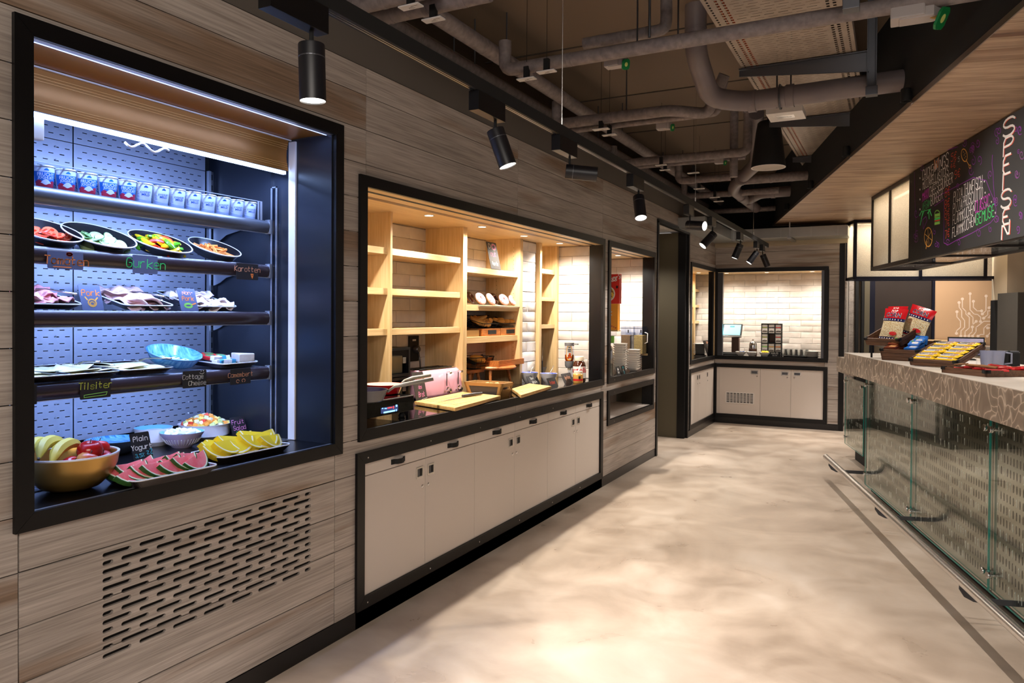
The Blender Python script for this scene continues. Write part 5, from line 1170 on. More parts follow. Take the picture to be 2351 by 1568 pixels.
# ---- rectangular trays
def rrect(x,y,r,n=5):
    out=[]
    for cx,cy,a0 in ((x-r,y-r,0),(-x+r,y-r,90),(-x+r,-y+r,180),(x-r,-y+r,270)): out+=[(cx+r*math.cos(R(a0+90*i/n)),cy+r*math.sin(R(a0+90*i/n))) for i in range(n+1)]
    return out
def tray(label,loc,lx,ly,tilt=0,rz=0,h=.022,mi='tray_black',rim='rim_white'):
    t=thing('serving_tray',label,'tray',loc,rot=Euler((0,tilt,rz)))
    def ring(s,z,rr): return [(x,y,z) for x,y in rrect(lx/2-s,ly/2-s,rr)]
    R_=[ring(.022,0,.02),ring(.006,h*.7,.026),ring(0,h,.03),ring(.006,h,.026),ring(.012,h*.75,.022),ring(.026,.004,.018)]; n=len(R_[0]); vs=[p for r_ in R_ for p in r_]; fs=[(j*n+i,j*n+(i+1)%n,(j+1)*n+(i+1)%n,(j+1)*n+i) for j in range(len(R_)-1) for i in range(n)]+[tuple(range(n))[::-1],tuple(range((len(R_)-1)*n,len(R_)*n))]
    B().add(vs,fs).build('dish',mi,t,smooth=40); b=B(); b.tube([(x,y,h) for x,y in rrect(lx/2-.002,ly/2-.002,.029)],.0028,6,closed=True); b.build('rim',rim,t,smooth=True); return t
z3=SHZ[2]; z4=SHZ[3]; T3=R(13)
def wavy(m,r,seed,name,label,cat,group,th=.003,lobes=7,amp=.1,parts=None):
    q=random.Random(seed); ph=[q.uniform(0,6.28) for _ in range(4)]
    def fn(u,v):
        a=u*2*PI; k=1+amp*.4*math.sin(3*a+ph[0]); rr=r*v*k
        return (rr*math.cos(a)*1.15,rr*math.sin(a),.010*v*v*math.sin(lobes*.5*a+ph[1])+.006*math.sin(2*a+ph[2])*v+.004*math.cos(5*v+ph[3]))
    b=B(); b.grid(fn,20,5); me=b.mesh(name,m,True,fix=False); o=put(name,me); md=o.modifiers.new('s','SOLIDIFY'); md.thickness=th; tag(o,label,cat,group); return o
def pile(protos,t,spots,lay=.006,z0=.012,tlt=.15,flat=None):
    for k,(x,y) in enumerate(spots):
        P_=protos[k%len(protos)]; o=P_ if k<len(protos) else P_.copy()
        if k>=len(protos): C.objects.link(o)
        place(o,onto(t,(x,y,z0+lay*(k%4)+rg.uniform(0,.003)),(rg.uniform(-tlt,tlt),rg.uniform(-tlt,tlt)+.1,rg.uniform(0,6.28))))
y0=WX(240,712,-.40)
def ty(px,py,X): return WX(px,py,X)[1]
tA=tray('black tray of salami slices cut off by the frame',(-.52,1.50,z3+.034),.30,.23,T3,R(4)); pile([wavy('salami',.042,1+i,'salami_slice','pink folded salami slice in the tray by the frame','sausage','salami slices',lobes=9) for i in range(3)],tA,[(.10-.045*(i//3),-.06+.055*(i%3)) for i in range(15)],.004,.016,.3)
tB=tray('black tray of cooked ham slices with a serving fork',(-.52,ty(357,714,-.37)-.01,z3+.034),.30,.215,T3,R(-3)); pile([wavy('ham',.055,11+i,'ham_slice','pale pink ham slice in the middle tray','ham','ham slices') for i in range(3)],tB,[(.09-.05*(i//3),-.05+.05*(i%3)) for i in range(15)],.004,.014,.22)
tC=tray('black tray of poultry slices at the end of the third shelf',(-.52,ty(520,714,-.37)-.035,z3+.034),.30,.215,T3,R(-3)); pile([wavy('turkey',.046,21+i,'poultry_slice','pale poultry slice in the last meat tray','cold cut','poultry slices',lobes=8) for i in range(3)],tC,[(.10-.045*(i//3),-.055+.055*(i%3)) for i in range(15)],.004,.014,.3)
def fork(label,t,lp,rz):
    o=thing('serving_fork',label,'fork',(0,0,0)); M=onto(t,lp,(0,-.12,rz)); place(o,M)
    b=B()
    for k in (-1,0,1): b.tube([(-.10,k*.006,.0),(-.075,k*.0065,.004),(-.055,k*.004,.005)],.0011,5)
    b.build('tines','steel',o,smooth=True,kind='stuff'); b=B(); b.tube([(-.056,0,.005),(-.02,0,.012),(.04,0,.010),(.11,0,.006)],.003,8,rs=[.006,.0022,.0026,.004]); b.build('fork_handle','steel',o,smooth=True); return o
fork('steel fork resting on the cooked ham',tB,(.045,.03,.040),R(10)); fork('steel fork resting on the salami',tA,(.045,.05,.040),R(12))
t0=tray('steel-rimmed tray of cheese cut off by the frame, nearest the camera',(-.49,1.46,z4+.012),.30,.2,R(3),R(0),rim='alu')
t1=tray('steel-rimmed tray of pale cheese slices left of its twin',(-.50,ty(210,868,-.36)-.01,z4+.012),.31,.235,R(3),R(4),rim='alu'); t2=tray('steel-rimmed tray of pale cheese slices above the yellow cheese sign',(-.50,ty(345,858,-.36)+.0,z4+.012),.30,.225,R(3),R(-3),rim='alu')
def slab(seed):
    q=random.Random(seed); a_,b__=q.uniform(0,6),q.uniform(0,6)
    def fn(u,v): x=(u-.5)*.125; y=(v-.5)*.10; return (x,y,.007*math.sin(14*x+a_)*math.cos(18*y+b__)+.012*max(0,abs(x)-.045)*-8)
    me=B().grid(fn,8,8).mesh('cheese_slice','cheese',True,fix=False); o=put('cheese_slice',me); o.modifiers.new('s','SOLIDIFY').thickness=.0028; tag(o,'pale yellow square cheese slice in the steel-rimmed trays','cheese','cheese slices'); return o
sl=[slab(i) for i in range(4)]
pile(sl,t1,[(.06,-.05),(.05,.05),(-.02,-.05),(-.02,.05),(-.09,-.04),(-.09,.05),(.02,0),(.07,.0)],.005,.014,.06)
for k,(t_,x,y,zz) in enumerate([(t2,.06,-.05,.016),(t2,.055,.045,.020),(t2,-.02,-.04,.024),(t2,-.02,.05,.022),(t2,-.09,0,.02),(t2,.02,.0,.028),(t0,.06,.0,.016),(t0,.05,.05,.02),(t0,-.03,.02,.024)]):
    o=sl[k%4].copy(); C.objects.link(o); place(o,onto(t_,(x,y,zz),(rg.uniform(-.06,.06),rg.uniform(-.06,.06),rg.uniform(-.4,.4))))
fork('steel fork across the cheese in the left tray',t1,(.07,.03,.044),R(-14)); fork('steel fork across the cheese near the yellow sign',t2,(.08,.045,.044),R(8))
# blue bowl of wrapped portions
p=WX(395,818,-.50); bo=dish('speckled blue bowl of small wrapped cheese portions',(p[0],p[1],z4+.022),sz(60,p),.052,R(17),'blue_glaze_in','blue_glaze','bowl','bowl'); bo.location[2]=z4+.028
for k in range(11):
    t=thing('cheese_portion','small foil-wrapped cheese portion in the blue bowl','cheese',(0,0,0),0,'wrapped cheese portions in the blue bowl'); place(t,onto(bo,(.062-.021*(k//4)*1.4,-.045+.026*(k%4)+rg.uniform(-.004,.004),.018+.006*(k%3)),(rg.uniform(-.3,.3),rg.uniform(-.5,.2),rg.uniform(-.5,.5))))
    B().cbox((0,0,0),(.028,.026,.010)).build('wrapper','foil' if k%3==0 else 'pack_white',t,bevel=.002); B().cbox((.002,.003,.0053),(.012,.010,.0006)).build('green_print','pack_green',t); B().cbox((.0142,0,0),(.0006,.018,.006)).build('side_print','pot_print',t)
t3=tray('white-rimmed tray with wrapped cheeses and a camembert wedge',(-.50,ty(558,840,-.36)-.02,z4+.012),.29,.23,R(4),R(5)); 
for k in range(4):
    t=thing('camembert_box',['flat round cheese in red and green paper, back of the tray','flat round cheese in red and green paper, front of the tray','second flat red and green cheese pack at the back','second flat red and green cheese pack at the front'][k],'cheese'); place(t,onto(t3,(.02-.07*(k%2),-.065+.062*(k//2),.030),(0,.1,0)))
    B().lathe([(0,0),(.030,0),(.031,.003),(.031,.016),(.029,.019),(0,.019)],20,Matrix.Diagonal((1,1,.8,1))).build('pack','pack_red',t,smooth=35); B().lathe([(0,.0158),(.021,.0158),(.021,.0164),(0,.0166)],18).build('green_label','pack_green',t); b=B(); vs,fs=printed('Camembert',.009,.01); b.add([(-y,x,.017) for x,y,_ in vs],fs); b.build('lettering','pack_white',t,fix=False)
for k in range(9):
    o=B().cbox((0,0,0),(.026,.022,.020)).build('cheese_cube',['pack_white','pack_blue','pack_white'][k%3],None,bevel=.003); tag(o,'small wrapped white and blue cheese cube in the last tray','cheese','wrapped cheese cubes'); place(o,onto(t3,(.075-.01*(k//5),-.085+.024*(k%5),.024+.014*(k//5)),(rg.uniform(-.2,.2),rg.uniform(-.2,.2),rg.uniform(-.3,.3))))
o=B().prism([(0,-.045),(.052,.02),(-.052,.03)],0,.038).build('camembert_wedge','camembert',None,bevel=.004); tag(o,'white camembert wedge standing at the end of the tray','cheese'); place(o,onto(t3,(.085,.058,.018),(0,-.04,R(30))))
# ---- the deck
DZ=FZ0+.0005
p=G(167,1128,DZ); rb_=.140; fb=thing('fruit_bowl','golden fruit bowl holding bananas and apples at the front of the fridge','bowl',(p[0]-.035,p[1]+.015,DZ))
h=.115
B().lathe([(0,0),(.05,0),(.085,.012),(.118,.045),(.134,.08),(rb_,h),(rb_*.955,h),(.122,.078),(.104,.045),(.07,.02),(0,.014)],56).build('bowl','gold_bowl',fb,smooth=35); B().lathe([(rb_*1.003,h-.003),(rb_*1.004,h+.002),(rb_*.95,h+.002),(rb_*.95,h-.003)],56,close=True).build('rim','rim_white',fb,smooth=35)
FBL=fb.location
def apple(label,x,y,z,s=1,m='apple',e=(0,0,0)):
    t=thing('apple',label,'apple',(FBL[0]+x,FBL[1]+y,FBL[2]+z),rot=e,group='apples in the fruit bowl'); s*=.037
    B().lathe([(0,-.78*s),(.25*s,-.9*s),(.55*s,-.82*s),(.88*s,-.4*s),(1.0*s,.1*s),(.92*s,.5*s),(.65*s,.8*s),(.35*s,.86*s),(.12*s,.74*s),(0,.62*s)],28).build('fruit',m,t,smooth=True); B().tube([(0,0,.6*s),(.03*s,.02*s,.9*s),(.12*s,.04*s,1.15*s)],.0014,6).build('stem','banana_tip',t,smooth=True)
apple('big red apple on top of the pile in the fruit bowl',.045,.035,.118,1.05,e=(.1,.15,0)); apple('red apple at the outer edge of the fruit bowl',.0,.092,.110,.98,e=(-.2,.1,1)); apple('yellow and red apple at the front of the fruit bowl',.085,.0,.094,.92,'apple_pale',(.2,.3,2)); apple('dark red apple half hidden under the big one',.055,.07,.085,.92,e=(.3,.2,.5)); apple('red apple deep in the bowl near the bananas',.055,-.03,.082,.9,e=(.1,.5,.2)); apple('red apple at the bottom of the fruit bowl',-.02,.03,.06,1)
def banana(label,pts):
    t=thing('banana',label,'banana',FBL,0,'bananas in the fruit bowl'); n=len(pts); P_=[Vector(q) for q in pts]
    sm=[]; 
    for i in range(13):
        f=i/12*(n-1); k=min(int(f),n-2); u=f-k; a=P_[max(k-1,0)];b_=P_[k];c=P_[k+1];d=P_[min(k+2,n-1)]
        sm.append(.5*((2*b_)+(-a+c)*u+(2*a-5*b_+4*c-d)*u*u+(-a+3*b_-3*c+d)*u**3))
    rs_=[.004,.009,.014,.0175,.019,.0195,.0195,.019,.018,.016,.012,.007,.005]
    B().tube(sm,.018,7,rs=rs_).build('peel','banana',t,smooth=50); B().tube([sm[0]-(sm[1]-sm[0])*.5,sm[0]],.0042,7).build('stalk','banana_tip',t); B().tube([sm[-1],sm[-1]+(sm[-1]-sm[-2])*.15],.005,7).build('tip','banana_tip',t)
banana('long banana arching over the apples',[(.075,-.105,.108),(.035,-.06,.140),(.0,0,.148),(-.03,.055,.128)]); banana('banana behind the front one',[(.045,-.125,.125),(.0,-.085,.155),(-.035,-.03,.158),(-.06,.02,.135)]); banana('greenish banana at the back of the bunch',[(.0,-.13,.13),(-.04,-.09,.155),(-.07,-.04,.150),(-.085,.0,.13)])
# melon trays
pa=G(432,1090,DZ+.02); tw=tray('long tray of pink watermelon wedges in front',(pa[0]-.115,pa[1]-.015,DZ),.20,.325,0,R(-2),.028); pb=G(604,1040,DZ+.02); tm=tray('long tray of yellow melon wedges beside the watermelon',(pb[0]-.115,pb[1]+.0,DZ),.20,.355,0,R(-1),.028)
def wedge(names,r,th,m1,m2,m3,label,cat,group,seg=10,a=R(150)):
    t=thing(names,label,cat,(0,0,0),0,group); P_=lambda rr,n=seg: [(rr*math.cos(-PI/2-a/2+a*i/n),rr*math.sin(-PI/2-a/2+a*i/n)+r*.45) for i in range(n+1)]
    fl_=P_(r*.89); B().prism(fl_,-th/2,th/2).build('flesh',m1,t,bevel=.0015); b=B(); o_=P_(r*.955); b.prism(fl_+o_[::-1],-th/2,th/2); b.build('pale_rind',m2,t); b=B(); oo=P_(r); b.prism(o_+oo[::-1],-th/2,th/2); b.build('rind',m3,t); return t
wp=wedge('watermelon_wedge',.076,.018,'melon_pink','rind_white','rind_green','pink watermelon wedge standing in the long tray','watermelon','watermelon wedges')
for k in range(18):
    o=wp if k==0 else dup(wp,(0,0,0)); row=k%2
    place(o,onto(tw,(.034-.062*row,-.128+.0148*k,.044),(R(90),0,R(90+ (24 if row else 14))+rg.uniform(-.15,.15)))); o.rotation_euler=(onto(tw,(0,0,0),(R(50),R(rg.uniform(-10,10)),R(104)+rg.uniform(-.25,.25)))).to_euler()
mp=wedge('melon_wedge',.085,.022,'honeydew','melon_white','honeydew','yellow melon wedge lying in the long tray','melon','yellow melon wedges')
for k in range(14):
    o=mp if k==0 else dup(mp,(0,0,0)); row=k%2
    place(o,onto(tm,(.03-.06*row,-.14+.0215*k,.046+.006*(k%3)),(R(48),R(rg.uniform(-14,14)),R(100)+rg.uniform(-.3,.3))))
# bowls of yogurt, dried fruit, fruit salad
def bowl(label,px,py,wpx,hh,mo,mi,z=DZ,foot=.5,back=.0,name='bowl',at=None):
    p=G(px,py,z); r=sz(wpx/2,p)
    if at: p=Vector((at[0],at[1],z)); r=at[2]
    t=thing(name,label,'bowl',(p[0]-back,p[1],z))
    B().lathe([(0,0),(r*foot,0),(r*(foot+.2),hh*.25),(r*.95,hh*.85),(r,hh),(r*.975,hh),(r*.92,hh*.82),(r*(foot+.12),hh*.3),(0,hh*.16)],44).build('bowl',mo,t,smooth=35)
    B().lathe([(r*.93,hh*.84),(r*.985,hh*1.001),(r*.96,hh*1.001),(r*.6,hh*.4)],44).build('glaze',mi,t,smooth=True); return t,r
tb,r=bowl('wide dark bowl of yogurt with a blue speckled rim',245,1018,128,.06,'bowl_dark','blue_glaze_in',at=(-.60,1.885,.108)); B().lathe([(0,0),(r*.84,0),(r*.84,.001),(0,.0012)],36,T(0,0,.042)).build('yogurt','yogurt',tb)
tb,r=bowl('tall white bowl of plain yogurt behind the chalk sign',352,1006,99,.075,'bowl_white','bowl_sky',foot=.72,at=(-.648,2.095,.077)); B().lathe([(0,0),(r*.86,0),(r*.5,.006),(0,.006)],30,T(0,0,.058)).build('yogurt','yogurt',tb,smooth=True)
tb,r=bowl('lilac ribbed bowl of white fruit pieces',418,1026,96,.066,'bowl_lilac','bowl_sky',foot=.42); b=B()
for k in range(36): a=2*PI*k/36; b.tube([(r*.44*math.cos(a),r*.44*math.sin(a),.006),(r*.72*math.cos(a),r*.72*math.sin(a),.022),(r*.86*math.cos(a),r*.86*math.sin(a),.04)],.0014,5)
b.build('ribs','bowl_white',tb,kind='stuff'); TB1=(tb,r)
tb,r=bowl('oval white bowl heaped with mixed fruit salad',468,1006,142,.068,'bowl_white','bowl_white',foot=.72,at=(-.605,2.325,.115)); TB2=(tb,r)
for k,(m) in enumerate(('cuke_core','melon_white','honeydew')): mat('fr%d'%k,(1,1,1),.5)
fm=[('fruit_green','pale green'),('fruit_yellow','yellow'),('fruit_orange','orange'),('fruit_pale','white'),('fruit_red','red')]; pc=[]
for m,c in fm:
    o=B().cbox((0,0,0),(.021,.019,.017)).build('fruit_cube',m,None,bevel=.003); tag(o,'%s melon cube in the heap of fruit salad'%c,'fruit','fruit salad cubes'); pc.append(o)
tb,r=TB2; zc=.062
for k in range(60):
    rr=r*.82*math.sqrt((k+.5)/60); a=k*2.4; zz=zc+.045*(1-(rr/(r*.82)))**.9; q=pc[(k*7+k//3)%4 if k%9 else 4]; o=q if q.parent is None and q.location.length==0 and k<9 else q.copy()
    if o is not q: C.objects.link(o)
    o.location=Vector(tb.location)+Vector((rr*math.cos(a),rr*math.sin(a),zz)); o.rotation_euler=(rg.uniform(-.6,.6),rg.uniform(-.6,.6),rg.uniform(0,3))
tb,r=TB1
wp2=B().prism([(-.016,-.009),(.014,-.011),(.017,.006),(-.004,.013)],-.006,.006).build('fruit_piece','fruit_pale',None,bevel=.002); tag(wp2,'pale piece of fruit in the lilac ribbed bowl','fruit','fruit pieces in the lilac bowl')
for k in range(18):
    o=wp2 if k==0 else wp2.copy()
    if k: C.objects.link(o)
    rr=r*.74*math.sqrt((k+.5)/18); a=k*2.4; o.location=Vector(tb.location)+Vector((rr*math.cos(a),rr*math.sin(a),.058+.012*(1-rr/r))); o.rotation_euler=(rg.uniform(-.5,.5),rg.uniform(-.5,.5),rg.uniform(0,6))
# ---- chalk cards
def card(label,corners,rows,m='chalkboard',depth=.002,draw=None,cat='sign',name='chalk_sign',stand=True):
    # corners: bottom-left, bottom-right, top-left points in the world
    O,A_,D_=[Vector(c) for c in corners]; ax=A_-O; ay=D_-O; w_,h_=ax.length,ay.length; ay=(ay-ax*(ay.dot(ax)/ax.length_squared)).normalized()*h_
    t=thing(name,label,cat,tuple(O)); M=frameM(Vector((0,0,0)),ax,ay)
    b=B(); q=rrect(w_/2,h_/2,min(w_,h_)*.05,2); b.prism([(x+w_/2,y+h_/2) for x,y in q],-depth,0,M); b.build('card',m,t)
    if stand: b=B(); b.box(0,w_,-depth,0,-.001,.002,M); b.build('base','clear_plastic',t)
    lettering(t,[(s,x*w_,y*h_,hh*h_,mm,kk) for s,x,y,hh,mm,kk in rows],M@Matrix.Translation((0,0,.0005)))
    if draw: draw(t,M@Matrix.Translation((0,0,.0007)),w_,h_)
    return t
def hang(label,pl,pr,pb,X,rows,m='chalkboard',draw=None,tilt=.0):
    # card clipped on a shelf rail: px of top-left, top-right, bottom-left
    a=WX(*pl,X); c=WX(*pr,X); d=WX(*pb,X); h_=(a-d).length; O=Vector((X+tilt,a[1]+ (d[1]-a[1])*.4,d[2])); 
    return card(label,(O,O+Vector((0,c[1]-a[1],0)),O+Vector((-tilt,0,a[2]-d[2]))),rows,m,draw=draw,stand=False)
def dd(fn):
    def f(t,M,w_,h_):
        b={}
        def line(m,pts,ww=.03): ribbon(b.setdefault(m,B()),[(x*w_,y*h_) for x,y in pts],ww*h_,M)
        fn(line); 
        for m,x in b.items(): x.build('drawing',m,t,fix=False)
    return f
def cc(x,y,rx,ry,n=12,a0=0,a1=360): return [(x+rx*math.cos(R(a0+(a1-a0)*i/n)),y+ry*math.sin(R(a0+(a1-a0)*i/n))) for i in range(n+1)]
RX=-.3325
hang('blue-grey sign reading Tomaten in orange chalk',(107,575),(189,585),(113,616),RX,[('Tomaten',.53,.28,.46,'ch_orange',{'w_':.0035})],'card_blue',dd(lambda l:(l('ch_red',cc(.6,.88,.07,.07),.1),l('ch_orange',[(.15,.12),(.65,.12)],.05)))) 
hang('blue-grey sign reading Gurken in green chalk',(303,584),(360,595),(308,627),RX,[('Gurken',.53,.3,.5,'ch_green',{'w_':.003})],'card_blue')
hang('black sign reading Karotten in orange with a small carrot',(540,603),(590,608),(547,641),RX,[('Karotten',.5,.5,.32,'ch_peach',{'w_':.0022})],'chalkboard',dd(lambda l:l('ch_orange',[(.66,.36),(.76,.36),(.72,.1),(.66,.36)],.06)))
hang('black sign reading Tilsiter in yellow-green chalk',(183,874),(253,870),(186,918),RX,[('Tilsiter',.5,.52,.34,'ch_yellow',{'w_':.0024})],'chalkboard',dd(lambda l:l('ch_lime',[(.12,.22),(.88,.3),(.84,.14),(.12,.1),(.12,.22)],.03)))
hang('black sign reading Cottage Cheese in white with a smiley',(418,853),(472,850),(423,892),RX,[('Cottage',.42,.52,.26,'ch_white',{'w_':.0024}),('Cheese',.6,.14,.26,'ch_white',{'w_':.0024})],'chalkboard',dd(lambda l:(l('ch_white',cc(.8,.88,.1,.1,8,200,340),.03),l('ch_white',[(.76,.94),(.77,.95)],.05),l('ch_white',[(.86,.95),(.87,.96)],.05))))
hang('black sign reading Camembert in orange handwriting',(527,848),(574,846),(531,884),RX,[('Camembert',.5,.48,.28,'ch_peach',{'w_':.002})],'chalkboard',dd(lambda l:(l('ch_peach',cc(.36,.2,.07,.1,10,0,300),.03),l('ch_peach',cc(.64,.22,.08,.1,10,-60,240),.03))))
hang('dark sign at the frame edge, cut off, on the lowest rail',(60,884),(84,884),(62,930),RX,[],'chalkboard')
def stand(label,bl,br,tl,X0,rows,m,draw=None,lean=.03,z=None,fx=False):
    O=WX(*bl,X0) if z is None or fx else G(*bl,z); dz=(O[2]-z) if fx else 0
    O[2]-=dz
    if z is None: O=Vector((X0,O[1],O[2]))
    E_=WX(*br,O[0]); Q=WX(*tl,O[0]-lean); Q[2]-=dz; A_=Vector((O[0],E_[1],O[2])); D_=Vector((O[0]-lean,Q[1],Q[2]))
    return card(label,(O,A_,D_),rows,m,draw=draw)
stand('grey card reading Pork in orange with a pig face',(190,713),(240,714),(176,653),-.375,[('Pork',.5,.58,.22,'ch_orange',{'w_':.003})],'card_blue',dd(lambda l:(l('ch_gold',cc(.5,.3,.18,.14),.05),l('ch_gold',cc(.5,.27,.1,.07),.04),l('ch_gold',[(.3,.42),(.22,.52)],.05),l('ch_gold',[(.68,.42),(.78,.5)],.05))))
stand('grey card reading Non-Pork in orange with a drumstick',(417,714),(457,715),(403,661),-.375,[('Non-',.55,.72,.17,'ch_peach',{'w_':.0028}),('Pork',.5,.46,.18,'ch_orange',{'w_':.003})],'card_blue',dd(lambda l:(l('ch_lime',cc(.45,.24,.2,.08),.08),l('ch_orange',[(.66,.28),(.9,.34)],.05))))
stand('black card reading Plain Yogurt with turquoise scribbles',(308,1057),(352,1050),(293,997),-.1,[('Plain',.5,.68,.18,'ch_white',{'w_':.0026}),('Yogurt',.5,.36,.18,'ch_white',{'w_':.0026}),('3,5%',.32,.08,.13,'ch_cyan',{'w_':.0018}),('zZ',.85,.14,.18,'ch_cyan',{'w_':.002})],'chalkboard',None,.028,DZ+.028)
stand('black card reading Fruit Salad in pink with cherries',(536,1008),(569,1002),(524,960),-.2,[('Fruit',.5,.66,.2,'ch_pink',{'w_':.0022}),('Salad',.55,.38,.2,'ch_pink',{'w_':.0022})],'chalkboard',dd(lambda l:(l('ch_green',cc(.3,.15,.12,.14,8,-90,90),.04),l('ch_red',cc(.65,.1,.07,.05),.05),l('ch_red',cc(.85,.1,.07,.05),.05),l('ch_white',[(.65,.14),(.75,.3),(.85,.14)],.02))),.026,DZ)

# ============================================================ things on the black worktop of the bread niche
def LX(px,py,X): return WX(px,py,X)
# induction hob with control display, at the near end
hob=thing('induction_hob','black induction hob with a lit red and blue display','hob',(0,0,WT)); 
hx1=-.055; a=WX(835,960,hx1); c=WX(950,945,hx1); y0,y1=2.72,c[1]; ht=WX(948,908,hx1)[2]-WT
B().box(hx1-.33,hx1,y0,y1,.032,ht).build('housing','glossblack',hob,bevel=.004); B().box(hx1-.32,hx1-.01,y0+.005,y1-.01,ht,ht+.004).build('glass_top','glossblack',hob)
B().box(hx1-.33,hx1+.0015,y0-.001,y1+.001,ht-.001,ht+.002).build('trim','steel',hob)
for y in (y0+.07,y1-.065): B().lathe([(.014,0),(.018,.006),(.012,.02),(.016,.033)],16,T(hx1-.03,y,0)).build('foot','matte_black',hob,smooth=40)
P_=lambda px,py:(WX(px,py,hx1+.0015)[1],WX(px,py,hx1+.0015)[2]-WT)
b1=B();b2=B();b3=B()
def q4(b,x0,y0_,x1,y1_): a_=P_(x0,y0_);c_=P_(x1,y1_); b.box(hx1,hx1+.0012,a_[0],c_[0],min(a_[1],c_[1]),max(a_[1],c_[1]))
q4(b1,890,938,900,934); q4(b1,903,938,904.5,932)
for s,e in ((877,880),(883,884.5),(885.5,888)): q4(b2,s,939,e,936.5)
q4(b2,909,934,912,929); q4(b2,909,944,911,939); q4(b2,881,945.5,907,944.2); q4(b3,875,950,914,930)
for b,m,n in ((b3,'disp_dim','display'),(b1,'disp_red','red_digits'),(b2,'disp_blue','blue_symbols')): b.v=[Vector((v.x+(.0006 if m!='disp_dim' else 0),v.y,v.z)) for v in b.v]; b.build(n,m,hob)
# pans
def pan(label,y,x,r,h,mo,mi,ang,hl,hm,dz,rise=.03):
    t=thing('frying_pan',label,'pan',(x,y,WT+ht+.0045+dz))
    B().lathe([(0,0),(r*.72,0),(r*.8,.005),(r,h),(r*.975,h),(r*.77,.009),(0,.006)],44).build('body',mo,t,smooth=35); B().lathe([(0,.0065),(r*.76,.0095),(r*.965,h-.001),(r*.955,h-.001),(r*.74,.0105),(0,.0075)],44).build('lining',mi,t,smooth=35)
    d=Vector((math.cos(ang),math.sin(ang),0)); up=Vector((0,0,1)); b=B(); b.tube([d*r*.97+up*h*.75,d*(r+.03)+up*(h+.01),d*(r+.08)+up*(h+.02),d*(r+hl)+up*(h+rise)],.008,10,rs=[.006,.007,.011,.010]); b.build('handle',hm,t,smooth=True); return t
pr_=G(880,884,WT+ht+.05); pg_=G(834,896,WT+ht+.058)
pan('red frying pan standing behind the grey one on the hob',pr_[1],pr_[0],.105,.052,'pan_red','pan_cream',R(70),.20,'handle_grey',.0,.030)
pan('large grey frying pan at the front of the hob',pg_[1],pg_[0],.118,.058,'pan_grey','pan_in',R(42),.22,'handle_grey',.0,.045)
# bread dispenser (black frame with clear door) and its twin underneath
bdx=-.42; a=WX(902,797,bdx); c=WX(942,795,bdx); 
t=thing('bread_box','black framed clear-fronted bread box with square loaf behind the pans','bread box',(bdx,3.46,WT)); 
zt=WX(940,797,bdx)[2]-WT; zm=WX(940,862,bdx)[2]-WT; W_=c[1]-3.46
for (z0,z1) in ((.005,zm-.006),(zm,zt)):
    b=B(); f=.016; b.box(-.22,0,0,f,z0,z1); b.box(-.22,0,W_-f,W_,z0,z1); b.box(-.22,0,f,W_-f,z0,z0+f); b.box(-.22,0,f,W_-f,z1-f,z1); b.box(-.22,-.21,f,W_-f,z0+f,z1-f); b.build('case','black',t)
    B().box(-.004,0,f,W_-f,z0+f,z1-f).build('door','clear_plastic',t)
    lf=B().box(-.20,-.03,f+.01,W_-f-.02,z0+f+.001,z0+f+(z1-z0)*.62).build('loaf','toast',t,bevel=.008)
    B().box(0,.004,W_*.62,W_*.62+.028,z0+(z1-z0)*.45,z0+(z1-z0)*.45+.036).build('latch','steel',t,bevel=.001)
# wall socket with plug
p=WX(949,800,NX+.012); so=thing('wall_socket','black double wall socket with a grey plug in it','socket',(NX+.009,p[1],p[2])); s=.055
B().box(0,.010,-s,s,-.085,.085).build('plate','matte_black',so,bevel=.002); B().lathe([(.026,.008),(.026,.035),(.018,.045),(0,.046)],16,T(0,.008,-.005,0,PI/2)).build('plug','pan_grey',so,smooth=40)
B().tube([(.04,.008,-.02),(.05,.01,-.08),(.045,.025,-.16),(.05,.04,-.26)],.005,6).build('cable','pan_grey',so,smooth=True); B().box(.0101,.0106,-.02,.02,.05,.062).build('label','white_paint',so)
# pink toaster
tx=-.402; a=WX(975,915,tx); c=WX(1059,905,tx); L=c[1]-a[1]+.03; zt=WX(1055,842,tx)[2]-WT
to=thing('toaster','pink retro toaster with two levers and chrome dials','toaster',(tx,a[1]-.035,WT)); D_=.19
pr=[(0,.012),(.012,.010),(.012,.03),(.003,.10),(-.006,zt-.03),(-.02,zt-.012),(-.04,zt),(-D_+.04,zt),(-D_+.02,zt-.012),(-D_,zt-.05),(-D_-.006,.02),(-D_,.010)]
B().prism(pr,0,L,Matrix(((1,0,0,0),(0,0,1,0),(0,1,0,0),(0,0,0,1)))).build('body','pink',to,bevel=.008,smooth=40)
B().box(-D_+.03,-.03,.02,L-.02,zt-.002,zt+.004).build('top_plate','chrome',to,bevel=.001); b=B()
for i in range(4): b.box(-.06-.034*i,-.045-.034*i,.04,L-.04,zt+.0042,zt+.005)
b.build('bread_slots','void',to); B().box(-D_,.013,.004,L-.004,.0,.012).build('base_trim','chrome',to,bevel=.002)
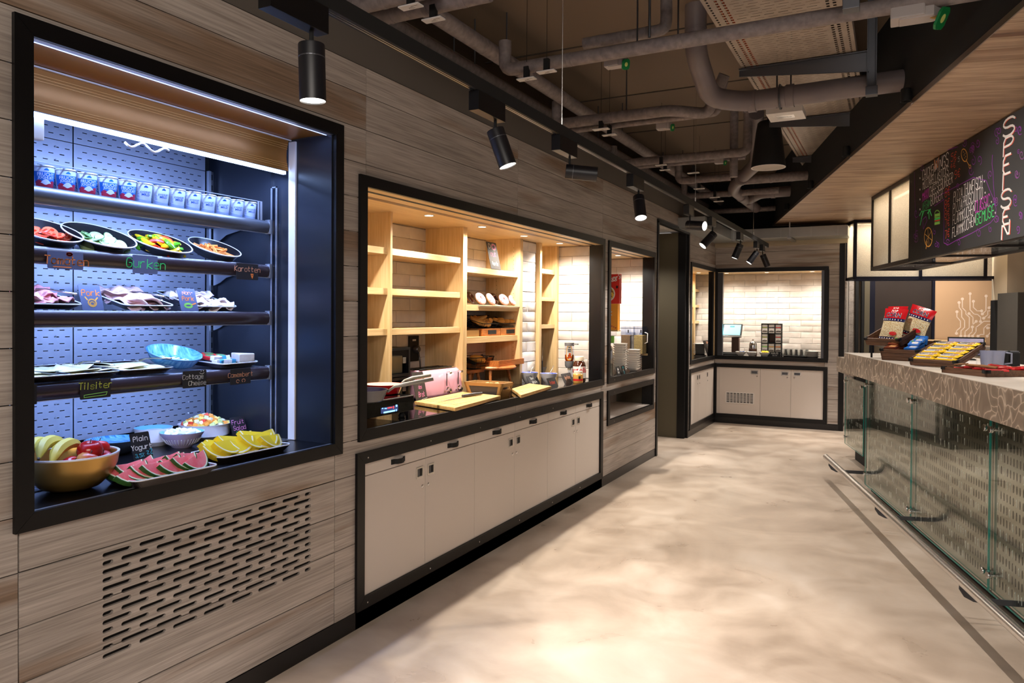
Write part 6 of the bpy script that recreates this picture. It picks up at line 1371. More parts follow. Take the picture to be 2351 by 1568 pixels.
for y in (L*.60,L*.90):
    B().box(.006,.0075,y-.004,y+.004,zt*.38,zt*.86).build('lever_slot','void',to); l_=B().box(.007,.03,y-.006,y+.006,zt*.82,zt*.88).build('lever','chrome',to,bevel=.002); B().tube([(.03,y-.014,zt*.85),(.03,y+.014,zt*.85)],.008,12).build('lever_grip','chrome',l_,smooth=40)
    k=B().lathe([(.022,0),(.022,.006),(.016,.009),(.0145,.024),(.012,.026),(0,.026)],24,T(.004,y+.012,zt*.22,0,PI/2)).build('dial','chrome',to,smooth=35); B().lathe([(0,.0262),(.008,.0262),(.008,.027),(0,.0271)],14,T(.004,y+.012,zt*.22,0,PI/2)).build('dial_cap','dark_steel',k); B().lathe([(.006,.0),(.006,.008),(0,.009)],12,T(.006,y-.035,zt*.2,0,PI/2)).build('button','chrome',to)
stand('tall grey card reading Bernd das Brot in pink in front of the toaster',(957,919),(983,911),(943,847),-.335,[('Bernd',.5,.68,.15,'ch_pink',{'w_':.0032,'asp':.42}),('das',.52,.46,.12,'ch_pink',{'w_':.0028,'asp':.42}),('Brot',.55,.2,.16,'ch_pink',{'w_':.0034,'asp':.42})],'chalkboard_grey',dd(lambda l:(l('ch_white',[(.2,.04),(.55,.12),(.98,.14)],.012),l('ch_green',[(.3,.02),(.65,.08),(.98,.1)],.012))),.04,WT,True)
# cutting boards
def boardt(label,c4,h=.024,slots=9,knife=False):
    P4=[G(x,y,WT+h) for x,y in c4]; O=P4[0]; 
    t=thing('cutting_board',label,'cutting board',(O[0],O[1],WT)); pts=[(p[0]-O[0],p[1]-O[1]) for p in P4]
    B().prism(pts,.003,h).build('slab','board',t,bevel=.006,smooth=40)
    b=B(); A_,B_,C_,D2=[Vector(p) for p in pts]
    for i in range(slots):
        f=.14+.72*i/(slots-1); p=A_.lerp(D2,f).lerp(B_.lerp(C_,f),.1); q=A_.lerp(D2,f).lerp(B_.lerp(C_,f),.9); d=(D2-A_).normalized()*.0035
        b.add([(p.x-d.x,p.y-d.y,h+.0004),(q.x-d.x,q.y-d.y,h+.0004),(q.x+d.x,q.y+d.y,h+.0004),(p.x+d.x,p.y+d.y,h+.0004)],[(0,1,2,3)])
    b.build('crumb_grooves','crumb',t,fix=False,kind='stuff'); return t,P4
b1_,Q=boardt('bamboo cutting board with a knife, in front of the pink toaster',[(951,921),(1045,936),(1150,908),(1062,899)])
b2_,Q2=boardt('bamboo cutting board beside the slatted bread crate',[(1175,892),(1196,907),(1266,886),(1215,880)])
kn=thing('bread_knife','steel bread knife lying on the near cutting board','knife',(0,0,WT+.0255)); a=G(1005,923,WT+.026); m=G(1062,912,WT+.026); c=G(1106,906,WT+.026)
b=B(); d=(m-a).normalized(); n_=Vector((-d.y,d.x,0))*.010; b.add([tuple(Vector((a.x,a.y,0))),tuple(Vector((m.x,m.y,0))-n_),tuple(Vector((m.x,m.y,0))+n_),(a.x,a.y,.0015),tuple(Vector((m.x,m.y,.0015))-n_),tuple(Vector((m.x,m.y,.0015))+n_)],[(0,1,2),(3,5,4),(0,3,4,1),(1,4,5,2),(2,5,3,0)]); b.build('blade','steel',kn)
B().tube([(m.x,m.y,.008),(m.x+(c.x-m.x)*.5,m.y+(c.y-m.y)*.5,.010),(c.x,c.y,.009)],.009,10,rs=[.009,.010,.008]).build('handle','dark_steel',kn,smooth=40)
# slatted bread crate with sliced loaves
PC=G(1148,914,WT); L=PC[0]-WY(1070,876,PC[1])[0]-.02; D_=G(1173,910,WT)[1]-PC[1]; Hc=WY(1148,881,PC[1]-.015)[2]-WT
cr=thing('bread_crate','flared wooden crate with cut-out handles and dark side panels holding sliced bread','crate',(PC[0]-L-.0,PC[1],WT),-PI/2); fl_=.028
def flare(x,y,z): return (x+(fl_ if x>-D_/2 else -fl_)*z/Hc*.6, y+(fl_ if y>L/2 else -fl_)*z/Hc, z)
def fpoly(b,pts,th): 
    # pts (x,y,z) on a wall: thickened by th vector
    n=len(pts); q=[flare(*p) for p in pts]; r_=[(p[0]+th[0],p[1]+th[1],p[2]) for p in q]; b.add(q+r_,[tuple(range(n))[::-1],tuple(range(n,2*n))]+[(i,(i+1)%n,n+(i+1)%n,n+i) for i in range(n)])
for x,th in ((0,(-.012,0)),(-D_,(.012,0))):
    b=B()
    fpoly(b,[(x,0,0),(x,.03,0),(x,.03,Hc),(x,0,Hc)],th); fpoly(b,[(x,L-.03,0),(x,L,0),(x,L,Hc),(x,L-.03,Hc)],th); fpoly(b,[(x,.03,Hc-.022),(x,L-.03,Hc-.022),(x,L-.03,Hc),(x,.03,Hc)],th); b.build('frame','crate_olive',cr)
    b=B(); fpoly(b,[(x-.003 if x==0 else x+.003,.03,.0),(x-.003 if x==0 else x+.003,L-.03,0),(x-.003 if x==0 else x+.003,L-.03,Hc-.022),(x-.003 if x==0 else x+.003,.03,Hc-.022)],(th[0]*.4,0)); b.build('dark_panel','chalkboard_grey',cr)
for y,th in ((0,(0,.012)),(L,(0,-.012))):
    b=B(); m=-D_/2; hz0,hz1=Hc-.042,Hc-.026; hw=.045
    for r4 in ([(-D_,0),(0,0),(0,hz0),(-D_,hz0)],[(-D_,hz1),(0,hz1),(0,Hc),(-D_,Hc)],[(-D_,hz0),(m-hw,hz0),(m-hw,hz1),(-D_,hz1)],[(m+hw,hz0),(0,hz0),(0,hz1),(m+hw,hz1)]): fpoly(b,[(x,y,z) for x,z in r4],th)
    b.build('end_board','crate_olive',cr)
B().box(-D_,0,0,L,.0,.008).build('bottom','crate_olive',cr)
CRL=cr.location
for k in range(9):
    o=B().prism([(-.048,0),(.048,0),(.055,.03),(.045,.06),(.02,.07),(-.02,.07),(-.045,.06),(-.055,.03)],-.006,.006,T(0,0,0,R(90),0,0)).build('bread_slice','toast' if k<6 else 'crust',None,bevel=.002); tag(o,'oval slice of bread lying in the flared wooden crate','bread','bread slices in the crate'); o.location=CRL+Vector((.04+(L-.07)/9*k,D_/2,Hc-.062+.003*(k%3))); o.rotation_euler=(R(-48+6*(k%2)),0,R(-90+rg.uniform(-8,8)))
# low wooden stools as risers, with a wire basket and a tray
def riser(label,px0,px1,ytop,X,round_=False):
    y0=WX(px0,ytop,X)[1]; y1=WX(px1,ytop,X)[1]; zt=WX(px0,ytop,X)[2]-WT; t=thing('riser_stool',label,'stool',(X,y0,WT)); L=y1-y0
    if round_: B().lathe([(0,zt-.022),(L*.5,zt-.022),(L*.52,zt-.01),(L*.5,zt),(0,zt)],28,T(-.10,L/2,0)).build('seat','acacia',t,smooth=40)
    else: B().box(-.20,0,0,L,zt-.022,zt).build('seat','acacia',t,bevel=.004)
    for sx,sy in ((-.03,.05),(-.03,L-.05),(-.17,.05),(-.17,L-.05)):
        dx=.018 if sx>-.1 else -.018; dy=.025 if sy>L/2 else -.025; B().tube([(sx+dx,sy+dy,0.002),(sx,sy,zt-.02)],.011,10,rs=[.009,.013]).build('leg','acacia',t,smooth=40)
    return t,Vector((X,y0,WT+zt)),L
s1,T1,L1=riser('low wooden riser under the black wire basket',1079,1112,851,-.47); s2,T2,L2=riser('round wooden riser stool under the wooden tray',1126,1180,843,-.40,True)
def wirebasket(label,O,lx,ly,h,cross=7):
    t=thing('wire_basket',label,'basket',O); b=B()
    for f,z in ((1.0,h),(.9,h*.6),(.8,.004),(.86,h*.3)): b.tube([(x*f,y*f,z) for x,y in rrect(lx/2,ly/2,.03,4)],.0022 if z<h else .003,6,closed=True)
    for i in range(cross*4):
        f=i/(cross*4); q=rrect(lx/2,ly/2,.03,4); k=f*len(q); x,y=q[int(k)]; x2,y2=q[(int(k)+1)%len(q)]; u_=k-int(k); x=x+(x2-x)*u_; y=y+(y2-y)*u_; b.tube([(x,y,h),(x*.8,y*.8,.004)],.0014,5)
    for i in range(-cross,cross+1): b.tube([(-lx*.4,i/cross*ly*.4,.004),(lx*.4,i/cross*ly*.4,.004)],.0014,5)
    b.build('wire_mesh','matte_black',t,kind='stuff'); return t
Y0b=WX(1078,830,-.50)[1]; Y1b=WX(1126,830,-.50)[1]
wb1=wirebasket('black wire basket with a yellow roll on the low riser',(T1[0]-.09,(Y0b+Y1b)/2,T1[2]+.001),.21,Y1b-Y0b,.085)
def cloth(label,O,s,seed,rot=0):
    q=random.Random(seed); pts=[]; b=B()
    def fn(u,v): x=(u-.5)*s;y=(v-.5)*s; return (x,y,.5*abs(x)*1.1+.35*abs(y)+.012*math.sin(22*x+seed)*math.cos(17*y))
    b.grid(fn,8,8); me=b.mesh('napkin','napkin',True,fix=False); o=put('napkin',me); o.location=O; o.rotation_euler=(0,0,rot); tag(o,label,'napkin'); return o
cloth('dark grey paper napkin standing up in the wire basket on the riser',(T1[0]-.10,(Y0b+Y1b)/2+.02,T1[2]+.012),.19,2,R(45))
def bun(label,loc,r,m='roll',group=None,sx=1.25):
    o=B().lathe([(0,0),(r*.6,.0),(r*.95,r*.25),(r,r*.5),(r*.85,r*.85),(r*.5,r*1.05),(0,r*1.1)],20,Matrix.Diagonal((1,sx,1,1))).build('bread_roll',m,None,smooth=True); tag(o,label,'bread',group); o.location=loc; o.rotation_euler=(rg.uniform(-.2,.2),rg.uniform(-.1,.3),rg.uniform(0,3)); return o
p=WX(1095,805,-.52); bun('single large golden roll in the wire basket on the riser',(p[0],p[1],T1[2]+.045),.050)
# wooden tray box on the round stool
Xc=-.36; A0=WX(1146,840,Xc)[1]; A1=WX(1203,835,Xc)[1]; tz=T2[2]+.001
bx=thing('wooden_tray','shallow striped wooden tray box standing on the round riser','tray',(Xc,A0,tz)); L=A1-A0; h=WX(1146,829,Xc)[2]-tz
b=B(); b.box(-.012,0,0,L,0,h); b.build('side','acacia',bx); b=B(); b.box(-.27,-.258,0,L,0,h); b.build('side','acacia',bx)
for y in (0,L-.012):
    b=B(); b.box(-.258,-.012,y,y+.012,0,h*.35); b.box(-.258,-.012,y,y+.012,h*.75,h); b.box(-.258,-.18,y,y+.012,h*.35,h*.75); b.box(-.09,-.012,y,y+.012,h*.35,h*.75); b.build('end','acacia',bx)
B().box(-.258,-.012,.012,L-.012,0,.008).build('bottom','acacia',bx)
# shelf C: doughnuts, croissant baskets, wooden boxes
zs=[z for _,z in zC]
for k,(pa,pb) in enumerate(((1080,1138),(1134,1190))):
    X=-.47; ya_=WX(pa,702,X)[1]; yb2=WX(pb,702,X)[1]
    t=thing('serving_plate','%s white plate of doughnuts on the oak shelf'%['nearer','farther'][k],'plate',(X-.03,(ya_+yb2)/2,zs[1]+.002),rot=(0,R(10),0)); L=(yb2-ya_)
    B().add([(x,y,0) for x,y in rrect(.10,L/2-.005,.02)]+[(x,y,.012) for x,y in rrect(.108,L/2,.02)],[tuple(range(24))]+[(i,(i+1)%24,24+(i+1)%24,24+i) for i in range(24)]).build('plate','porcelain',t)
    for j in range(4):
        d=thing('doughnut',[['pink sprinkled doughnut, first on the nearer plate','pink sprinkled doughnut, second on the nearer plate','chocolate doughnut at the back left of the nearer plate','chocolate doughnut at the back right of the nearer plate'],['pink sprinkled doughnut, first on the farther plate','pink sprinkled doughnut, second on the farther plate','chocolate doughnut at the back left of the farther plate','chocolate doughnut at the back right of the farther plate']][k][j],'doughnut',(0,0,0),0,'doughnuts on the oak shelf')
        fx=(.035 if j<2 else -.05); fy=(-L*.18 if j%2==0 else L*.22); place(d,onto(t,(fx,fy,.050 if j<2 else .044),(0,R(48),rg.uniform(-.3,.3))))
        n=20; prf=lambda rr,f0,f1,m_: [(.030+rr*math.cos(a_),rr*math.sin(a_)*.85) for a_ in [f0+(f1-f0)*i/m_ for i in range(m_+1)]]
        B().lathe(prf(.0185,0,2*PI*11/12,11),n,None,close=True).build('ring','dough',d,smooth=True); B().lathe(prf(.0196,R(-8),R(188),9),n).build('icing','sprinkle_icing' if j<2 else 'choc',d,smooth=True)
# DONUT WORRIE board
stand('tall dark card reading DO nut Worrie with a pink doughnut drawn for the O',(1128,617),(1150.5,619),(1122.5,556.5),-.46,[('D',.26,.76,.17,'ch_white',{'w_':.0045,'asp':.8}),('nut',.5,.47,.2,'ch_pink',{'w_':.0038,'asp':.55}),('Worrie',.5,.14,.14,'ch_white',{'w_':.0028,'asp':.42})],'chalkboard_grey',dd(lambda l:(l('ch_pink',cc(.66,.83,.17,.09),.045),l('ch_white',cc(.66,.83,.26,.125),.01))),.045,zs[0]+.001)
t=thing('serving_tongs','thin red handled tongs lying on the top oak shelf','tongs',(-.50,WX(1080,608,-.50)[1],zs[0]+.003)); b=B(); b.tube([(0,-.04,.004),(.0,.04,.004),(.004,.06,.006)],.004,6); b.build('handle','pack_red',t,smooth=True); b=B(); b.tube([(.02,-.02,.002),(.02,.07,.002)],.002,5); b.build('arm','steel',t)
for k,(pa,pb,nm) in enumerate(((1108,1150,'croissants'),(1150,1192,'small rolls'))):
    X=-.43; y0_=WX(pa,765,X)[1]; y1_=WX(pb,765,X)[1]; L=y1_-y0_-.008; hb=.055
    t=thing('wooden_box','%s open-topped wooden box with a black label, under the %s'%(['nearer','farther'][k],nm),'box',(X,y0_,zs[2]+.001)); b=B(); b.box(-.012,0,0,L,0,hb); b.box(-.26,-.25,0,L,0,hb+.05); b.box(-.25,-.012,0,.01,0,hb); b.box(-.25,-.012,L-.01,L,0,hb); b.build('walls','acacia',t); B().box(0,.002,L*.3,L*.75,hb*.25,hb*.78).build('label','matte_black',t)
    wk=wirebasket('black wire basket of %s on the wooden box'%nm,(X-.13,y0_+L/2,zs[2]+hb+.006),.24,L*.95,.06,5); wk.rotation_euler=(0,R(14),0)
    cloth('dark paper napkin behind the %s'%nm,(X-.19,y0_+L/2,zs[2]+hb+.02),.15,5+k,R(45))
    if k==0:
        for j in range(5):
            pts=[(.05*math.cos(R(-70+28*i))-.02,.05*math.sin(R(-70+28*i)),.0) for i in range(6)]
            c_=thing('croissant',['croissant at the front of the basket','croissant leaning over the basket rim','croissant at the back of the basket','croissant against the dark napkin','croissant on top of the pile'][j],'croissant',(X-.05-.03*(j//2)+.012*(j==4),y0_+L*.25+L*.22*(j%3),zs[2]+hb+.045+.018*(j//2)),rot=(R(20*(j%2)),R(30),R(40*j)),group='croissants in the basket')
            b=B(); m=11; cv=[(.055*math.cos(R(-80+160*i/m))-.03,.055*math.sin(R(-80+160*i/m)),0) for i in range(m+1)]; b.tube(cv,.02,10,rs=[.005+.017*math.sin(PI*i/m)**.7*(1+.10*(i%2)) for i in range(m+1)]); b.build('crust','croissant',c_,smooth=50)
    else:
        for j in range(5): bun('golden small roll, %s in the farther basket'%ORD[j],(X-.035-.05*(j//3),y0_+L*(.2+.3*(j%3)),zs[2]+hb+.035+.01*(j//3)),.030,'roll','small rolls in the farther basket',1.1)
X=-.44; y0_=WX(1073,780,X)[1]; y1_=WX(1100,780,X)[1]
t=thing('wooden_box','small shallow box of little rolls at the near end of the lower oak shelf','box',(X,y0_-.03,zs[2]+.001)); L=y1_-y0_+.03; b=B(); b.box(-.01,0,0,L,0,.045); b.box(-.2,-.19,0,L,0,.05); b.box(-.19,-.01,0,.008,0,.05); b.box(-.19,-.01,L-.008,L,0,.055); b.build('walls','crate_olive',t)
for j in range(3): bun('little roll, %s in the small shallow box'%ORD[j],(X-.05,y0_+.01+.05*j,zs[2]+.018),.024,'roll','little rolls in the small box',1.0)
# ---------------------------------------------------------- jam bowls, jars, dispenser
def jamb(label,px,py,wpx,hh,m,jm,spoonto):
    p=G(px,py,WT); r=sz(wpx/2,p); t=thing('jam_bowl',label,'bowl',(p[0]-r*.4,p[1],WT)); 
    B().lathe([(0,0),(r*.4,0),(r*.62,hh*.25),(r*.86,hh*.65),(r,hh),(r*.96,hh),(r*.8,hh*.62),(r*.5,hh*.2),(0,hh*.15)],32).build('bowl',m,t,smooth=35); B().lathe([(r*.83,hh*.7),(r*.965,hh*.995),(r*.95,hh*.995),(r*.7,hh*.5)],32).build('blue_glaze','jam_blue',t,smooth=True); B().lathe([(0,hh*.66),(r*.78,hh*.66),(r*.6,hh*.5),(0,hh*.5)],24).build('jam',jm,t)
    s=thing('jam_spoon','steel spoon leaning in the %s'%label.split(',')[0],'spoon',(p[0]-r*.4,p[1],WT+hh*.68)); B().tube([(0,0,0),(0,r*1.35,hh*1.05)],.003,6).build('handle','steel',s,smooth=True); return t
jamb('near front jam bowl, grey-white with blue inside',1222,880,43,.085,'bowl_grey','jam',0); jamb('middle front jam bowl, grey-white with blue inside',1267,879,41,.075,'bowl_white','jam',0); jamb('near back jam bowl, wide and pale',1248,864,42,.085,'bowl_grey','jam_a',0); jamb('far back jam bowl beside the chocolate spread jar',1297,864,42,.08,'bowl_grey','jam_a',0)
def tent(label,bl,br,tl,X,rows):
    t=stand(label,bl,br,tl,X,rows,'chalkboard',None,.03,WT); 
    O=t.location; return t
tent('black tent card reading Sauerkirsche in white',(1217,884),(1240,880),(1214,866),-.07,[('Sauer-',.5,.58,.28,'ch_white',{'w_':.0022,'asp':.5}),('kirsche',.55,.12,.3,'ch_white',{'w_':.0022,'asp':.42})]); tent('black tent card reading Erdbeere in red',(1263,890),(1282,883),(1256,869),-.05,[('Erdbeer',.5,.32,.34,'ch_red',{'w_':.0024,'asp':.42})]); tent('black tent card reading Aprikose in peach',(1297,882),(1318,877),(1294,861),-.07,[('Aprikos',.5,.42,.34,'ch_peach',{'w_':.0022,'asp':.42})])
# cutlery holder with spoons
p=G(1268,860,WT); t=thing('cutlery_holder','small steel pot full of upright spoons and straws','cutlery holder',(p[0]-.18,p[1]+.0,WT)); B().lathe([(0,0),(.028,0),(.030,.07),(.028,.07),(.026,.004),(0,.004)],24).build('pot','steel',t,smooth=35)
for k in range(9): 
    s=thing('spoon','thin steel spoon standing in the steel pot','spoon',(p[0]-.18,p[1],WT+.006),0,'spoons in the steel pot'); a_=k*.75; B().tube([(0,0,0),(.03*math.cos(a_),.045*math.sin(a_)-.01,.16+.008*(k%3))],.003,5,rs=[.0022,.0035]).build('handle','steel',s,smooth=True)
for k in range(2):
    p=WX(1245+k*7,840,-.5); t=thing('steel_rod','tall thin steel rod stand behind the jam bowls, %s'%['nearer one','farther one'][k],'stand',(p[0],p[1],WT)); B().tube([(0,0,0),(0,0,.30)],.004,8).build('rod','steel',t,smooth=True); B().tube([(-.0,0,.0),(0,0,.14)],.006,8).build('sleeve','dark_steel',t)
# honey dispenser on the tiled end wall
Yd=5.64; p=WY(1307,830,Yd); Mh=T(0,0,0); ztop=WY(1307,790,Yd)[2]-WT; zb_=WY(1307,829,Yd)[2]-WT; rd=sz(10.5,p)
t=thing('honey_dispenser','tall honey bottle dispenser with an orange label, hanging by the tiled end wall','dispenser',(p[0],Yd,WT))
B().lathe([(0,zb_),(rd*.82,zb_),(rd,zb_+.02),(rd,ztop-.012),(rd*.96,ztop),(0,ztop)],28).build('bottle','clear_plastic',t,smooth=35); B().lathe([(0,zb_+.001),(rd*.80,zb_+.001),(rd*.95,zb_+.02),(rd*.95,zb_+(ztop-zb_)*.38),(0,zb_+(ztop-zb_)*.38)],28).build('honey','honey',t,smooth=35)
B().lathe([(rd*1.04,ztop-.014),(rd*1.06,ztop-.01),(rd*1.06,ztop+.012),(0,ztop+.014)],28).build('lid','grey_plastic',t,smooth=35); B().box(-.005,rd*2.0,-.008,.012,ztop-.004,ztop+.006).build('lid_tab','grey_plastic',t)
zz=zb_; B().lathe([(rd*.7,zz-.055),(rd*.95,zz-.04),(rd*1.0,zz),(0,zz)],24).build('valve','grey_plastic',t,smooth=40); B().lathe([(.012,zz-.075),(.016,zz-.055),(0,zz-.055)],16).build('spout','label_cream',t,smooth=40); B().box(-.006,.03,.0,.02,0.0,zz-.04,T(-.02,.035,0)).build('stand','clear_plastic',t)
lb=[ell(0,0,1,1,24)]
b=B(); n=12
def lab(b,out,k,hh0,hh1): 
    vs=[];W2_=.75
    for i in range(n+1):
        f=i/n; wv=math.sin(PI*min(1,max(0,.04+f*.92)))**.45*k
        for s in (-1,1): a_=-PI/2+.40+s*wv*W2_; vs.append(((rd+out)*math.cos(a_),(rd+out)*math.sin(a_),zb_+(ztop-zb_)*(hh0+(hh1-hh0)*f)))
    b.add(vs,[(2*i,2*i+1,2*i+3,2*i+2) for i in range(n)])
lab(b,.0006,1,.06,.94); b.build('label_border','label_orange',t,fix=False); b=B(); lab(b,.0012,.78,.12,.88); L0=b.build('label','label_cream',t,fix=False)
b=B(); 
for z_,w__ in ((.8,.010),(.68,.014),(.58,.012)): b.box(-w__,w__,-rd-.0022,-rd-.0016,zb_+(ztop-zb_)*z_,zb_+(ztop-zb_)*z_+.006,Matrix.Rotation(.40,4,'Z'))
b.build('print','matte_black',L0); b=B()
for x_,z_ in ((.004,.42),(-.008,.22),(.01,.26)): b.lathe([(0,.0),(.010,0),(.010,.001),(0,.0012)],12,Matrix.Rotation(.40,4,'Z')@T(x_,-rd-.0014,zb_+(ztop-zb_)*z_,R(90)))
b.build('fruit_print','honey',L0)
# big chocolate spread jar and small peanut jar
p=G(1343,876,WT); rj=sz(15,p); pj=(p[0]-.05,p[1],WT); t=thing('spread_jar','large jar of chocolate spread with red letters at the end of the worktop','jar',pj,0); hj=sz(58,p)
B().lathe([(0,0),(rj*.92,0),(rj,.008),(rj,hj*.62),(rj*.86,hj*.74),(rj*.62,hj*.82),(0,hj*.82)],36).build('jar','spread',t,smooth=35); B().lathe([(0,hj*.82),(rj*.68,hj*.82),(rj*.7,hj*.86),(rj*.7,hj*.97),(rj*.64,hj),(0,hj)],36).build('lid','label_cream',t,smooth=35)
for zz_ in (): pass
fa=math.atan2(CAM.y-pj[1],CAM.x-pj[0]); b=B(); 
def arc(b,r,z0,z1,a0,a1,n=16): b.grid(lambda u,v:(r*math.cos(a0+(a1-a0)*u),r*math.sin(a0+(a1-a0)*u),z0+(z1-z0)*v),n,1)
arc(b,rj+.0008,hj*.14,hj*.60,fa-1.2,fa+1.2); lw=b.build('label','label_white',t,fix=False,smooth=True)
b=B(); vs,fs=printed('nutella',hj*.30,.015); 
def wr(vs,r,z,a0): return [(r*math.cos(a0+x/r),r*math.sin(a0+x/r),z+y) for x,y,_ in vs]
b.add(wr(vs,rj+.0018,hj*.36,fa),fs); b.build('lettering','label_red',lw,fix=False); b=B(); vs,fs=printed('n',hj*.30,.02); x_=-.4*hj
b.add(wr([(x-.375*hj,y,0) for x,y,_ in vs],rj+.0022,hj*.36,fa),fs); b.build('initial','print_black',lw,fix=False); b=B(); arc(b,rj+.0016,hj*.2,hj*.3,fa-.5,fa+.4); b.build('picture','spread',lw,fix=False)
p=G(1327,879,WT); rj=sz(11.5,p); pj=(p[0],p[1],WT); hj=sz(27,p); t=thing('peanut_jar','small jar of peanut cream with a red band in front of the chocolate spread','jar',pj); fa=math.atan2(CAM.y-pj[1],CAM.x-pj[0])
B().lathe([(0,0),(rj*.9,0),(rj,.006),(rj,hj*.72),(rj*.85,hj*.8),(0,hj*.8)],30).build('jar','peanut',t,smooth=35); B().lathe([(0,hj*.8),(rj*.86,hj*.8),(rj*.88,hj),(0,hj)],30).build('lid','label_cream',t,smooth=35); b=B(); arc(b,rj+.0008,hj*.2,hj*.36,fa-1.3,fa+1.3); b.build('red_band','pack_red',t,fix=False); b=B(); arc(b,rj+.0012,hj*.36,hj*.6,fa+.1,fa+.5); b.build('print','print_black',t,fix=False)
B().tube([(0,0,hj),(.0,.07,hj+.055)],.002,5).build('spoon_in_jar','steel',t)
# ============================================================ cereal niche (window 3)
Xb=-.30; Yb_=6.35
def cbox(label,ptl,pbr,m,X,Ywid=.0):
    pass
YC=6.30
def onY(px,py,Y=YC): return WY(px,py,Y)
a=onY(1400,628); c=onY(1421.5,697); 
t=thing('cereal_box','red cereal box with white script and a bowl picture in the cereal niche','cereal box',(c[0],YC,0)); z0,z1=onY(1421,697)[2],onY(1422,629)[2]; Wd=.19
sh=thing('shelf_board','narrow board carrying the cereal boxes at the near side of the niche','shelf',(0,0,0)); 
B().box(-Wd,0,0,.06,z0,z1).build('carton','cereal_red',t,bevel=.001)
b=B(); vs,fs=printed("Kellogg's",.062,.01,shear=.2); b.add([(x-Wd/2,-.001,z1-.06+y+x*.16) for x,y,_ in vs],fs); b.build('lettering','label_white',t,fix=False)
b=B(); vs,fs=printed('TOFFEE',.026,.02); b.add([(x-Wd*.64,-.001,z1-.095+y) for x,y,_ in vs],fs); vs,fs=printed('CRISP',.026,.02); b.add([(x-Wd*.64,-.001,z1-.12+y) for x,y,_ in vs],fs); b.build('lettering_small','label_white',t,fix=False)
b=B(); b.lathe([(0,0),(.068,0),(.068,.002),(0,.002)],30,T(-Wd*.56,0,z0+.088,R(90))); bw=b.build('bowl_picture','porcelain',t); b=B(); b.lathe([(0,.002),(.058,.002),(.058,.003),(0,.003)],30,T(-Wd*.56,0,z0+.088,R(90))); b.build('cereal_picture','bowl_cereal',bw); B().box(-.03,-.012,-.0015,-.0,z1-.128,z1-.105).build('badge','print_black',t)
z2,z3_=onY(1418,758)[2],z0-.001
t=thing('cereal_box','orange cereal box below the red one in the cereal niche','cereal box',(c[0]-.012,YC,0)); B().box(-Wd,0,0,.06,z2,z3_).build('carton','cereal_orange',t,bevel=.001); b=B(); b.prism([(x-.1,y) for x,y in [(.0+.05*(1 if i%2 else .62)*math.cos(2*PI*i/18),z2+.15+.05*(1 if i%2 else .62)*math.sin(2*PI*i/18)) for i in range(18)]],0,.001,Matrix(((1,0,0,0),(0,0,-1,0),(0,1,0,0),(0,0,0,1)))); b.build('milk_splash','label_white',t)
b=B(); b.prism([(x-.11,y) for x,y in ell(0,z2+.075,.03,.022)],0,.001,Matrix(((1,0,0,0),(0,0,-1,0),(0,1,0,0),(0,0,0,1)))); b.build('blue_print','pack_blue',t); b=B()
for k in range(9): b.prism([(x-.02-.018*k%.16,y) for x,y in ell(0,z2+.02+.008*(k%3),.008,.006,8)],0,.0008,Matrix(((1,0,0,0),(0,0,-1,0),(0,1,0,0),(0,0,0,1))))
b.build('flakes_print','honey',t,kind='stuff')
B().box(c[0]-Wd-.02,c[0]-.01,YC-.005,YC+.07,z2-.012,z2-.001).build('board','oak_h',sh); B().box(c[0]-Wd-.02,c[0]-Wd,YC,YC+.02,WT,z2-.012).build('support','oak_v',sh)
t=thing('cereal_bag','clear bag with a green print hanging below the cereal boxes','bag',(c[0]-.02,YC,0)); z4_,z5=onY(1418,790)[2],z2-.013; B().grid(lambda u,v:(-.13+.13*u,-.015*math.sin(PI*u)*math.sin(PI*v),z4_+(z5-z4_)*v),8,8).build('film','clear_plastic',t,fix=False,smooth=True); B().box(-.07,-.02,-.012,-.008,z4_+.01,z5-.04).build('green_print','ch_lime',t,bevel=.003)
for k,(pa,pb,pt,pbm,m) in enumerate(((1425.5,1447,750,803,'muesli_dark'),(1454.5,1476,750,818,'muesli_light'))):
    Y=7.12-.12*0; a=WY(pa,pt,Y); c_=WY(pb,pbm,Y); x0,x1=a[0],WY(pb,pt,Y)[0]; zt_=a[2]; zb__=WY(pa,[805,812][k],Y)[2]
    t=thing('cereal_dispenser',['clear wall dispenser filled with dark chocolate muesli','clear wall dispenser filled with pale muesli'][k],'dispenser',(x0,Y,0)); w_=x1-x0
    b=B(); 
    for (p0,p1) in (((0,0),(.003,.14)),((w_-.003,0),(w_,.14))): b.box(p0[0],p1[0],0,.14,zb__,zt_)
    b.box(0,w_,0,.003,zb__,zt_); b.box(0,w_,.137,.14,zb__,zt_); b.build('container','clear_plastic',t); B().box(.004,w_-.004,.004,.136,zb__+.002,zt_-.085).build('cereal',m,t); B().box(0,w_,0,.14,zt_,zt_+.004).build('lid','clear_plastic',t); B().box(w_*.2,w_*.8,.01,.13,zb__-.04,zb__).build('chute','clear_plastic',t); B().tube([(w_*.8,-.002,zt_-.03),(w_*.8,-.002,zt_-.06)],.006,8).build('latch','print_black',t)
B().box(-.5,-.05,7.24,7.296,1.04,1.06).build('wall_ledge','oak_x',None); o=bpy.data.objects['wall_ledge']; tag(o,'small wooden wall bracket below the muesli dispensers','bracket')
t=thing('wire_hook','white wire hook on the tiled wall beside the pale muesli','hook',(0,0,0)); p=WY(1480,770,7.15); B().tube([(p[0],7.15,p[2]+.03),(p[0]+.03,7.15,p[2]+.02),(p[0]+.03,7.15,p[2]-.07),(p[0],7.15,p[2]-.08)],.004,6).build('handle_bar','white_paint',t,smooth=True)
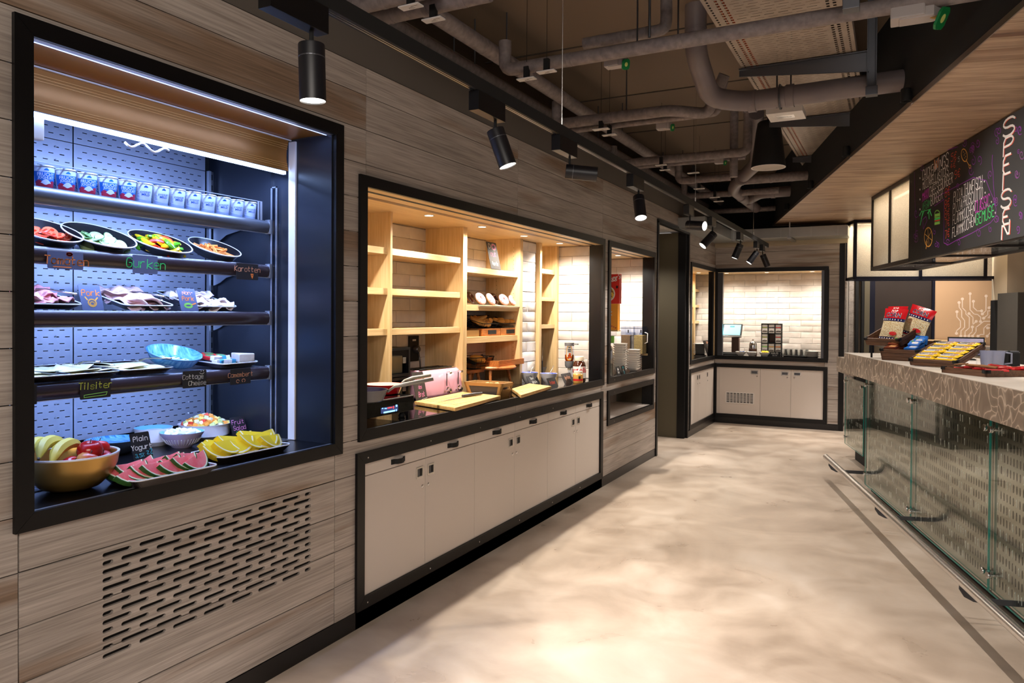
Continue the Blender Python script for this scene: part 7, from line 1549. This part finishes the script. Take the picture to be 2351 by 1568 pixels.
# stacks of square bowls, jug, small cards
def sqbowl(lbl,loc,s,h,group):
    t=thing('cereal_bowl',lbl,'bowl',loc,0,group); q=lambda k,z: [(x,y,z) for x,y in rrect(s*k/2,s*k/2,s*k*.18,3)]; n=16; R_=[q(.45,0),q(.62,h*.2),q(.98,h*.75),q(1.0,h),q(.96,h),q(.6,h*.3),q(.4,h*.2)]
    vs=[p for r_ in R_ for p in r_]; fs=[(j*n+i,j*n+(i+1)%n,(j+1)*n+(i+1)%n,(j+1)*n+i) for j in range(len(R_)-1) for i in range(n)]+[tuple(range(n))[::-1],tuple(range(6*n,7*n))]; B().add(vs,fs).build('bowl','porcelain',t,smooth=40); return t
def stack(px,py,wpx,top,n,lbl,z=WT,X=None):
    p=G(px,py,z); s=sz(wpx,p)*.9; H=sz(py-top,p); h=s*.34; st=(H-h)/(n-1); p0=None
    for k in range(n):
        l=lbl%(['bottom','second from the bottom','third from the bottom','fourth from the bottom','fifth from the bottom','sixth from the bottom','seventh from the bottom','eighth from the bottom','ninth from the bottom','tenth from the bottom','eleventh from the bottom','twelfth from the bottom','thirteenth from the bottom'][k] if k<n-1 else 'topmost')
        if k==0: p0=sqbowl(l,(p[0],p[1],z),s,h,'square white bowls stacked in the cereal niche')
        else: dup(p0,(p[0],p[1],z+st*k),label=l)
stack(1455,852,30,802,9,'white square cereal bowl in the shorter stack, %s'); stack(1424,856,31,788,12,'white square cereal bowl in the taller stack behind the jug, %s')
p=G(1408,864,WT); t=thing('steel_jug','polished steel jug with a thin looping handle in front of the bowl stacks','jug',(p[0]-.03,p[1],WT)); H=sz(70,p); r=sz(7,p)
B().lathe([(0,0),(r,0),(r*1.05,.01),(r*.85,H*.8),(r*.6,H*.95),(r*.3,H),(0,H)],24).build('body','chrome',t,smooth=35)
for s in (-1,1): B().tube([(0,s*r*.4,H*.98),(0,s*r*1.8,H*.95),(0,s*r*2.6,H*.7),(0,s*r*2.4,H*.45),(0,s*r*1.5,H*.25)],.0035,6).build('handle','chrome',t,smooth=True)
stand('small black card with white doodles beside the bowls',(1418,862),(1426,860),(1414,842),-.06,[('HA',.5,.55,.25,'ch_white',{'w_':.004}),('fer',.5,.2,.25,'ch_white',{'w_':.004})],'chalkboard',None,.02,WT); stand('small black card with blue and white letters beside the doodle card',(1430,860),(1438,858),(1426,840),-.05,[('ABC',.5,.68,.2,'ch_cyan',{'w_':.004}),('mix',.5,.4,.2,'ch_white',{'w_':.004}),('55',.5,.08,.25,'ch_cyan',{'w_':.004})],'chalkboard',None,.02,WT)

# ============================================================ end niche: terminal, tea rack, bowls, glasses, plates
YN=YB+.30
def WYn(px,py,Y=YN): return WY(px,py,Y)
a=WYn(1680,808); c=WYn(1697,770); t=thing('terminal','touch screen terminal with turquoise display on a brown post in the end niche','screen',(a[0],YN,WT)); w_=c[0]-a[0]; hz=c[2]-WT
B().box(0,w_,-.02,.06,0,hz+.05).build('post','walnut',t); B().box(-.03,w_+.03,-.04,.08,0,.012).build('foot_plate','dark_steel',t)
s0=WYn(1661.5,770)[0]-a[0]; s1=WYn(1704,772)[0]-a[0]; zs0=WYn(1680,770)[2]-WT; zs1=WYn(1690,746)[2]-WT
M=T((s0+s1)/2,-.06,(zs0+zs1)/2,R(-32),0,0); hw=(s1-s0)/2+.008; hh=(zs1-zs0)/2/math.cos(R(32))+.01
sc1=B().box(-hw,hw,-.008,.012,-hh,hh,M).build('screen_frame','matte_black',t,bevel=.002); B().box(-hw+.02,hw-.02,-.0092,-.008,-hh+.016,hh-.014,M).build('display','screen_cyan',sc1); b=B(); b.box(-.03,.03,-.0102,-.0092,hh-.055,hh-.03,M); b.build('dialog_box','screen_dark',sc1); B().box(-hw,hw,-.012,.02,-hh-.008,-hh,M).build('lower_edge','alu',sc1)
b=B(); b.box(0,w_,-.021,-.02,hz-.02,hz+.0); b.build('blue_glow_strip','disp_blue',t)
p=WYn(1668,812); t=thing('flat_tray','flat steel drip tray left of the terminal','tray',(p[0]-.05,YN-.08,WT)); B().box(0,.2,0,.12,.004,.035).build('tray','alu',t,bevel=.003); B().box(.01,.19,.01,.11,.0,.004).build('foot','matte_black',t)
def nb(label,px,py,wpx,hpx,fill=None,cat='bowl'):
    p=G(px,py,WT); p=Vector((p[0],YB+.10,WT)) if p[1]<YB+.08 else p; r=sz(wpx/2,p); h=sz(hpx,p); t=thing('square_bowl',label,cat,p)
    q=lambda k,z: [(x,y,z) for x,y in rrect(r*k,r*k,r*k*.3,3)]; n=16; R_=[q(.5,0),q(.62,h*.2),q(.95,h*.8),q(1,h),q(.95,h),q(.6,h*.35),q(.4,h*.25)]; vs=[v for r_ in R_ for v in r_]; fs=[(j*n+i,j*n+(i+1)%n,(j+1)*n+(i+1)%n,(j+1)*n+i) for j in range(6) for i in range(n)]+[tuple(range(n))[::-1],tuple(range(6*n,7*n))]; B().add(vs,fs).build('bowl','porcelain',t,smooth=40); return t,r,h
t,r,h=nb('white square bowl of small wrapped sweets next to the terminal',1697,817,23,9)
for k in range(9):
    o=B().cbox((0,0,0),(.022,.016,.008)).build('sweet',['pack_white','print_black','pot_print'][k%3],None); tag(o,'small wrapped sugar stick in the bowl beside the terminal','sugar','sugar packets in the niche bowl'); o.location=Vector(t.location)+Vector((r*.6*math.cos(k*2.4)*.8,r*.6*math.sin(k*2.4)*.8,h*.75+.006*(k%3))); o.rotation_euler=(rg.uniform(-.6,.6),rg.uniform(-.6,.6),rg.uniform(0,6))
nb('empty white square bowl in front of the chrome canister',1725,817,22,9)
t,r,h=nb('white square bowl of yellow lemon wedges',1755,818,23,9)
for k in range(6):
    o=B().lathe([(0,-.012),(.012,-.008),(.016,0),(.012,.008),(0,.012)],12).build('lemon_wedge','honeydew',None,smooth=True); tag(o,'yellow lemon wedge in the white niche bowl','lemon','lemon wedges in the niche bowl'); o.location=Vector(t.location)+Vector((r*.5*math.cos(k*1.05),r*.5*math.sin(k*1.05),h+.006)); o.rotation_euler=(k,.5*k,0)
p=WYn(1729,812); t=thing('steel_canister','chrome domed canister standing behind the bowls','canister',(p[0],YN-.02,WT)); B().lathe([(0,0),(.052,0),(.052,.13),(.046,.165),(.028,.19),(0,.198)],30).build('body','chrome',t,smooth=40); B().lathe([(.0535,.005),(.0535,.09),(.052,.09),(.052,.005)],30,close=True).build('dark_band','walnut',t,smooth=40); B().lathe([(0,.2),(.012,.2),(.014,.215),(0,.22)],14).build('knob','chrome',t,smooth=True)
# tea rack
x0=WYn(1747,810)[0]; x1=WYn(1794,800)[0]; zt=WYn(1770,743.5)[2]-WT; t=thing('tea_rack','black tea rack with nine compartments and eight labelled tea boxes','rack',(x0,YN,WT)); Wk=x1-x0; n3=Wk/3; z3_=(zt-.04)/3
b=B(); e=.008
for i in range(4): b.box(i*n3-(e if i==3 else 0),i*n3+(e if i<3 else 0),0,.10,0,zt)
for j in range(4): b.box(0,Wk,0,.10,.04+j*z3_-e/2,.04+j*z3_+e/2)
b.box(0,Wk,.09,.10,0,zt); b.box(0,Wk,0,.09,0,.04); b.build('frame','matte_black',t); B().box(n3+e,2*n3-e,.08,.09,.04+z3_+e,.04+2*z3_-e).build('empty_back','walnut',t)
bc=[['ch_lime','ch_gold','ch_orange'],['olive_tea',None,'pack_red'],['olive_tea','print_black','pack_red']]
nmr=['bottom row','middle row','top row']; nmc=['first column','middle column','last column']
for j in range(3):
    for i in range(3):
        if not bc[j][i]: continue
        q=thing('tea_box','white tea box in the rack, %s, %s'%(nmr[j],nmc[i]),'tea box',(x0+i*n3+e,YN+.004,WT+.04+j*z3_+e/2+.0005),0,'tea boxes in the rack'); ww=n3-2*e+.004; hh_=z3_-e-.006
        b=B(); b.box(.002,ww-.002,0,.07,0,hh_*.99); b.build('carton','label_white',q); B().box(.003,ww-.003,-.0008,0,hh_*.60,hh_*.70).build('colour_band',bc[j][i],q); b=B(); b.prism([(ww*.12,hh_*.12),(ww*.88,hh_*.12),(ww*.94,hh_*.26),(ww*.5,hh_*.40),(ww*.06,hh_*.26)],.0,.0008,Matrix(((1,0,0,0),(0,0,-1,0),(0,1,0,0),(0,0,0,1)))); b.build('open_front','tea_grey',q); b=B()
        for k in range(6): b.lathe([(0,0),(ww*.10,0),(0,.0012)],7,T(ww*(.2+.12*k),-.0008,hh_*(.18+.05*(k%2)),R(90)))
        b.build('tea_bags','tea_print',q,kind='stuff')
t=stand('black HAUS sign standing below the tea rack',(1765,821),(1792,821),(1765,812),.0,[],'chalkboard',None,.01,WT) if False else None
xa=WY(1765,817,YB+.12)[0]; xb=WY(1792,817,YB+.12)[0]; t=card('black sign with the word HAUS in front of the tea rack',((xa,YB+.12,WT),(xb,YB+.12,WT),(xa,YB+.125,WT+.062)),[('HAUS',.5,.5,.34,'ch_white',{'w_':.004,'asp':.8}),('TEE MIX',.5,.1,.2,'ch_white',{'w_':.002})],'chalkboard',depth=.06)
# upturned glasses on the black tray, plates
p=G(1830,820,WT); p[1]=max(p[1],YB+.16); t=thing('round_tray','black oval tray under the upturned glasses in the end niche','tray',(WY(1828,815,YB+.22)[0],YB+.22,WT)); B().lathe([(0,0),(.14,0),(.17,.012),(.165,.014),(.135,.005),(0,.005)],36,Matrix.Diagonal((1.1,.8,1,1))).build('tray','matte_black',t,smooth=40)
for j in range(3):
    for i in range(5): dup(g0,(t.location[0]-.13+.065*i,YB+.14+.075*j,WT+.006),label='upturned clear glass on the black tray in the end niche')['group']='glasses on the black tray'
pp=None
for k in range(8):
    x=WY(1866,815,YB+.16)[0]
    if pp is None:
        pp=thing('plate','white plate in the stack at the outer end of the niche, bottom one','plate',(x,YB+.16,WT),0,'white plates stacked in the end niche'); B().lathe([(0,0),(.06,0),(.07,.006),(.098,.012),(.1,.015),(.066,.010),(0,.005)],32).build('plate','porcelain',pp,smooth=40)
    else: dup(pp,(x,YB+.16,WT+.0095*k),label='white plate in the stack at the outer end of the niche, %s'%('topmost' if k==7 else ORD[k]+' from the bottom'))
# side niche: plates, menu card, glasses, machine
for k in range(12):
    y=WX(1607,815,-.22)[1]; dup(pp,(-.22,y,WT+.012*k),label='plate in the grey-white stack in the side niche, %s'%('topmost' if k==11 else ORD[k]+' from the bottom'))['group']='plates stacked in the side niche'
for k in range(6):
    y=WX(1600,790,-.40)[1]; dup(pp,(-.40,y,WT+.012*k+.0),label='plate in the rear stack of the side niche, %s'%('topmost' if k==5 else ORD[k]+' from the bottom'))['group']='plates in the rear stack of the side niche'
stand('black card with colourful coffee lettering leaning in the corner niche',(1624,816),(1640,816),(1616,783),-.10,[('Daily',.5,.78,.16,'ch_peach',{'w_':.005}),('Mix',.55,.6,.12,'ch_white',{'w_':.005}),('Coffee',.5,.36,.15,'ch_gold',{'w_':.005}),('time',.5,.18,.12,'ch_cyan',{'w_':.004}),('100%',.5,.03,.1,'ch_orange',{'w_':.004})],'chalkboard',None,.06,WT)
t=thing('coffee_machine','chrome coffee machine just visible at the frame of the side niche','coffee machine',(-.16,8.80,WT)); B().box(-.35,0,0,.17,.04,.36).build('housing','dark_steel',t,bevel=.004); B().box(-.35,.01,-.0,.18,0,.04).build('base','chrome',t,bevel=.003); B().box(0,.006,.02,.14,.22,.33).build('front','label_white',t); B().tube([(.01,.08,.16),(.06,.08,.15)],.014,10).build('spout','chrome',t)
t=thing('portafilter','small chrome coffee gadget on the side niche worktop','gadget',(-.12,9.08,WT)); B().lathe([(0,0),(.04,0),(.045,.05),(.03,.055),(0,.055)],20).build('body','chrome',t,smooth=40); B().tube([(0,.04,.05),(0,.14,.07)],.010,8).build('handle','matte_black',t)
for i,(y0_,y1_) in enumerate(((664,670),(700.5,706),(736.5,742.5))):
    z=g4(1605,y0_)[2]+.001; 
    for k in range(6): dup(g0,(-.40-.075*(k//3),Y4[0]+.045+.09*(k%3),z),label='clear glass on the oak shelves of the side niche, %s shelf'%['top','middle','lowest'][i])['group']='glasses on the %s shelf of the side niche'%['top','middle','lowest'][i]
    for k in range(4): dup(g0,(-.40-.075*(k//2),Y4[0]+.06+.09*(k%2),z+.099),label='second layer glass stacked on the %s shelf of the side niche'%['top','middle','lowest'][i])['group']='stacked glasses on the %s shelf of the side niche'%['top','middle','lowest'][i]
# ============================================================ things on the bar
CZ=ZB+.0005
def crate(label,pA,pB_,depth,h,tilt,slats=3,z=CZ,m='crate',lift=0,taper=.05):
    A_=G(*pA,z+lift); Bq=G(*pB_,z+lift); d=Vector((Bq[0]-A_[0],Bq[1]-A_[1],0)); L=d.length; rz=math.atan2(d.y,d.x)
    t=thing('wooden_crate',label,'crate',(A_[0],A_[1],z+lift),rot=Euler((tilt,0,rz)))
    def side(name,P0,P1,out):
        for k in range(slats):
            z0=h*k/slats+.0012; z1=h*(k+1)/slats-.0012; f0=taper*z0; f1=taper*z1; b=B(); n_=Vector(out); P0v,P1v=Vector(P0),Vector(P1); e=(P1v-P0v).normalized()
            q=[P0v-e*f0+n_*f0,P1v+e*f0+n_*f0,P1v+e*f1+n_*f1,P0v-e*f1+n_*f1]; q=[(v.x,v.y,zz) for v,zz in zip(q,(z0,z0,z1,z1))]; r_=[(v[0]-out[0]*.009,v[1]-out[1]*.009,v[2]) for v in q]
            b.add(q+r_,[(0,1,2,3),(7,6,5,4),(0,4,5,1),(1,5,6,2),(2,6,7,3),(3,7,4,0)]); b.build('slat',m,t)
    side('f',(0,0,0),(L,0,0),(0,-1,0)); side('b',(L,depth,0),(0,depth,0),(0,1,0)); side('l',(0,depth,0),(0,0,0),(-1,0,0)); side('r',(L,0,0),(L,depth,0),(1,0,0))
    B().box(.0,L,0,depth,-.0,.006).build('bottom',m,t)
    o=taper*h; b=B()
    for (x,y,sx,sy) in ((-o,-o,1,1),(L+o,-o,-1,1),(-o,depth+o,1,-1),(L+o,depth+o,-1,-1)):
        w_=.028; x0,x1=sorted((x-sx*.002,x+sx*w_)); y0,y1=sorted((y-sy*.002,y+sy*w_)); 
        xa,xb=sorted((x-sx*.002,x+sx*.010)); ya_,yb2=sorted((y-sy*.002,y+sy*.010)); b.box(x0,x1,ya_,yb2,h-.016,h+.002); b.box(xa,xb,y0,y1,h-.016,h+.002)
    b.build('corner_clip','matte_black',t,kind='stuff'); return t,L
k1,L1_=crate('dark slatted crate holding the popcorn bags, farthest along the bar',(1990,792),(2068,796),.30,.06,R(24),2,lift=.10); 
b=B(); 
for x in (.03,L1_-.03): b.box(x-.012,x+.0,.02,.028,-.095,0,Matrix.Rotation(-R(24),4,'X')); b.box(x-.012,x,.25,.258,-.22,0,Matrix.Rotation(-R(24),4,'X'))
b.build('stand_leg','matte_black',k1)
k2,L2_=crate('dark slatted crate of brown and blue chocolate packs',(2024.7,826),(2112,831),.26,.085,R(14),3)
k3,L3_=crate('dark slatted crate full of yellow protein bars',(2090,838),(2199,845),.34,.045,R(19),2,lift=.004); B().box(L3_-.06,L3_-.045,.28,.29,-.095,0,Matrix.Rotation(-R(19),4,'X')).build('stand_leg','matte_black',k3)
A4=G(2162,855,CZ); B4=G(2264,866,CZ); k4,L4_=crate('flat slatted crate of red chocolate bars, nearest on the bar',(2162,855),(2264,866),.42,.035,0,1)
# popcorn bags
def bag(label,M,w_,h_,lbl=True):
    t=thing('popcorn_bag',label,'popcorn',(0,0,0),0,'popcorn bags in the crate'); place(t,M); th=.030
    def P(u,v,o=0): 
        x=(u-.5)*w_*(1-.10*math.sin(PI*v)); y=v*h_; k=math.sin(PI*min(1,max(0,u)))**.6*math.sin(PI*min(1,max(0,v*.95+.02)))**.6; return (x,-(th*k+.0015*math.sin(23*u+9*v)*k)-o,y)
    def reg(v0,v1,name,m,o=0,par=None,back=False,u0=0,u1=1):
        b=B(); b.grid(lambda u,v:P(u0+(u1-u0)*u,v0+(v1-v0)*v(0) if callable(v) else v0+(v1-v0)*v,o),14,8); 
        if back: b.grid(lambda u,v:(P(u0+(u1-u0)*u,v0+(v1-v0)*v)[0],-P(u0+(u1-u0)*u,v0+(v1-v0)*v)[1],P(u0,v0+(v1-v0)*v)[2]),14,8)
        return b.build(name,m,par or t,fix=False,smooth=True)
    reg(0,.10,'red_foot','bag_red',0,back=True); reg(.10,.66,'popcorn_window','popcorn',0,back=True); rt=reg(.66,1.0,'red_top','bag_red',0,back=True); nb_=reg(.60,.69,'star_band','bag_navy',.0012); nb2=reg(.03,.11,'star_band','bag_navy',.0012)
    for band_,vv in ((nb_,.645),(nb2,.07)):
        b=B()
        for k in range(8):
            u=.09+.115*k; c_=Vector(P(u,vv,.0022)); pts=[]
            for i in range(10): rr=(.0075 if i%2==0 else .0032); a_=PI/2+i*PI/5; pts.append((c_.x+rr*math.cos(a_),c_.y,c_.z+rr*math.sin(a_)))
            b.add(pts+[tuple(c_)],[(i,(i+1)%10,10) for i in range(10)])
        b.build('stars','bag_white',band_,fix=False,kind='stuff')
    for txt,s,v0,m,o,bd in (('POP',.040,.875,'bag_white',.002,.01),('CORN',.062,.73,'bag_white',.002,.035),('CORN',.062,.73,'bag_navy',.0035,.002)):
        b=B(); vs,fs=printed(txt,s*h_/.33,bd); b.add([(lambda q:(x,q[1],q[2]))(P(min(.98,max(.02,x/w_+.5)),v0+y/h_,o)) for x,y,_ in vs],fs); b.build('lettering',m,rt,fix=False)
    b=B(); c_=P(.68,.22,.003); b.add([(c_[0]+.03*math.cos(2*PI*i/20),P(min(.95,.68+.03*math.cos(2*PI*i/20)/w_),.22,.0035)[1],c_[2]+.015*math.sin(2*PI*i/20)) for i in range(20)],[tuple(range(20))]); b.build('red_oval','bag_red',t,fix=False)
    return t
rzc=k1.rotation_euler[2]
def bagM(x,y,z,tiltx,roll,zr=0): q=onto(k1,(x,y,z)).to_translation(); return Matrix.Translation(q)@Euler((0,0,rzc+zr)).to_matrix().to_4x4()@Euler((tiltx,roll,0)).to_matrix().to_4x4()
w1_=sz(63,k1.location); h1_=sz(74,k1.location)
bag('upright popcorn bag in front with red CORN header',bagM(L1_*.48,.075,.007,R(-14),R(3)),w1_,h1_); bag('popcorn bag leaning outwards at the right of the crate',bagM(L1_*.86,.17,.007,R(-14),R(17),.1),w1_*.95,h1_*.92); bag('popcorn bag half hidden behind the front one',bagM(L1_*.42,.13,.007,R(-12),R(0),-.1),w1_*.95,h1_*.98)
# chocolate packs: stacks inside the second crate
def pack(label,M,w_,d_,h_,m,group):
    t=thing('chocolate_pack',label,'chocolate',(0,0,0),0,group); place(t,M); B().cbox((0,0,0),(w_,d_,h_)).build('wrapper',m,t,bevel=.003); b=B(); b.prism([(x,y) for x,y in rrect(w_*.28,d_*.2,.006,2)],h_/2+.0002,h_/2+.0012,T(w_*.08,-d_*.12,0)); b.build('picture','biscuit' if m=='choc_pack' else 'bag_white',t); B().box(-w_*.38,-w_*.16,d_*.12,d_*.32,h_/2+.0002,h_/2+.0012).build('green_logo','green_logo',t); b=B(); vs,fs=printed('Schoko',d_*.14,.01); b.add([(x+w_*.1,y+d_*.22,h_/2+.0014) for x,y,_ in vs],fs); b.build('lettering','bag_white',t,fix=False); return t
for side,m,n_,x in ((0,'choc_pack','brown',.055),(1,'blue_pack','blue',L2_-.075)):
    for k in range(5): pack('%s wrapped chocolate pack lying flat in the crate, %s from the bottom'%(n_,ORD[k]),onto(k2,(x+.004*(k%2),.085+.0*k,.016+.017*k),(0,0,R(4*(k%2)))),.085,.13,.015,m,'%s chocolate packs in the crate'%n_)
    pack('%s chocolate pack standing up at the back of the crate'%n_,onto(k2,(x,.19,.105),(R(62),0,0)),.085,.065,.018,m,'%s chocolate packs in the crate'%n_)
    for k in range(2): pack('%s chocolate pack leaning in the upper row of the crate, %s one'%(n_,ORD[k]),onto(k2,(x,.10+.055*k,.108+.004*k),(R(18),0,0)),.08,.055,.014,m,'%s chocolate packs in the crate'%n_)
# protein bars
bp=None; BX=L3_/2
for col in range(2):
    for k in range(9):
        M=onto(k3,(L3_*(.27+.46*col),.03+.035*k,.042+(.006 if k%2 else 0)),(R(-4),0,R(rg.uniform(-5,5))))
        if bp is None:
            bp=thing('protein_bar','x','snack bar',(0,0,0),0,'protein bars in the slatted crate'); Lb=L3_*.44
            def fn(u,v): 
                e=min(u,1-u); th=.011*min(1,e*9)**.7; return ((u-.5)*Lb,(v-.5)*.034,th*math.sin(PI*v)**.6+.0012*math.sin(60*u)*(e<.1))
            B().grid(fn,20,6).build('wrapper','bar_yellow',bp,smooth=True,fix=False)
            for (u0,u1,m,n_) in ((.14,.86,'bar_white','white_panel'),(.16,.60,'bar_black','black_panel'),(.62,.84,'bar_brown','nut_picture')):
                e={'white_panel':.0008,'black_panel':.0014,'nut_picture':.0014}[n_]; v0,v1=(.15,.85) if n_!='black_panel' else (.25,.62); B().grid(lambda u,v:(lambda q:(q[0],q[1],q[2]+e))(fn(u0+(u1-u0)*u,v0+(v1-v0)*v)),8,4).build(n_,m,bp,fix=False)
            b=B(); vs,fs=printed('PROTEIN',.0135,.01); b.add([(x-.12*Lb,y-.005,.0135) for x,y,_ in vs],fs); b.build('lettering','bar_white',bp,fix=False); o=bp
        else: o=dup(bp,(0,0,0))
        place(o,M); o['label']='yellow protein bar in the %s column of the crate, %s from its front edge'%(['nearer','farther'][0 if col else 1],ORD[k])
# red bars in the flat crate
rp=None
for k in range(14):
    x=L4_*(.16+.115*(k%7)); y=.09+.2*(k//7); M=onto(k4,(x+.02,y+.02*(k%2),.034+.004*(k%3)),(R(rg.uniform(-6,6)),R(rg.uniform(-8,8)),R(60+rg.uniform(-20,20))))
    if rp is None:
        rp=thing('chocolate_bar','red and brown wrapped chocolate bar lying in the flat crate','chocolate bar',(0,0,0),0,'chocolate bars in the flat crate'); B().cbox((0,0,0),(.11,.03,.012)).build('wrapper','pack_red',rp,bevel=.004); B().cbox((-.02,0,.0062),(.06,.024,.0012)).build('brown_panel','choc_pack',rp); B().cbox((.033,0,.0062),(.02,.016,.0012)).build('white_panel','bag_white',rp); o=rp
    else: o=dup(rp,(0,0,0))
    place(o,M)
# flat brown packs on top of them and a screen, jugs and glasses behind
for k in range(3):
    o=B().cbox((0,0,0),(.085,.035,.008)).build('waffle_pack','bar_brown',None,bevel=.003); tag(o,'crumpled brown snack pack on top of the chocolate bars','snack','brown snack packs'); place(o,onto(k4,(L4_*(.2+.3*k),.07,.052),(R(6),R(-5+5*k),R(20*k-10))))
Ym=6.45; ma=WY(2176,800,Ym); mbb=WY(2262,774,Ym); mw=(mbb[0]-ma[0])/2; t=thing('monitor','tilted flat screen seen from the front behind the protein bars','screen',((ma[0]+mbb[0])/2,Ym,CZ)); hh_=mbb[2]-CZ-.02; M=T(0,0,.0,R(-12),0,0)
B().box(-mw,mw,-.006,.010,.03,hh_+.02,M).build('casing','matte_black',t,bevel=.003); 
s_=B().box(-mw+.008,mw-.008,-.0075,-.006,.04,hh_+.008,M).build('screen','screen_img',t); b=B(); vs,fs=printed('ACCESS',.045,.01); b.add([(x+.02,-.0082,y+hh_*.5) for x,y,_ in vs],fs,M); b.build('lettering','bag_navy',s_,fix=False); B().box(-.06,.06,-.04,.08,0,.008).build('foot','matte_black',t); B().box(-.02,.02,.03,.05,0,.10).build('neck','matte_black',t)
for k,(px,l) in enumerate(((2268,'clear plastic measuring jug behind the crates, left one'),(2288,'clear plastic measuring jug behind the crates, right one'))):
    u_,v_=PB(px,822,1.0); t=thing('measuring_jug',l,'jug',(WY(px,830,5.5)[0],5.5,CZ)); B().lathe([(0,0),(.036,0),(.046,.11),(.044,.11),(.034,.004),(0,.004)],28).build('jug','jug_plastic',t,smooth=40); B().tube([(.043,0,.10),(.078,0,.095),(.078,0,.035),(.038,0,.028)],.006,8).build('handle','jug_plastic',t,smooth=True)
for k,px in enumerate((2305,2325)):
    t=thing('card_terminal','black box-shaped device standing behind the crates, %s'%['nearer the jugs','nearer the picture edge'][k],'device',(WY(px,842,5.6)[0],5.6,CZ)); B().box(-.035,.035,-.04,.04,0,.10).build('body','matte_black',t,bevel=.01); B().box(-.03,.03,-.03,.03,.10,.108).build('lid','dark_steel',t,bevel=.002)
for k,px in enumerate((2230,2318)):
    t=thing('wine_glass','small stemmed glass standing behind the crates, %s'%['beside the protein crate','beside the black devices'][k],'glass',bar(PB(px,844,CZ)[0],PB(px,844,CZ)[1]+.03,CZ)); B().lathe([(0,0),(.03,0),(.028,.002),(.004,.006),(.003,.06),(.02,.075),(.028,.10),(.027,.10),(.018,.077),(0,.064)],24).build('glass','glass_ware',t,smooth=True)
p=G(1930,812,CZ-.055); t=thing('ashtray','small stacked black dish on the low end block of the bar','dish',bar(6.55,3.75,ZB-.0548)); B().lathe([(0,0),(.05,0),(.06,.02),(.055,.022),(.058,.04),(.05,.045),(0,.045)],24).build('dish','matte_black',t,smooth=35)
p1=G(1937,870,0); t=thing('door_plate','narrow pale strip with small lettering on the post beside the bar end','plate',(1.6055,YB+.25,1.25)); B().box(-.001,.002,-.03,.03,0,.45).build('strip','alu',t); b=B()
for k in range(9): b.box(.002,.0026,-.012,.010,.05+.035*k,.05+.035*k+.02)
b.build('lettering','print_black',t,kind='stuff')
